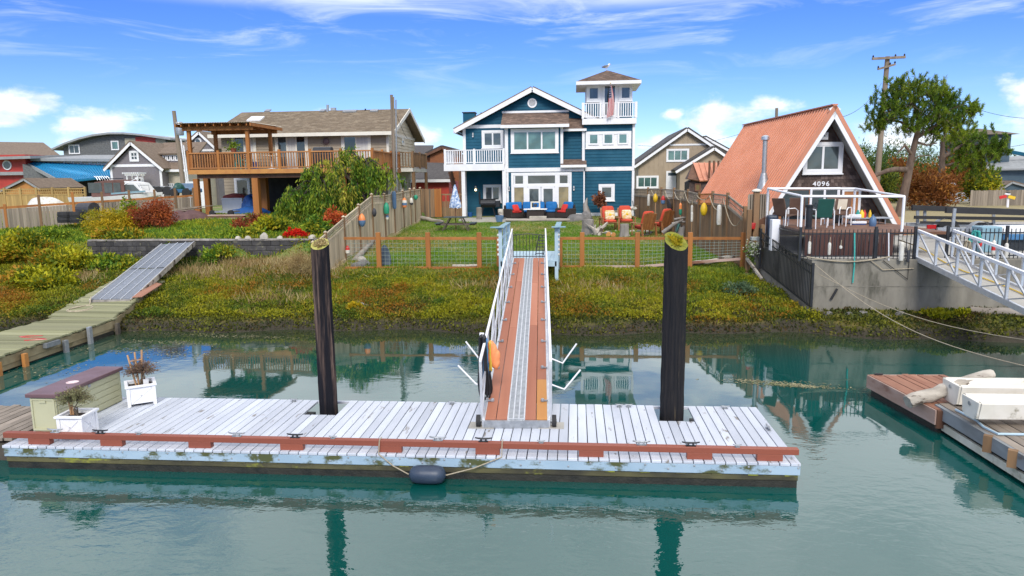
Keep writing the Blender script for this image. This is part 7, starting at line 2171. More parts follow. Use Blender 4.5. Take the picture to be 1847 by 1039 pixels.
ln_ = thing('lantern_box', 'white square lantern standing on the fire table', 'lantern', c0 + V(0, 0, .58))
mb = MB(); ring(mb, c0.x - .28, c0.x + .28, PZ + .585, PZ + 1.0, .07, 41.3, 41.5); mb.build('frame', 'trim_cream', ln_)
MB().ball(c0 + V(0, 0, .78), .10, n=12, m=8).build('globe', 'buoy_dark', ln_, smooth=True)
solo(MB().box(at(955, 402, 40.85).x, at(986, 402, 40.85).x, 40.75, 40.9, 1.95, 2.32), 'stone_step', 'rock_pale', 'pale stone block at the patio edge before the fire table', 'step', bevel=.03)
log([V(5.0, 40.8, 2.10), V(9.0, 40.75, 2.10)], .10, 'log_grey', 'long weathered log edging the patio', 'patio_log', 12, 30)
pt = thing('picnic_table', 'dark weathered picnic table with bench seats on the lawn', 'picnic table', at(823, 412, 37.0))
c0 = at(823, 412, 37.0); c0.z = float(gz(c0.x, 37.0))
for k in range(5):
 MB().box(c0.x - .62, c0.x + .62, 36.62 + k * .15, 36.755 + k * .15, c0.z + .74, c0.z + .78).build('top_board', 'picnic_blue', pt)
for sx_ in (-1, 1):
 for k in range(2):
  MB().box(c0.x + sx_ * .92 - .15 + k * .15, c0.x + sx_ * .92 - .015 + k * .15, 36.5, 37.5, c0.z + .43, c0.z + .47).build('seat_board', 'picnic_blue', pt)
for yy in (36.7, 37.3):
 for sx_ in (-1, 1):
  MB().bar(V(c0.x + sx_ * .30, yy, c0.z + .74), V(c0.x + sx_ * .72, yy, c0.z), .05, .11, (0, 1, 0)).build('leg', 'picnic_wood', pt)
 MB().box(c0.x - 1.05, c0.x + 1.05, yy + .03, yy + .07, c0.z + .34, c0.z + .43).build('cross_beam', 'picnic_wood', pt)
um = thing('closed_parasol', 'closed blue and white patterned parasol over the picnic table', 'parasol', c0)
MB().tube([c0 + V(-.02, 0, .0), c0 + V(-.02, 0, 2.45)], .022, 8).build('pole', 'deck_brown', um)
zt_ = at(822, 333, 37).z; zb = at(822, 375, 37).z
n = 20; vs = []
for i in range(9):
 f_ = i / 8; zz_ = zt_ + (zb - zt_) * f_; rr = .035 + .26 * f_ ** .8 * (1 - .15 * max(0, f_ - .85) / .15)
 for k in range(n):
  a_ = 2 * PI * k / n; r2 = rr * (1 + .30 * math.sin(8 * a_ + f_) * f_); vs.append((c0.x - .02 + r2 * math.cos(a_), 37.0 + r2 * math.sin(a_), zz_ + .04 * math.sin(8 * a_) * (f_ > .95)))
MB().add(vs, [(i * n + k, i * n + (k + 1) % n, (i + 1) * n + (k + 1) % n, (i + 1) * n + k) for i in range(8) for k in range(n)]).build('canopy', 'umbrella_blue', um, smooth=True)
pg_ = thing('pellet_grill', 'black barrel grill on legs below the left lower window', 'barbecue', V(at(881, 390, 43.9).x, 43.9, PZ))
c0 = pg_.location.copy()
MB().tube([c0 + V(-.45, 0, .85), c0 + V(.45, 0, .85)], .27, 16).build('barrel', 'black_metal', pg_)
MB().box(c0.x + .45, c0.x + .75, 43.7, 44.1, PZ + .6, PZ + 1.0).build('hopper', 'black_metal', pg_, bevel=.02)
MB().box(c0.x - .5, c0.x + .5, 43.5, 43.65, PZ + .78, PZ + .80).build('front_shelf', 'black_metal', pg_)
MB().tube([c0 + V(-.52, .05, .8), c0 + V(-.55, .05, 1.55)], .06, 10).build('chimney', 'black_metal', pg_)
for sx_ in (-1, 1):
 for sy_ in (-1, 1):
  MB().bar(c0 + V(sx_ * .3, sy_ * .15, .65), c0 + V(sx_ * .45, sy_ * .2, 0), .05, .05).build('leg', 'black_metal', pg_)
for i, (px, top, Y, lab) in enumerate(((864, 374, 41.2, 'short timber bollard with rusty top on the patio'), (903, 377, 41.3, 'short timber bollard with rope loop by the patio post'))):
 b0_ = at(px, top, Y); solo(MB().lathe([(.17, 1.9), (.16, b0_.z - .03), (.12, b0_.z), (.02, b0_.z + .01)], (b0_.x, Y, 0), 14), 'timber_bollard', 'driftwood_x' if i else 'log_grey', lab, 'bollard', smooth=True)
solo(MB().lathe([(.12, 0), (.17, .28), (.15, .29), (.02, .27)], V(at(848, 391, 43.6).x, 43.6, PZ), 14), 'blue_bucket', 'tarp_blue', 'small blue tub on the patio by the white post', 'bucket', smooth=True)
solo(MB().lathe([(.2, 0), (.26, .34), (.24, .36), (.02, .34)], V(at(901, 398, 41.0).x, 41.0, 2.0), 14), 'blue_planter', 'buoy_blue', 'slate blue tub below the roped bollard', 'planter', smooth=True)
log([at(760, 393, 41.5), at(800, 401, 40.5)], .12, 'log_grey', 'grey beam lying on the grass before the cedar gate', 'ground_beam', 10, 33)
hm = thing('hammock', 'rope hammock on a dark stand under the right lower window', 'hammock', at(1105, 400, 41.5))
h0, h1 = at(1083, 378, 41.5), at(1150, 378, 41.5)
MB().tube([at(1107, 405, 41.2), at(1103, 372, 41.3)], .04, 8).build('stand_post', 'black_metal', hm)
MB().tube([at(1141, 362, 42.0), at(1146, 395, 42.0)], .035, 8).build('stand_post', 'galv', hm)
vs = []; n, m = 22, 8
for i in range(n + 1):
 f_ = i / n
 for j in range(m + 1):
  g_ = j / m - .5; vs.append((h0.x + (h1.x - h0.x) * f_, 41.5 + g_ * 1.0 * math.sin(PI * f_) ** .5, h0.z + .12 - .35 * math.sin(PI * f_) * (1 - 1.6 * g_ * g_) + .1 * f_))
mb = MB()
for i in range(n):
 for j in range(m):
  k0 = i * (m + 1) + j; mb.tube([vs[k0], vs[k0 + 1]], .008, 3, False); mb.tube([vs[k0], vs[k0 + m + 1]], .008, 3, False)
mb.build('netting', 'rope', hm, kind='stuff')
sqc(hm, 'pillow', 'buoy_white', at(1132, 376, 41.5), 0, .55, .2, .11)
td = thing('carved_driftwood', 'tall twisted driftwood piece standing by the white corner trim', 'driftwood', at(1057, 396, 42.4))
q = at(1057, 398, 42.4); MB().tube([q, q + V(.05, 0, .5), q + V(-.05, 0, .95), q + V(.06, 0, 1.35)], [.2, .22, .14, .03], 9).build('trunk', 'driftwood', td, smooth=True)
def deck_chair(px, py, Y, rz, label, seat, frame_m='white_paint'):
 c0 = V(at(px, py, Y).x, Y, CDZ + .003)
 t_ = thing('patio_chair', label, 'chair', c0, rz, 'chairs on the cabin deck')
 M_ = Matrix.Translation(c0) @ Matrix.Rotation(rz, 4, 'Z')
 P = lambda *q: M_ @ Vector(q)
 MB().slab([P(-.25, -.25, .42), P(.25, -.25, .42), P(.25, .22, .38), P(-.25, .22, .38)], .03).build('seat', seat, t_)
 MB().slab([P(-.25, .22, .38), P(.25, .22, .38), P(.25, .42, .98), P(-.25, .42, .98)], .03).build('backrest', seat, t_)
 MB().slab([P(-.15, .245, .55), P(.15, .245, .55), P(.15, .36, .90), P(-.15, .36, .90)], -.02).build('back_panel', 'plastic_tan', t_)
 for sx_ in (-.29, .29):
  MB().tube([P(sx_, -.28, 0), P(sx_, -.26, .55), P(sx_, -.1, .63), P(sx_, .3, .62)], .018, 8).build('arm', frame_m, t_)
  MB().tube([P(sx_, .35, .6), P(sx_, .38, 0)], .018, 8).build('leg', frame_m, t_)
deck_chair(1416, 410, 25.2, 2.2, 'brown patio chair on the cabin deck, leftmost by the white box', 'seat_brown')
deck_chair(1437, 410, 25.6, 2.8, 'brown patio chair on the cabin deck, second from left', 'seat_brown')
deck_chair(1499, 410, 25.8, -.5, 'brown and cream patio chair, left of the leaning pair', 'seat_brown')
deck_chair(1513, 410, 25.4, -.6, 'brown and cream patio chair, right of the leaning pair', 'seat_brown')
deck_chair(1480, 414, 24.2, PI, 'green canvas chair in the middle of the cabin deck', 'plastic_green')
c0 = V(at(1458, 416, 23.8).x, 23.8, CDZ)
solo(MB().lathe([(.12, 0), (.12, .03), (.10, .05), (.105, .72), (.13, .74), (.13, .80), (.02, .80)], c0, 16), 'black_cylinder', 'black_metal', 'tall black heater column on the cabin deck', 'heater', smooth=True)
solo(MB().box(at(1391, 410, 24).x, at(1406, 410, 24).x, 23.9, 24.2, PLAT_Z, at(1400, 396, 24).z), 'white_bin', 'white_paint', 'white plastic bin behind the black side fence', 'bin', bevel=.015)
solo(MB().box(at(1386, 400, 25).x, at(1405, 400, 25).x, 25, 25.4, PLAT_Z, at(1400, 388, 25).z), 'dark_cooler', 'fender_navy', 'dark blue rounded box behind the white bin', 'box', bevel=.08)
cl = thing('blue_cooler', 'bright blue cooler with white lid under the folding table', 'cooler', V(at(1546, 418, 26.0).x, 26.0, CDZ))
xa, xb = at(1534, 410, 26).x, at(1559, 410, 26).x
MB().box(xa, xb, 25.85, 26.25, CDZ, at(1546, 403, 26).z).build('body', 'tarp_blue', cl, bevel=.02)
MB().box(xa - .01, xb + .01, 25.84, 26.26, at(1546, 403, 26).z + .003, at(1546, 399, 26).z).build('lid', 'white_paint', cl, bevel=.01)
ft = thing('folding_table', 'long grey folding table with bottles against the cabin front', 'table', V(at(1560, 415, 26.4).x, 26.4, CDZ))
xa, xb = at(1521, 391, 26.4).x, at(1601, 391, 26.4).x; zt_ = at(1560, 392, 26.4).z
MB().box(xa, xb, 26.0, 26.7, zt_ - .03, zt_).build('tabletop', 'galv', ft)
for xx in (xa + .3, xb - .2):
 for yy in (26.1, 26.6):
  MB().tube([(xx, yy, zt_ - .03), (xx, yy, CDZ)], .018, 8).build('leg', 'galv', ft)
for i, (px, m_, s_) in enumerate(((1546, 'rope_teal', .07), (1553, 'buoy_yellow', .09), (1558, 'buoy_red', .06), (1568, 'buoy_yellow', .05))):
 q = V(at(px, 388, 26.3).x, 26.25, zt_ + .002)
 solo(MB().lathe([(s_, 0), (s_, .16), (s_ * .45, .23), (s_ * .4, .27)], q, 12), 'bottle', m_, ['teal bottle on the folding table', 'tall yellow bottle on the folding table', 'small red bottle on the folding table', 'small yellow bottle at the right of the folding table'][i], 'bottle', smooth=True)
solo(MB().box(at(1522, 389, 26.2).x, at(1551, 389, 26.2).x, 26.05, 26.4, zt_ + .003, zt_ + .12), 'white_tray', 'white_paint', 'white tray on the folding table', 'tray', bevel=.02)
solo(MB().lathe([(.13, 0), (.14, .02), (.14, .9), (.10, .95), (.02, .95)], V(at(1512, 400, 26.8).x, 26.8, CDZ), 14), 'dark_drum', 'car_dark', 'tall dark drum standing by the cabin door', 'drum', smooth=True)
solo(MB().lathe([(.1, 0), (.12, .1), (.10, .28), (.03, .36), (.03, .40)], V(at(1573, 418, 25).x, 25, CDZ), 12), 'water_jug', 'buoy_blue', 'blue jug on the deck beside the cooler', 'jug', smooth=True)
# ---- boat trailer at right
bt = thing('boat_trailer', 'galvanised boat trailer with long black carpeted bunks at right', 'trailer', (23, 27, PLAT_Z))
def tbar(a, b, Y, r, nm, mat, Y2=None):
 MB().bar(at(*a, Y), at(*b, Y if Y2 is None else Y2), r, r * 1.5).build(nm, mat, bt)
tbar((1645, 374.5), (1870, 383), 28.5, .13, 'bunk', 'rubber'); tbar((1706, 379), (1870, 384), 27.2, .14, 'bunk', 'rubber')
tbar((1649, 392), (1870, 395), 28.3, .08, 'guide_roller', 'rubber'); tbar((1660, 401), (1790, 404), 27.6, .06, 'guide_roller', 'rubber')
tbar((1690, 414), (1870, 412), 26.5, .09, 'frame_rail', 'galv'); tbar((1635, 405), (1870, 408), 28.6, .09, 'frame_rail', 'galv')
for (px, y0, y1, Y) in ((1655, 378, 404, 28.5), (1792, 383, 412, 28.5), (1718, 376, 414, 26.8), (1668, 378, 402, 28.6)):
 MB().bar(at(px + (4 if px == 1718 else 0), y0, Y), at(px, y1, Y), .10, .06, (0, 1, 0)).build('upright', 'galv', bt)
for (px, py, Y) in ((1704, 423, 28.4), (1768, 420, 26.3)):
 c0 = at(px, py, Y); c0.z = PLAT_Z + .33; wh = MB().tube([c0 + V(0, -.1, 0), c0 + V(0, .1, 0)], .32, 20).build('wheel', 'rubber', bt)
 MB().tube([c0 + V(0, -.12, 0), c0 + V(0, -.09, 0)], .17, 14).build('rim', 'galv', wh)
 mb = MB(); vs = []
 for k in range(13):
  a_ = PI * k / 12; vs += [c0 + V(-.46 * math.cos(a_), -.17, .46 * math.sin(a_)), c0 + V(-.46 * math.cos(a_), .17, .46 * math.sin(a_))]
 mb.add(vs, [(2 * k, 2 * k + 2, 2 * k + 3, 2 * k + 1) for k in range(12)]); mb.build('fender', 'galv', bt, smooth=True)
c0 = at(1680, 409, 26.4); MB().box(c0.x - .16, c0.x + .14, 26.35, 26.42, c0.z - .07, c0.z + .07).build('tail_light', 'tail_red', bt)
ck = thing('covered_skiff', 'small blue and white boat beside the trailer at the right edge', 'boat', at(1830, 415, 24))
q = at(1800, 428, 24.2)
for s_, m_, z0_, z1_ in ((0, 'hull_white', .55, .75), (1, 'car_blue', .35, .55)):
 MB().prism([(q.x - .2 + s_ * .1, 23.6), (q.x + 3, 23.4), (q.x + 3, 24.9), (q.x - .2 + s_ * .1, 24.7), (q.x - .9 + s_ * .3, 24.15)], PLAT_Z + z0_, PLAT_Z + z1_, 'xy').build('hull' if s_ else 'gunwale', m_, ck, bevel=.03)
MB().box(q.x, q.x + 2.6, 23.7, 24.6, PLAT_Z, PLAT_Z + .35).build('cradle', 'car_dark', ck)
solo(MB().box(at(1770, 420, 23.2).x, at(1808, 420, 23.2).x, 23.2, 23.8, PLAT_Z, at(1790, 409, 23.2).z), 'teal_crate', 'teal_paint', 'teal blue plastic crate behind the right black fence', 'crate', bevel=.03)
mb = MB(); mb.lathe([(.03, 0), (.03, 1.1)], at(1817, 372, 40), 8)
mbx = thing('yard_figure', 'white post with red and yellow windmill ornament by the grey fence', 'ornament', at(1817, 372, 40))
q = at(1817, 374, 40); MB().tube([q, at(1818, 358, 40)], .06, 8).build('post', 'white_paint', mbx)
q = at(1817, 355, 39.9)
for k, (dx_, m_) in enumerate(((-.22, 'buoy_red'), (.22, 'buoy_yellow'))):
 MB().cbox(q + V(dx_, 0, -.03 * k), .36, .04, .16, Matrix.Rotation(.25 * (1 if k else -1), 3, 'Y')).build('blade', m_, mbx)
MB().ball(q + V(0, 0, .14), .16, .08, .07, 10, 6).build('head', 'white_paint', mbx, smooth=True)
MB().ball(q + V(.02, .0, .20), .12, .085, .05, 10, 6).build('cap', 'black_metal', mbx, smooth=True)
o = solo(MB().tube([at(145, 377, 33.5), at(170, 378, 33.3)], [.30, .36], 18), 'black_barrel', 'buoy_dark', 'black drum lying on the pile by the grey fence', 'barrel', smooth=False)
cp = thing('crab_pots', 'stack of dark crab pots against the grey fence', 'crab pots', at(135, 402, 33.2))
for k in range(4):
 q = at(118 + (k % 2) * 22, 396 - (k // 2) * 9, 33.1); MB().lathe([(.02, -.15), (.34, -.15), (.36, 0), (.34, .14), (.02, .14)], q, 16).build('pot', 'rubber', cp)
q = at(208, 390, 34); solo(MB().lathe([(.12, -.4), (.17, -.35), (.17, 0), (.11, .12), (.02, .16)], q, 12), 'red_tank', 'buoy_red', 'small red tank behind the yellow bush', 'tank', smooth=True)
# ---- buildings behind
def W2(h_, px0, px1, py0, py1, Y, cols=1, rows=1, tw=.1, gl='glass', trim='white_trim', **k):
 pm = (px0 + px1) / 2
 return window(h_, hx(px0, Y, py0), hx(px1, Y, py0), at(pm, py1, Y).z, at(pm, py0, Y).z, Y - .02, cols, rows, tw=tw, gl=gl, trim=trim, sill=False, sash=.03, **k)
YG = 58.
gh, poly, (gp1, gl1, gr1) = gable_front('grey_house', 'lavender grey gabled house with white trim behind the boat', (235, 256.5), (187, 306), (294, 306), 2.3, YG - .35, 10, 'grey_lav', 'roof_brown_far', over=.35)
W2(gh, 233, 250, 272, 291.5, YG, 2, 2, .16)
z_ = at(240, 301, YG).z
MB().box(poly[0][0] - .02, poly[1][0] + .02, YG - .04, YG - .001, z_, z_ + .22).build('belt_board', 'white_trim', gh)
for xx in (poly[0][0], poly[1][0] - .18):
 MB().box(xx, xx + .2, YG - .05, YG - .002, 2.3, z_ - .002).build('corner_board', 'white_trim', gh)
W2(gh, 244, 256, 320, 338, YG, 1, 2, .08)
xr_ = at(340, 306, YG + 1).x
MB().box(gr1.x - .45, xr_ - .4, YG + 1, YG + 7, 2.3, gr1.z - .1).build('wing_wall', 'beige_far', gh)
A, B = V(gr1.x - .4, YG + .6, at(294, 306, YG + .6).z), V(xr_, YG + .6, at(294, 306, YG + .6).z)
C, D = V(xr_, YG + 4.5, at(250, 258, YG + 4.5).z), V(gp1.x, YG + 4.5, at(250, 258, YG + 4.5).z)
MB().slab([A, B, C, D], .14).build('wing_roof', 'roof_brown_far', gh)
MB().box(A.x, B.x, YG + .52, YG + .58, A.z - .2, A.z).build('gutter', 'white_trim', gh)
yd = YG + 1.6
xa, xb = at(291, 285, yd).x, at(323, 285, yd).x; za, zb = at(300, 291, yd).z, at(300, 277, yd).z
MB().box(xa, xb, yd, yd + 2, za - .5, zb).build('dormer_wall', 'grey_lav', gh)
MB().slab([V(xa - .3, yd - .3, zb), V(xb + .3, yd - .3, zb), V(xb + .3, yd + 3.4, zb + 1.0), V(xa - 2.2, yd + 3.4, zb + 1.0)], .12).build('dormer_roof', 'roof_brown_far', gh)
for k in range(4):
 W2(gh, 293.5 + k * 7.3, 300 + k * 7.3, 279, 290, yd, 1, 1, .07)
MB().box(gr1.x + 1, gr1.x + 3, YG + .93, YG + .99, 2.3, 4.6).build('garage_door', 'door_white', gh)
W2(gh, 303, 314, 331, 337, YG + .92, 3, 1, .04)
ar = thing('garden_arbor', 'white slatted arbor against the lavender grey house', 'arbor', at(243, 345, YG - 1.4))
xa, xb = at(229, 330, YG - 1.4).x, at(256, 330, YG - 1.4).x; zt_ = at(243, 317, YG - 1.4).z
for xx in (xa + .2, xb - .2):
 for yy in (YG - 1.6, YG - .9):
  MB().box(xx - .05, xx + .05, yy - .05, yy + .05, 2.3, zt_).build('post', 'white_trim', ar)
for k in range(9):
 xx = xa + (xb - xa) * k / 8; MB().box(xx - .03, xx + .03, YG - 1.9, YG - .7, zt_ + .14, zt_ + .28).build('slat', 'white_trim', ar)
for yy in (YG - 1.6, YG - .9):
 MB().box(xa, xb, yy - .04, yy + .04, zt_, zt_ + .14).build('beam', 'white_trim', ar)
h2, p2, (q1, q2, q3) = gable_front('round_window_house', 'grey gabled house with round window seen left of the pergola', (358, 238), (318, 274), (392, 270), 2.3, 64, 9, 'grey_lav', 'roof_brown_far', over=.3)
c0 = at(357, 255, 64.25); MB().lathe([(.02, 0), (.32, 0), (.32, .05), (.02, .05)], (0, 0, 0), 18)
mb = MB(); mb.tube([c0 + V(0, .06, 0), c0], .34, 20); rw_ = mb.build('round_window', 'white_trim', h2); MB().tube([c0, c0 + V(0, -.02, 0)], .2, 18).build('pane', 'glass', rw_)
MB().box(p2[0][0], p2[1][0], 64.25, 64.29, at(357, 271, 64).z - .1, at(357, 271, 64).z + .1).build('belt_board', 'white_trim', h2)
YC = 75.
ch = thing('arched_roof_house', 'large grey shingled house with a curved roof at far left', 'house', at(200, 300, YC))
arc = [(96, 268), (120, 257), (145, 248.5), (170, 242.5), (197, 239), (225, 239), (255, 241.5), (285, 246), (310, 249.5)]
ap_ = [at(px, py, YC) for px, py in arc]
poly = [(ap_[0].x + .8, 2.3), (ap_[-1].x - .8, 2.3), (ap_[-1].x - .8, ap_[-1].z - .2)] + [(q.x, q.z - .25) for q in ap_[-2:0:-1]] + [(ap_[0].x + .8, ap_[0].z + .3)]
MB().prism(poly, YC + .5, YC + 12, 'xz').build('wall', 'grey_shingle', ch)
mb = MB()
up_ = [(q.x, q.z) for q in ap_]; lo_ = [(q.x, q.z - .2) for q in ap_[::-1]]
mb.prism(up_ + lo_, YC - .3, YC + 12.5, 'xz'); mb.build('roof', 'fascia_grey', ch)
W2(ch, 123.5, 143.5, 261, 278, YC + .48, 2, 1, .10); W2(ch, 200, 214, 254, 271, YC + .48, 1, 1, .10, 'glass_green')
for (a, b, c_, d_, m_) in ((226, 244, 249, 264, 'tan_panel'), (245, 280, 246.5, 261, 'red_wall'), (281, 298, 251, 262, 'tan_panel')):
 p0_, p1_ = at(a, d_, YC + .4), at(b, c_, YC + .4); MB().box(p0_.x, p1_.x, YC + .40, YC + .49, p0_.z - .3, p1_.z).build('wall_panel', m_, ch)
YL = 62.
rh = thing('red_blue_house', 'low red walled house with bright blue metal roof at left', 'house', at(60, 340, YL))
xl_, xr2 = at(-40, 300, YL).x, at(47, 300, YL).x; xr3 = at(200, 300, YL).x
MB().box(xl_, xr2, YL, YL + 6, 2.3, at(20, 279, YL).z).build('wall', 'red_wall', rh)
MB().box(xr2, xr3, YL + 1.2, YL + 7, 2.3, at(120, 286, YL).z).build('wall', 'tan_panel', rh)
za = at(20, 279, YL).z
MB().slab([at(-40, 284, YL - 1), at(54, 281, YL - 1), V(at(54, 281, YL).x, YL + 7, za + .2), V(xl_, YL + 7, za + .2)], .25).build('flat_roof', 'fascia_grey', rh)
MB().slab([V(xr2 + .2, YL + .4, at(120, 284, YL).z), V(xr3 + .3, YL + .4, at(200, 286.5, YL).z), V(xr3 + .3, YL + 8, at(200, 282, YL).z + .4), V(xr2 + .2, YL + 8, at(120, 281, YL).z + .4)], .25).build('flat_roof', 'fascia_grey', rh)
for k in range(5):
 W2(rh, 115 + k * 16, 130 + k * 16, 286.5, 297, YL + 1.18, 1, 1, .07, 'glass_dark')
A, B, C, D = at(111, 328, YL - 3.5), at(199, 318, YL - 3.5), at(196, 299, YL + 1.1), at(42, 291, YL + 1.1)
MB().slab([A, B, C, D], .15).build('metal_roof', 'blue_metal', rh)
mb = MB(); n = 26
for k in range(n + 1):
 f_ = k / n; mb.bar(A.lerp(B, f_) + V(0, 0, .04), D.lerp(C, f_) + V(0, 0, .04), .06, .05)
for j in range(1, 14):
 f_ = j / 14; mb.bar(A.lerp(D, f_) + V(0, 0, .02), B.lerp(C, f_) + V(0, 0, .02), .05, .04)
mb.build('roof_ribs', 'blue_metal', rh, kind='stuff')
MB().prism([(at(44, 320, YL - .4).x, 2.3), (at(112, 330, YL - .4).x, 2.3), (at(112, 330, YL - .4).x, at(112, 329, YL - .4).z), (at(44, 300, YL - .4).x, at(44, 296, YL - .4).z)], YL - .6, YL - .1, 'xz').build('porch_wall', 'grey_shingle', rh)
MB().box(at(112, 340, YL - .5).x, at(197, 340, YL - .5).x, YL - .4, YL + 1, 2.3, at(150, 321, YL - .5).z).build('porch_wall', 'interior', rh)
MB().bar(D + V(0, -.1, -.05), A + V(0, -.1, -.05), .08, .3).build('barge_board', 'fascia_grey', rh)
c0 = at(13, 298, YL - .05); mb = MB(); mb.tube([c0 + V(0, .05, 0), c0 + V(0, -.05, 0)], .44, 24); o = mb.build('round_window', 'white_trim', rh); MB().tube([c0 + V(0, -.05, 0), c0 + V(0, -.07, 0)], .34, 24).build('pane', 'glass', o)
z_ = at(20, 313, YL - .3).z; MB().box(xl_, xr2 + .3, YL - .5, YL + .0, z_ - .15, z_ + .15).build('canopy_edge', 'fascia_grey', rh)
h3 = thing('brown_roof_house', 'brown hip roofed house at the far left edge', 'house', at(30, 290, 78))
A, B, C, D = at(-60, 281, 76), at(110, 281, 76), at(78, 257, 82), at(-60, 255, 82)
MB().slab([A, B, C, D], .2).build('roof', 'roof_brown_far', h3); MB().box(A.x, B.x - .6, 76.6, 84, 2.3, A.z - .1).build('wall', 'beige_far', h3)
h4, *_ = gable_front('small_shed', 'small shed with brown roof behind the yellow lattice fence', (43, 323), (-12, 350), (72, 341), 2.3, 50, 5, 'new_wood', 'roof_brown_far', 'fascia_grey', over=.2, rt=.1)
yf = thing('yellow_lattice_fence', 'yellowish cedar fence with lattice top behind the boat', 'fence', at(75, 370, 46.5))
Yy = 46.5
xa, xb = at(-20, 350, Yy).x, at(154, 350, Yy).x; zt_ = at(70, 342, Yy).z; zm = at(70, 351, Yy).z
bdm = board_mesh('board', .145, .025, zm - 2.2, 'fence_yellow', 0) if 'fence_yellow' in MAT else None
PM('fence_yellow', (.42, .28, .10), (.33, .215, .08), 3.5, .85, .001, stretch=WG, rand=.15)
bdm = board_mesh('board', .145, .025, zm - 2.2, 'fence_yellow', 0)
n = int((xb - xa) / .15)
for k in range(n):
 piece('board', bdm, yf, (xa + (k + .5) * .15 - yf.location.x, Yy - yf.location.y, 2.2 - yf.location.z))
mb = MB()
for k in range(n):
 mb.box(xa + k * .15, xa + k * .15 + .04, Yy, Yy + .02, zm, zt_)
mb.box(xa, xb, Yy - .01, Yy + .03, (zm + zt_) / 2 - .02, (zm + zt_) / 2 + .02)
mb.build('lattice', 'fence_yellow', yf, kind='stuff')
MB().box(xa, xb, Yy - .03, Yy + .05, zt_, zt_ + .07).build('cap_rail', 'fence_yellow', yf); MB().box(xa, xb, Yy - .03, Yy + .05, zm - .05, zm + .04).build('lattice_rail', 'fence_yellow', yf)
for k in range(7):
 xx = xa + (xb - xa) * k / 6; MB().box(xx - .06, xx + .06, Yy - .06, Yy + .06, 2.2, zt_ + .15).build('post', 'fence_yellow', yf)
YA = 62.
th_, poly, (q1, q2, q3) = gable_front('tan_house', 'tan board and batten house with white trim right of the blue house', (1240, 232), (1144, 300), (1330, 292), 2.3, YA - .4, 12, 'tan_batten', 'roof_dark', over=.4)
mb = MB()
xx = poly[0][0] + .1
while xx < poly[1][0]:
 zt_ = min(q1.z - abs(xx - q1.x) * (q1.z - q2.z) / (q1.x - q2.x), 99) - .3
 mb.box(xx, xx + .05, YA - .03, YA - .001, 2.3, zt_); xx += .4
mb.build('battens', 'tan_batten', th_, kind='stuff')
W2(th_, 1202, 1243, 268.5, 292, YA, 3, 1, .14, 'glass_green'); W2(th_, 1148, 1188, 317, 340, YA, 3, 1, .14, 'glass_green')
z_ = at(1240, 262.5, YA).z; MB().box(at(1208, 262, YA).x, at(1275, 262, YA).x, YA - .05, YA - .002, z_, z_ + .14).build('belt_board', 'white_trim', th_)
yp = YA - 2.4
h6, pp, (r1_, r2_, r3_) = gable_front('porch_gable', 'smaller front gable porch of the tan house with pale door', (1289, 266), (1219, 309), (1345, 305), 2.3, yp, 4, 'tan_batten', 'roof_dark', over=.4)
W2(h6, 1201, 1223, 308, 345, yp + .4, 1, 1, .12, 'door_white', name='front_door') if False else None
p0_ = at(1201, 345, YA - .1); p1_ = at(1234, 308, YA - .1)
mb = MB(); ring(mb, p0_.x, p1_.x, 2.3, p1_.z, .16, YA - .1, YA - .03); dd_ = mb.build('porch_frame', 'white_trim', th_)
MB().box(p0_.x + .16, p1_.x - .16, YA - .06, YA - .031, 2.3, p1_.z - .16).build('porch_recess', 'house_slate', dd_)
MB().box(at(1204, 330, YA).x, at(1219, 330, YA).x, YA - .12, YA - .07, 2.3, at(1210, 317, YA).z).build('front_door', 'door_white', th_)
h7, *_ = gable_front('dark_roof_house', 'dark roofed house peeping over the tan porch gable', (1272, 247), (1255, 262), (1325, 276), 2.3, 72, 6, 'tan_batten', 'roof_dark', over=.3)
YS = 48.
sh = thing('copper_shed', 'small shingled shed with a coppery metal roof by the A-frame', 'shed', at(1270, 345, YS))
A, B, C, D = at(1262, 326, YS - .3), at(1312, 322, YS - .3), at(1312, 293.5, YS + 1.6), at(1250, 293.5, YS + 1.6)
MB().slab([A, B, C, D], .08).build('roof', 'copper_roof', sh)
for k in range(7):
 f_ = k / 6; MB().bar(A.lerp(B, f_) + V(0, 0, .03), D.lerp(C, f_) + V(0, 0, .03), .05, .05).build('roof_rib', 'copper_roof', sh)
MB().slab([A, D, at(1236, 322, YS + 1.6), at(1240, 322, YS - .3)], .06).build('roof', 'deck_brown', sh)
MB().prism([(at(1243, 345, YS).x, 2.2), (at(1312, 345, YS).x, 2.2), (at(1312, 325, YS).x, at(1312, 324, YS).z), (at(1258, 325, YS).x, at(1258, 320, YS).z), (at(1243, 330, YS).x, at(1243, 329, YS).z)], YS, YS + 2, 'xz').build('wall', 'aframe_shingle', sh)
W2(sh, 1253, 1264, 331, 345, YS - .02, 1, 1, .06, 'glass_amber', 'deck_brown')
for k in range(3):
 p0_ = at(1279 + k * 8, 322, YS - .4); MB().tube([p0_, p0_ + V(0, 0, 1.15)], .07, 8).build('vent_post', 'deck_brown', sh)
YO = 60.
oh, *_ = gable_front('orange_brown_house', 'orange brown house with dark shingle roof between taupe and blue houses', (797, 265), (768, 278), (832, 276), 2.3, YO, 8, 'orange_wall', 'roof_dark', 'deck_brown', over=.3)
A, B, C, D = at(735, 324, YO - 6), at(812, 322, YO - 6), at(812, 294, YO - 1), at(735, 292, YO - 1)
MB().slab([A, B, C, D], .14).build('lower_roof', 'roof_dark', oh); MB().box(A.x, B.x, YO - 6.06, YO - 6.0, A.z - .22, A.z).build('gutter', 'white_trim', oh)
MB().box(A.x + .2, B.x - .2, YO - 5.5, YO - 1, 2.3, A.z - .15).build('garage_wall', 'red_wall', oh)
A, B, C, D = at(738, 281, YO + .5), at(775, 281, YO + .5), at(782, 262, YO + 5), at(745, 262, YO + 5)
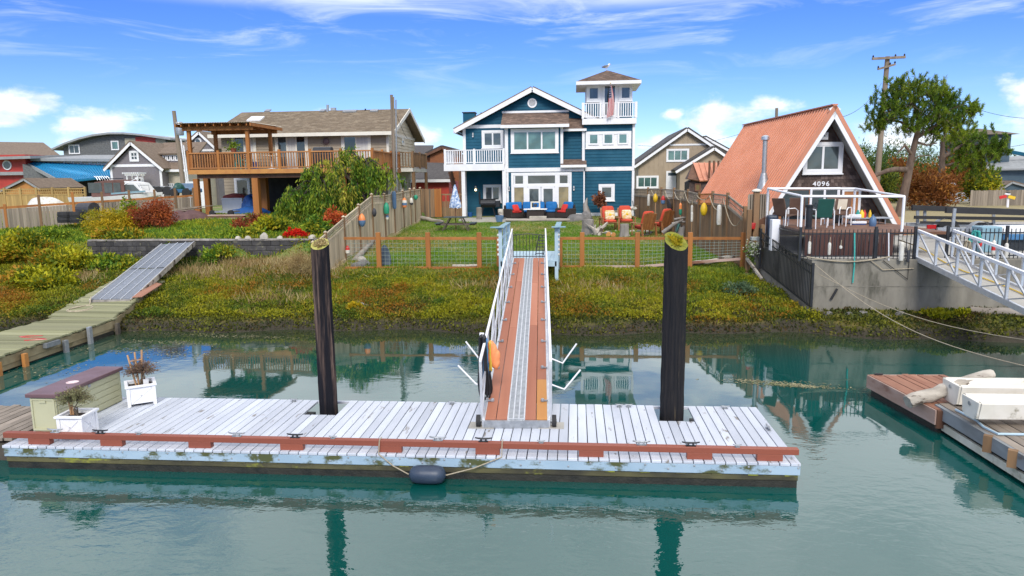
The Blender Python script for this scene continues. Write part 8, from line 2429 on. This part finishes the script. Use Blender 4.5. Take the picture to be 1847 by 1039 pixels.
MB().slab([A, B, C, D], .14).build('upper_roof', 'roof_dark', oh); MB().box(A.x, B.x + 1, YO + .6, YO + 5, 2.3, A.z - .1).build('upper_wall', 'orange_wall', oh)
YR = 70.
sl = thing('slate_house', 'slate blue house with a square brown roofed tower at far right', 'house', at(1800, 320, YR))
xa, xb = at(1758, 260, YR).x, at(1823, 260, YR).x; zt_ = at(1790, 243, YR).z
MB().box(xa, xb, YR, YR + 6, 2.3, zt_).build('wall', 'house_slate', sl)
xa2, xb2 = at(1748, 243, YR - .8).x, at(1840, 243, YR - .8).x
MB().add([(xa2, YR - .8, zt_), (xb2, YR - .8, zt_), (xb2, YR + 6.8, zt_), (xa2, YR + 6.8, zt_), (xa + 1.2, YR + 3, zt_ + .75), (xb - 1.2, YR + 3, zt_ + .75)], [(0, 1, 5, 4), (1, 2, 5), (2, 3, 4, 5), (3, 0, 4), (3, 2, 1, 0)]).build('hip_roof', 'roof_brown', sl)
W2(sl, 1800, 1810, 249, 260, YR - .02, 1, 1, .08, 'glass_green')
MB().box(at(1770, 300, YR - 2).x, at(1900, 300, YR - 2).x, YR - 2, YR + 5, 2.3, at(1800, 304, YR - 2).z).build('wall', 'house_slate', sl)
A, B, C, D = at(1766, 305, YR - 2.6), at(1900, 303, YR - 2.6), at(1900, 276, YR + 3), at(1800, 284, YR + 3)
MB().slab([A, B, C, D], .15).build('lower_roof', 'fascia_grey', sl)
MB().bar(at(1818, 273, YR), at(1880, 285, YR), .3, .3).build('roof_edge', 'blue_siding', sl)
for i, (pk_, l_, r_, Y_, m_) in enumerate((((1788, 326), (1778, 344), (1832, 341), 60, 'roof_dark'), ((1826, 328), (1803, 342), (1862, 338), 56, 'roof_brown_far'))):
 gable_front('garden_shed', ('pale gabled garden shed behind the grey fence at right', 'darker gabled garden shed at the right edge')[i], pk_, l_, r_, 2.3, Y_, 4, ('fascia_grey', 'house_slate')[i], m_, ('white_trim', 'fascia_grey')[i], over=.15, rt=.1)
bf = thing('back_fence', 'weathered grey board fence along the road at right', 'fence', at(1800, 372, 50))
xa, xb = at(1752, 360, 50).x, at(1890, 360, 50).x
bm2 = board_mesh('board', .15, .03, at(1800, 343, 50).z - 2.0, 'fence_grey', 0)
for k in range(int((xb - xa) / .16)):
 piece('board', bm2, bf, (xa + k * .16 - bf.location.x, 50 - bf.location.y, 2.0 - bf.location.z + rnd.uniform(-.03, .03)))
# ---- vehicles
def pickup(px, pyb, Y, label, mat, w_=1.85, h_=1.75, tail=True, name='pickup_truck'):
 c0 = at(px, pyb, Y); z0_ = c0.z
 t_ = thing(name, label, 'truck' if tail else 'car', c0)
 x0, x1 = c0.x - w_ / 2, c0.x + w_ / 2
 MB().box(x0, x1, Y, Y + 4.8, z0_ + .42, z0_ + 1.05).build('body', mat, t_, bevel=.08)
 MB().prism([(x0 + .06, z0_ + 1.05), (x1 - .06, z0_ + 1.05), (x1 - .26, z0_ + h_), (x0 + .26, z0_ + h_)], Y + (1.7 if tail else .8), Y + 3.6, 'xz').build('cab', mat, t_, bevel=.06)
 MB().prism([(x0 + .2, z0_ + 1.12), (x1 - .2, z0_ + 1.12), (x1 - .33, z0_ + h_ - .1), (x0 + .33, z0_ + h_ - .1)], Y + (1.68 if tail else .78), Y + (1.7 if tail else .8), 'xz').build('rear_window', 'glass_dark', t_)
 MB().box(x0 + .12, x1 - .12, Y - .03, Y - .001, z0_ + .55, z0_ + 1.0).build('tailgate', mat, t_, bevel=.02)
 MB().box(x0, x1, Y - .14, Y + .05, z0_ + .36, z0_ + .52).build('bumper', 'galv', t_, bevel=.03)
 MB().box(c0.x - .16, c0.x + .16, Y - .05, Y - .032, z0_ + .58, z0_ + .70).build('plate', 'white_trim', t_)
 for s_ in (-1, 1):
  xx = c0.x + s_ * (w_ / 2 - .07); MB().box(xx - .06, xx + .06, Y - .03, Y + .03, z0_ + .62, z0_ + 1.0).build('tail_light', 'tail_red', t_)
  for yy in (.9, 3.9):
   MB().tube([V(c0.x + s_ * (w_ / 2 - .26), Y + yy, z0_ + .36), V(c0.x + s_ * (w_ / 2 - .02), Y + yy, z0_ + .36)], .36, 18).build('wheel', 'rubber', t_)
pickup(1726, 372, 57, 'silver pickup truck seen from behind, parked by the rusty bush', 'car_silver')
pickup(1641, 371, 57, 'dark car parked behind the pine trunk', 'car_dark', 1.8, 1.5, False, 'dark_car')
pickup(1622, 370, 59, 'white car mostly hidden behind the A-frame corner', 'hull_white', 1.75, 1.45, False, 'white_car')
def side_car(px0, px1, pyt, pyb, Y, label, mat, name):
 a, b = at(px0, pyb, Y), at(px1, pyb, Y); L = b.x - a.x; H = at(px0, pyt, Y).z - a.z
 t_ = thing(name, label, 'car', (a + b) / 2)
 X = lambda f_: a.x + L * f_
 MB().prism([(X(0), a.z + .3), (X(1), a.z + .3), (X(.99), a.z + H * .6), (X(.76), a.z + H * .66), (X(.62), a.z + H), (X(.28), a.z + H), (X(.14), a.z + H * .66), (X(.01), a.z + H * .62)], Y, Y + 1.7, 'xz').build('body', mat, t_, bevel=.06)
 MB().prism([(X(.22), a.z + H * .68), (X(.7), a.z + H * .68), (X(.6), a.z + H * .93), (X(.3), a.z + H * .93)], Y - .02, Y - .002, 'xz').build('side_window', 'glass_dark', t_)
 for f_ in (.2, .8):
  MB().tube([V(X(f_), Y - .03, a.z + .32), V(X(f_), Y + .2, a.z + .32)], .32, 16).build('wheel', 'rubber', t_)
side_car(268, 290, 336, 352, 52, 'grey car half hidden behind the boat bow', 'car_dark', 'grey_car')
side_car(283, 306, 336, 352, 50, 'white car between the boat and the blue vehicle', 'car_silver', 'pale_car')
side_car(307, 344, 331, 356, 48, 'blue vehicle by the leaning utility pole', 'car_blue', 'blue_car')
lump('camo_tarp', 'plastic_green', 'dark green tarp bundle on the trailer by the blue vehicle', 'tarp', at(322, 341, 46), .35, .3, .38, 44)
# ---- cabin boat on its trailer
YBt = 42.
cb = thing('cabin_boat', 'white cabin cruiser with brown canvas enclosure on land behind the fence', 'boat', at(190, 365, YBt))
bow, stern = at(273, 345, YBt), at(121, 358, YBt)
Lb = bow.x - stern.x
zg = at(190, 352, YBt).z; zb = at(190, 372, YBt).z
secs = []
for k in range(13):
 f_ = k / 12; xx = stern.x + Lb * f_; hb = 1.15 * (1 - max(0, (f_ - .55) / .45) ** 2.2) ** .8 if f_ < 1 else .02
 sheer = zg - .12 + .42 * max(0, f_ - .3) ** 1.3; keel = zb + .55 * max(0, (f_ - .6) / .4) ** 2
 secs.append([(xx, YBt + 1.2 - hb, sheer), (xx, YBt + 1.2 - hb * .92, (sheer + keel) / 2), (xx, YBt + 1.2 - hb * .5, keel + .1), (xx, YBt + 1.2, keel), (xx, YBt + 1.2 + hb * .5, keel + .1), (xx, YBt + 1.2 + hb * .92, (sheer + keel) / 2), (xx, YBt + 1.2 + hb, sheer)])
vs = [q for s_ in secs for q in s_]; m = 7
fs = [(i * m + k, i * m + k + 1, (i + 1) * m + k + 1, (i + 1) * m + k) for i in range(12) for k in range(6)] + [(i * m, (i + 1) * m, (i + 1) * m + 6, i * m + 6) for i in range(12)] + [tuple(range(7))]
MB().add(vs, fs).build('hull', 'hull_white', cb, smooth=False)
MB().bar(at(200, 349.5, YBt + .02), at(262, 345, YBt + .35), .02, .10).build('stripe', 'teal_paint', cb)
ctop = [(158, 356), (157, 336), (162, 329), (185, 325), (214, 324), (217, 331), (219, 354)]
cp_ = [at(px, py, YBt) for px, py in ctop]
MB().prism([(q.x, q.z) for q in cp_], YBt + .35, YBt + 2.05, 'xz').build('canvas_enclosure', 'canvas_brown', cb, bevel=.04)
for (a, b) in ((159.5, 182), (188.5, 201), (205, 216)):
 p0_, p1_ = at(a, 348, YBt + .3), at(b, 329.5, YBt + .3); MB().box(p0_.x, p1_.x, YBt + .325, YBt + .345, p0_.z, p1_.z).build('clear_panel', 'glass', cb)
p0_ = [at(px, py, YBt + .4) for px, py in ((219, 350), (258, 348), (243, 330), (214, 325))]
MB().prism([(q.x, q.z) for q in p0_], YBt + .45, YBt + 1.95, 'xz').build('cabin', 'hull_white', cb, bevel=.04)
MB().prism([(q.x, q.z) for q in [at(px, py, YBt + .4) for px, py in ((226, 345), (252, 345), (240, 333), (224, 333))]], YBt + .42, YBt + .445, 'xz').build('windscreen', 'glass', cb)
for k in range(6):
 q = at(176 + k * 4.5, 322, YBt + .6); MB().tube([q + V(0, 0, -.1), q + V(-.1, 0, .08), q + V(-.22, 0, .14)], .03, 6).build('rod_holder', 'alu_bright', cb)
MB().bar(at(182, 323, YBt + .6), at(222, 322, YBt + .6), .08, .05).build('rod_rack', 'black_metal', cb)
mb = MB(); mb.tube([at(252, 344, YBt + .5), at(250, 334, YBt + .5), at(268, 334, YBt + .9), at(270, 343, YBt + 1.1)], .025, 6); mb.build('bow_rail', 'alu_bright', cb)
mb = MB(); mb.tube([at(224, 333, YBt + .4), at(246, 322, YBt + .6), at(257, 345, YBt + .5)], .03, 6); mb.build('arch_bar', 'white_paint', cb)
MB().bar(V(stern.x + 1, YBt + 1.2, 2.95), V(bow.x + .6, YBt + 1.2, 2.95), .12, .14).build('trailer_beam', 'galv', cb)
for xx in (stern.x + 1.8, stern.x + 2.6):
 MB().tube([V(xx, YBt + .1, 2.85), V(xx, YBt + .35, 2.85)], .36, 18).build('trailer_wheel', 'rubber', cb)
lump('white_tarp', 'buoy_white', 'white tarp heap behind the fence at left of the boat', 'tarp', V(at(80, 374, 40).x, 40, 2.9), 1.2, .5, .75, 51)
# ---- utility poles and wires
def upole(name, label, p0_, p1_, r, arms=(), extra=()):
 t_ = thing(name, label, 'utility pole', p0_)
 MB().tube([p0_, p1_], [r * 1.15, r * .85], 14).build('shaft', 'pole_wood', t_, smooth=True)
 for a_, b_, w_ in arms:
  MB().bar(a_, b_, w_, w_ * 1.2).build('crossarm', 'pole_wood', t_)
  for f_ in (.03, .97, .7):
   q = Vector(a_).lerp(Vector(b_), f_); MB().lathe([(.05, 0), (.07, .08), (.03, .16)], q + V(0, 0, w_ * .6), 8).build('insulator', 'black_metal', t_)
 for a_, b_, rr, m_ in extra:
  MB().tube([a_, b_], rr, 8).build('conduit', m_, t_)
 return t_
Y1 = 40.8
upole('utility_pole', 'weathered pole with conduit in front of the taupe house corner', V(at(713, 350, Y1).x, Y1, 2.3), at(706, 171, Y1), .10, (), [(at(711.5, 345, Y1 - .12), at(709.5, 175, Y1 - .1), .055, 'pole_wood'), (at(716, 345, Y1 - .12), at(714, 180, Y1 - .1), .04, 'galv')])
upole('utility_pole', 'leaning pole beside the pergola at left', V(at(333, 340, 52).x, 52, 2.3), at(313.5, 200, 52), .16, (), [(at(338, 340, 51.8), at(326, 250, 51.8), .05, 'white_trim'), (at(341, 340, 51.8), at(331, 262, 51.8), .05, 'white_trim')])
c0 = at(324, 232, 51.7); solo(MB().lathe([(.25, -.5), (.28, -.4), (.28, .4), (.2, .5), (.02, .5)], c0, 14), 'pole_transformer', 'galv', 'grey transformer can on the leaning left pole', 'transformer', smooth=True)
Y3 = 55.
upole('utility_pole', 'tall pole with crossarms behind the pine at right', V(at(1581, 330, Y3).x, Y3, 2.3), at(1601, 102, Y3), .19, ((at(1573, 106, Y3 - .25), at(1633, 103, Y3 - .25), .14), (at(1583, 125, Y3 - .25), at(1615, 116, Y3 - .25), .12)))
upole('utility_pole', 'short pole top seen above the A-frame ridge', V(at(1401, 260, 70).x, 70, 2.3), at(1401, 195, 70), .16)
def wire(p0_, p1_, sag, label, r=.014):
 mb = MB(); mb.tube([Vector(p0_).lerp(Vector(p1_), k / 16) - V(0, 0, sag * (1 - (2 * k / 16 - 1) ** 2)) for k in range(17)], r, 4)
 solo(mb, 'power_line', 'black_rope', label, 'cable', 'overhead lines')
wire(at(1760, 196, 55), at(1900, 212, 55), .3, 'overhead line crossing the cloud at the right edge')
wire(at(1533, 258, 55), at(1900, 250, 55), .8, 'lower overhead line passing behind the pine at right')
wire(at(1150, 262, 68), at(1340, 240, 68), .5, 'thin overhead line between tan house and A-frame ridge')
wire(at(1170, 285, 66), at(1310, 275, 66), .3, 'lowest thin line across the tan house front')
wire(at(712, 196, 40.8), at(735, 250, 46), .2, 'service drop from pole to taupe house gable')
wire(at(1590, 150, 55), at(1494, 215, 31), .6, 'service drop from the tall pole to the A-frame')
# ---- shrubs and trees
def bush(name, label, c0, r, n, size, mat, seed, asp=.5, cat='shrub', clumps=14, droop=0., stems=True, shell=.5):
 c0 = Vector(c0)
 g = np.random.default_rng(seed)
 t_ = thing(name, label, cat, c0)
 cs = g.normal(size=(clumps, 3)); cs /= np.linalg.norm(cs, axis=1)[:, None]
 cs[:, 2] = np.abs(cs[:, 2]) * 1.0 - .15
 cs = cs * np.array(r) * (.45 + .5 * g.random((clumps, 1))) + np.array([0, 0, r[2] * .35])
 k = g.integers(0, clumps, n)
 rr = np.array(r) * (.22 + .22 * g.random((n, 1)))
 d_ = g.normal(size=(n, 3)); d_ /= np.linalg.norm(d_, axis=1)[:, None]
 p_ = cs[k] + d_ * rr * (shell + (1 - shell) * g.random((n, 1)))
 p_[:, 2] = np.maximum(p_[:, 2], .02)
 dirs = d_ * .8; dirs[:, 2] += .4 - droop
 leaves(np.array(c0) + p_, size, asp, dirs, .7, mat, 'foliage', t_, seed)
 if stems:
  mb = MB()
  for q in cs[:10]:
   b_ = c0 + Vector(q); mb.tube([c0 + V(*(g.normal(size=3) * np.array([.06, .06, 0]))), c0.lerp(b_, .5) + V(*(g.normal(size=3) * .05)), b_], [.025, .016, .006], 5)
  mb.build('stems', 'twig', t_)
 return t_
def gp0(px, py):
 q = gpt(px, py); return V(q.x, q.y, float(gz(q.x, q.y)) - .03)
def gY(px, Y):
 x_ = at(px, 420, Y).x; return V(x_, Y, float(gz(x_, Y)) - .03)
B_ = 'bramble_bush'
bush(B_, 'tall yellow green bramble thicket at the left edge of the bank', gY(20, 26.0), (1.6, 1.2, .95), 5200, .15, 'lf_bramble', 1, clumps=26)
bush(B_, 'yellow bramble mound left of the grating ramp', gY(120, 25.6), (1.5, 1.1, .8), 5200, .15, 'lf_bramble', 2, clumps=26)
bush(B_, 'leafy bramble between the ramp and the left thicket', gY(195, 25.8), (.9, .7, .5), 2200, .14, 'lf_weed', 3, clumps=20)
bush(B_, 'low bramble on the bank below the left thicket', gY(60, 23.8), (1.7, .9, .6), 3800, .13, 'lf_bramble', 4, clumps=22)
bush(B_, 'green bramble trailing over the wall right of the ramp', gY(390, 26.4), (.6, .5, .6), 1500, .13, 'lf_weed', 5, clumps=16)
bush(B_, 'leafy weeds spilling over the ramp head', gY(325, 27.6), (.7, .5, .4), 1200, .13, 'lf_weed', 6, clumps=14)
bush(B_, 'tall weeds on top of the block wall left of the ramp', gY(230, 27.8), (1.5, .6, .42), 2200, .14, 'lf_bramble', 7, clumps=20)
bush(B_, 'weeds on the block wall between ramp and red flowers', gY(440, 28.2), (1.2, .6, .36), 1800, .13, 'lf_weed', 8, clumps=20)
bush(B_, 'bright leafy shrub behind the red flowers', gY(490, 29.4), (.9, .6, .55), 2000, .14, 'lf_bramble', 9, clumps=20)
bush(B_, 'leafy shrub right of the red flowers by the lattice fence', gY(572, 28.5), (.5, .5, .6), 1300, .14, 'lf_weed', 10, clumps=16)
bush(B_, 'low shrub at the foot of the grey fence', gY(60, 29.5), (1.6, .8, .45), 2600, .14, 'lf_weed', 11, clumps=20)
bush(B_, 'reddish brown shrub among the weeds behind the wall', gY(458, 30.5), (.8, .6, .7), 1800, .12, 'lf_maple', 12, clumps=14)
bush('yellow_shrub', 'bright yellow feathery shrub before the grey fence', gY(192, 31.0), (1.35, .9, 1.05), 6500, .14, 'lf_yellow', 13, .25, clumps=26, droop=.6)
bush('red_maple', 'rusty red laceleaf maple mound before the grey fence', gY(280, 31.5), (1.35, .9, 1.15), 8500, .12, 'lf_maple', 14, .3, clumps=30, droop=.9)
bush('green_shrub', 'upright green shrub between the yellow shrub and red maple', gY(238, 32.5), (.55, .5, 1.15), 1800, .13, 'lf_weed', 15, clumps=12)
bush('red_flowers', 'vivid red flower clump on the block wall, larger of two', gY(541, 27.6), (.30, .22, .34), 900, .09, 'lf_red', 16, .6, 'flowers', clumps=10)
bush('red_flowers', 'vivid red flower clump on the block wall, smaller left one', gY(519, 27.7), (.2, .18, .36), 500, .09, 'lf_red', 17, .6, 'flowers', clumps=8)
bush('orange_shrub', 'orange autumn shrub rising over the lattice fence', gY(603, 31.0), (.75, .5, .75), 1500, .12, 'lf_orange', 18, clumps=14)
bush('dusty_shrub', 'dusty green low shrub on the bank by the black panel', gY(1335, 23.2), (.75, .6, .3), 1700, .08, 'lf_dusty', 19, clumps=16, stems=False)
bush('dry_shrub', 'dry brown twiggy growth on the bank behind the left pile', gY(545, 25.0), (.7, .6, .75), 2600, .16, 'lf_dry', 20, .07, clumps=18)
bush('copper_sapling', 'copper leaved sapling before the right lower window', gY(1080, 42.2) + V(0, 0, .7), (.42, .35, .75), 520, .17, 'lf_copperleaf', 21, .6, 'sapling', clumps=12, shell=.2)
bush('yellow_tuft', 'pale yellow weed tuft on the bank right of the left pile', gY(634, 21.3), (.22, .2, .22), 500, .09, 'lf_yellow', 22, clumps=8, stems=False)
bush('bank_bush', 'yellow green weed at the foot of the sea wall at right', gY(1720, 20.6), (.8, .35, .22), 1500, .09, 'lf_bramble', 23, clumps=12, stems=False)
wt = thing('weeping_tree', 'weeping cherry tree with drooping green leaves beside the taupe deck', 'tree', gY(655, 33.5))
c0 = wt.location.copy(); g = np.random.default_rng(33)
fork = at(662, 372, 33.6)
mb = MB(); mb.tube([c0, c0.lerp(fork, .6) + V(.1, 0, 0), fork, at(645, 335, 33.5), at(625, 318, 33.4)], [.17, .15, .14, .11, .07], 10)
mb.build('trunk', 'bark_dark', wt, smooth=True)
mb = MB(); pts, dirs = [], []
hub = [at(625, 318, 33.4), at(645, 335, 33.5), at(610, 325, 33.2), at(655, 300, 33.8), at(580, 330, 33.0)]
def arch(p0_, p1_, tip, r0_):
 """a limb out to p1_, from which a curtain of leaves hangs to the height of tip"""
 mb.tube([p0_, (p0_ + p1_) / 2 + V(0, 0, .3), p1_], [r0_, r0_ * .7, r0_ * .3], 6)
 for k in range(9):
  f_ = g.random(); a_ = (p0_.lerp(p1_, .25 + .75 * f_)) + V(0, 0, .3 * 4 * f_ * (1 - f_) * .6) + V(*(g.normal(size=3) * np.array([.18, .22, .06])))
  e_ = V(a_.x + (p1_.x - p0_.x) * .25 + g.normal() * .12, a_.y + g.normal() * .2, max(tip + g.random() * .5, 2.45))
  if e_.z > a_.z - .2: e_.z = a_.z - .3
  cs_ = [a_.lerp(e_, s_) + V((e_.x - a_.x) * .3 * s_ * (1 - s_), 0, .35 * s_ * (1 - s_)) for s_ in (0, .33, .66, 1)]
  mb.tube(cs_, [.012, .008, .005, .003], 4, False)
  n_ = int(30 + 26 * (a_.z - e_.z))
  for s_ in g.random(n_):
   i_ = min(2, int(s_ * 3)); q = cs_[i_].lerp(cs_[i_ + 1], s_ * 3 - i_)
   pts.append(tuple(q + V(*(g.normal(size=3) * .07)))); dirs.append((g.normal() * .35, g.normal() * .35, -1.1))
for (px, py, Y, tip) in ((500, 372, 32.6, 392), (510, 362, 33.4, 395), (525, 345, 32.8, 388), (540, 338, 33.6, 380), (556, 345, 32.6, 395), (548, 310, 33.2, 330), (560, 300, 33.8, 322), (575, 322, 32.6, 372), (590, 345, 32.4, 396), (585, 288, 33.4, 325), (600, 300, 32.8, 350), (610, 330, 32.4, 395), (622, 272, 33.8, 310), (630, 345, 32.4, 392), (640, 290, 33.0, 345), (655, 285, 34.2, 325), (665, 300, 33.0, 345), (672, 292, 34.0, 330), (690, 300, 33.6, 340), (700, 315, 34.2, 345), (645, 350, 32.6, 385), (570, 362, 32.4, 398), (535, 370, 32.4, 398), (610, 280, 34, 320), (680, 320, 33.2, 352), (520, 380, 33, 398)):
 p1_ = at(px, py, Y); p0_ = min(hub, key=lambda h_: (h_ - p1_).length); arch(p0_, p1_, at(px, tip, Y).z, .045)
for k in range(14):
 q = at(634 + 8 * math.sin(k), 300 - k * 2.6, 33.6);
 for j in range(12): pts.append(tuple(q + V(*(g.normal(size=3) * np.array([.16, .16, .1]))))); dirs.append((g.normal() * .5, g.normal() * .5, -.8))
mb.build('branches', 'bark_dark', wt, kind='stuff')
leaves(np.array(pts), .20, .30, np.array(dirs), .35, 'lf_cherry', 'crown', wt, 34)
pt_ = thing('pine_tree', 'windswept pine with a leaning trunk and clumped needles at right', 'tree', V(at(1620, 400, 42).x, 42, 2.0))
def pine_part(t_, limbs, clusters, seed, mat='lf_pine', needle=.40, per=80, mult=1.8):
 g = np.random.default_rng(seed); mb = MB()
 for pts_, ra, rb_ in limbs:
  P = [at(px, py, Y) for px, py, Y in pts_]; n_ = len(P)
  mb.tube(P, [ra + (rb_ - ra) * i / (n_ - 1) for i in range(n_)], 10)
 P_, D_ = [], []
 for (px, py, Y, rpx, cnt) in clusters:
  c_ = at(px, py, Y); R_ = rpx * Y / FPX
  for k in range(int(cnt * mult)):
   d_ = g.normal(size=3); d_ /= np.linalg.norm(d_); q = np.array(c_) + g.normal(size=3) * R_ * np.array([.62, .7, .46])
   tw_ = d_ * .5 + np.array([0, 0, .75]); tw_ /= np.linalg.norm(tw_)
   mb.tube([tuple(q - tw_ * .22), tuple(q + tw_ * .15)], [.014, .006], 3, False)
   if k % 4 == 0: mb.tube([tuple(np.array(c_) + (q - np.array(c_)) * .1), tuple(q - tw_ * .2)], [.02, .012], 4, False)
   n_ = per
   s_ = g.random((n_, 1)); base = q - tw_ * .2 + tw_ * .42 * s_
   dd_ = g.normal(size=(n_, 3)) * .55 + tw_ * 1.0
   P_.append(base); D_.append(dd_)
 mb.build('trunk', 'bark', t_, smooth=True)
 leaves(np.concatenate(P_), needle * .5, .13, np.concatenate(D_), .05, mat, 'crown', t_, seed, var=.25)
Yp = 42
pine_part(pt_, [
 ([(1619, 402, Yp), (1626, 370, Yp), (1637, 320, Yp), (1645, 280, Yp), (1652, 250, Yp), (1658, 225, Yp), (1650, 190, Yp + .5), (1640, 160, Yp)], .27, .05),
 ([(1636, 306, Yp), (1615, 305, Yp - .4), (1600, 308, Yp - .6), (1575, 318, Yp - .5)], .16, .10),
 ([(1645, 280, Yp), (1632, 262, Yp - .4), (1620, 275, Yp - .6)], .10, .04),
 ([(1652, 250, Yp), (1690, 225, Yp), (1730, 205, Yp), (1758, 195, Yp)], .10, .03), ([(1654, 240, Yp), (1625, 220, Yp), (1598, 215, Yp), (1582, 225, Yp)], .09, .03),
 ([(1655, 232, Yp), (1680, 200, Yp + .3), (1700, 175, Yp)], .08, .03), ([(1650, 255, Yp), (1672, 262, Yp), (1690, 258, Yp)], .07, .03), ([(1640, 300, Yp), (1655, 282, Yp - .3), (1680, 280, Yp)], .06, .02)],
 [(1640, 158, Yp, 22, 22), (1615, 172, Yp, 24, 22), (1595, 195, Yp, 22, 20), (1590, 220, Yp, 17, 16), (1615, 205, Yp, 25, 22), (1645, 190, Yp - .5, 28, 26), (1670, 170, Yp + .5, 22, 20), (1690, 178, Yp, 24, 22), (1668, 205, Yp, 28, 24), (1695, 205, Yp - .5, 26, 24), (1715, 190, Yp, 22, 20), (1705, 225, Yp, 22, 20),
 (1730, 215, Yp, 18, 16), (1748, 203, Yp, 13, 11), (1756, 192, Yp, 9, 8), (1690, 240, Yp, 20, 14), (1660, 228, Yp - .6, 18, 10), (1632, 232, Yp, 16, 9), (1700, 168, Yp, 14, 9), (1580, 228, Yp, 10, 8), (1612, 155, Yp, 12, 7), (1725, 240, Yp, 15, 9)], 51)
p2 = thing('pine_tree', 'second darker pine behind, reaching over the slate house', 'tree', V(at(1700, 372, 50).x, 50, 2.3))
pine_part(p2, [([(1697, 372, 50), (1698, 320, 50), (1700, 270, 50), (1700, 250, 50)], .28, .10), ([(1700, 285, 50), (1735, 262, 50), (1770, 262, 50), (1800, 262, 50)], .14, .04), ([(1700, 300, 50), (1740, 290, 50), (1765, 300, 50)], .1, .03)],
  [(1745, 252, 50, 24, 20), (1770, 258, 50, 26, 22), (1793, 262, 50, 18, 16), (1806, 268, 50, 12, 10), (1800, 280, 50, 14, 10), (1760, 280, 50, 26, 20), (1735, 275, 50, 22, 18), (1785, 282, 50, 20, 14), (1750, 298, 50, 20, 16), (1770, 300, 50, 18, 12), (1720, 250, 50, 20, 14), (1725, 300, 50, 14, 8), (1755, 315, 50, 14, 9)], 52, 'lf_pine')
bush('rust_shrub', 'large rusty brown dead looking shrub under the pines, left mass', V(at(1672, 372, 47).x, 47, 2.3), (1.7, 1.2, 2.0), 6500, .22, 'lf_rust', 61, .3, clumps=30)
bush('rust_shrub', 'rusty orange shrub mass behind the pickup, right of the larger one', V(at(1722, 368, 62).x, 62, 2.3), (2.6, 1.5, 3.0), 5500, .28, 'lf_rust', 62, .35, clumps=28)
bush('rust_shrub', 'smaller rusty shrub beside the tall pole', V(at(1612, 360, 58).x, 58, 2.3), (1.8, 1.2, 2.8), 3000, .28, 'lf_rust', 63, .35, clumps=20)
bush('road_shrub', 'yellow green shrub by the road behind the pickup', V(at(1765, 372, 53).x, 53, 2.3), (1.4, 1, 2.0), 2600, .22, 'lf_bramble', 64, clumps=18)
for i, (px, Y, rx, rz) in enumerate(((1560, 62, 2.6, 3.6), (1598, 66, 2.8, 4.3), (1630, 70, 3.0, 4.2), (1585, 56, 1.8, 2.6), (1660, 72, 3.0, 4.0))):
 bush('hedge_tree', ['dense green shore pine just right of the A-frame roof', 'taller green shore pine behind the pole', 'green shore pine behind the pine trunk', 'low green shore pine by the pole foot', 'green shore pine farthest right of the row'][i], V(at(px, 360, Y).x, Y, 2.3), (rx, 1.6, rz), 4200, .34, 'lf_hedge', 70 + i, .18, 'tree', clumps=30)
for i, (px, Y, rx, rz) in enumerate(((1552, 50, 1.2, 1.3), (1640, 60, 1.8, 1.7))):
 bush('low_hedge', ['low yellow green hedge behind the cabin corner', 'low yellow green hedge by the dark car'][i], V(at(px, 370, Y).x, Y, 2.3), (rx, 1, rz), 1800, .24, 'lf_bramble', 80 + i, clumps=14)
pts = []
g = np.random.default_rng(90)
for k in range(120):
 x_ = g.uniform(-260, 330); y_ = g.uniform(190, 240); r_ = g.uniform(3, 6)
 q = g.normal(size=(160, 3)) * np.array([r_, r_ * .5, r_ * .38]); q[:, 2] = np.abs(q[:, 2]); pts.append(q + np.array([x_, y_, 2.4]))
tag(leaves(np.concatenate(pts), 1.6, .6, None, 1, 'lf_hedge', 'far_wood', seed=91), 'distant dark green wood along the horizon', 'wood', kind='stuff')
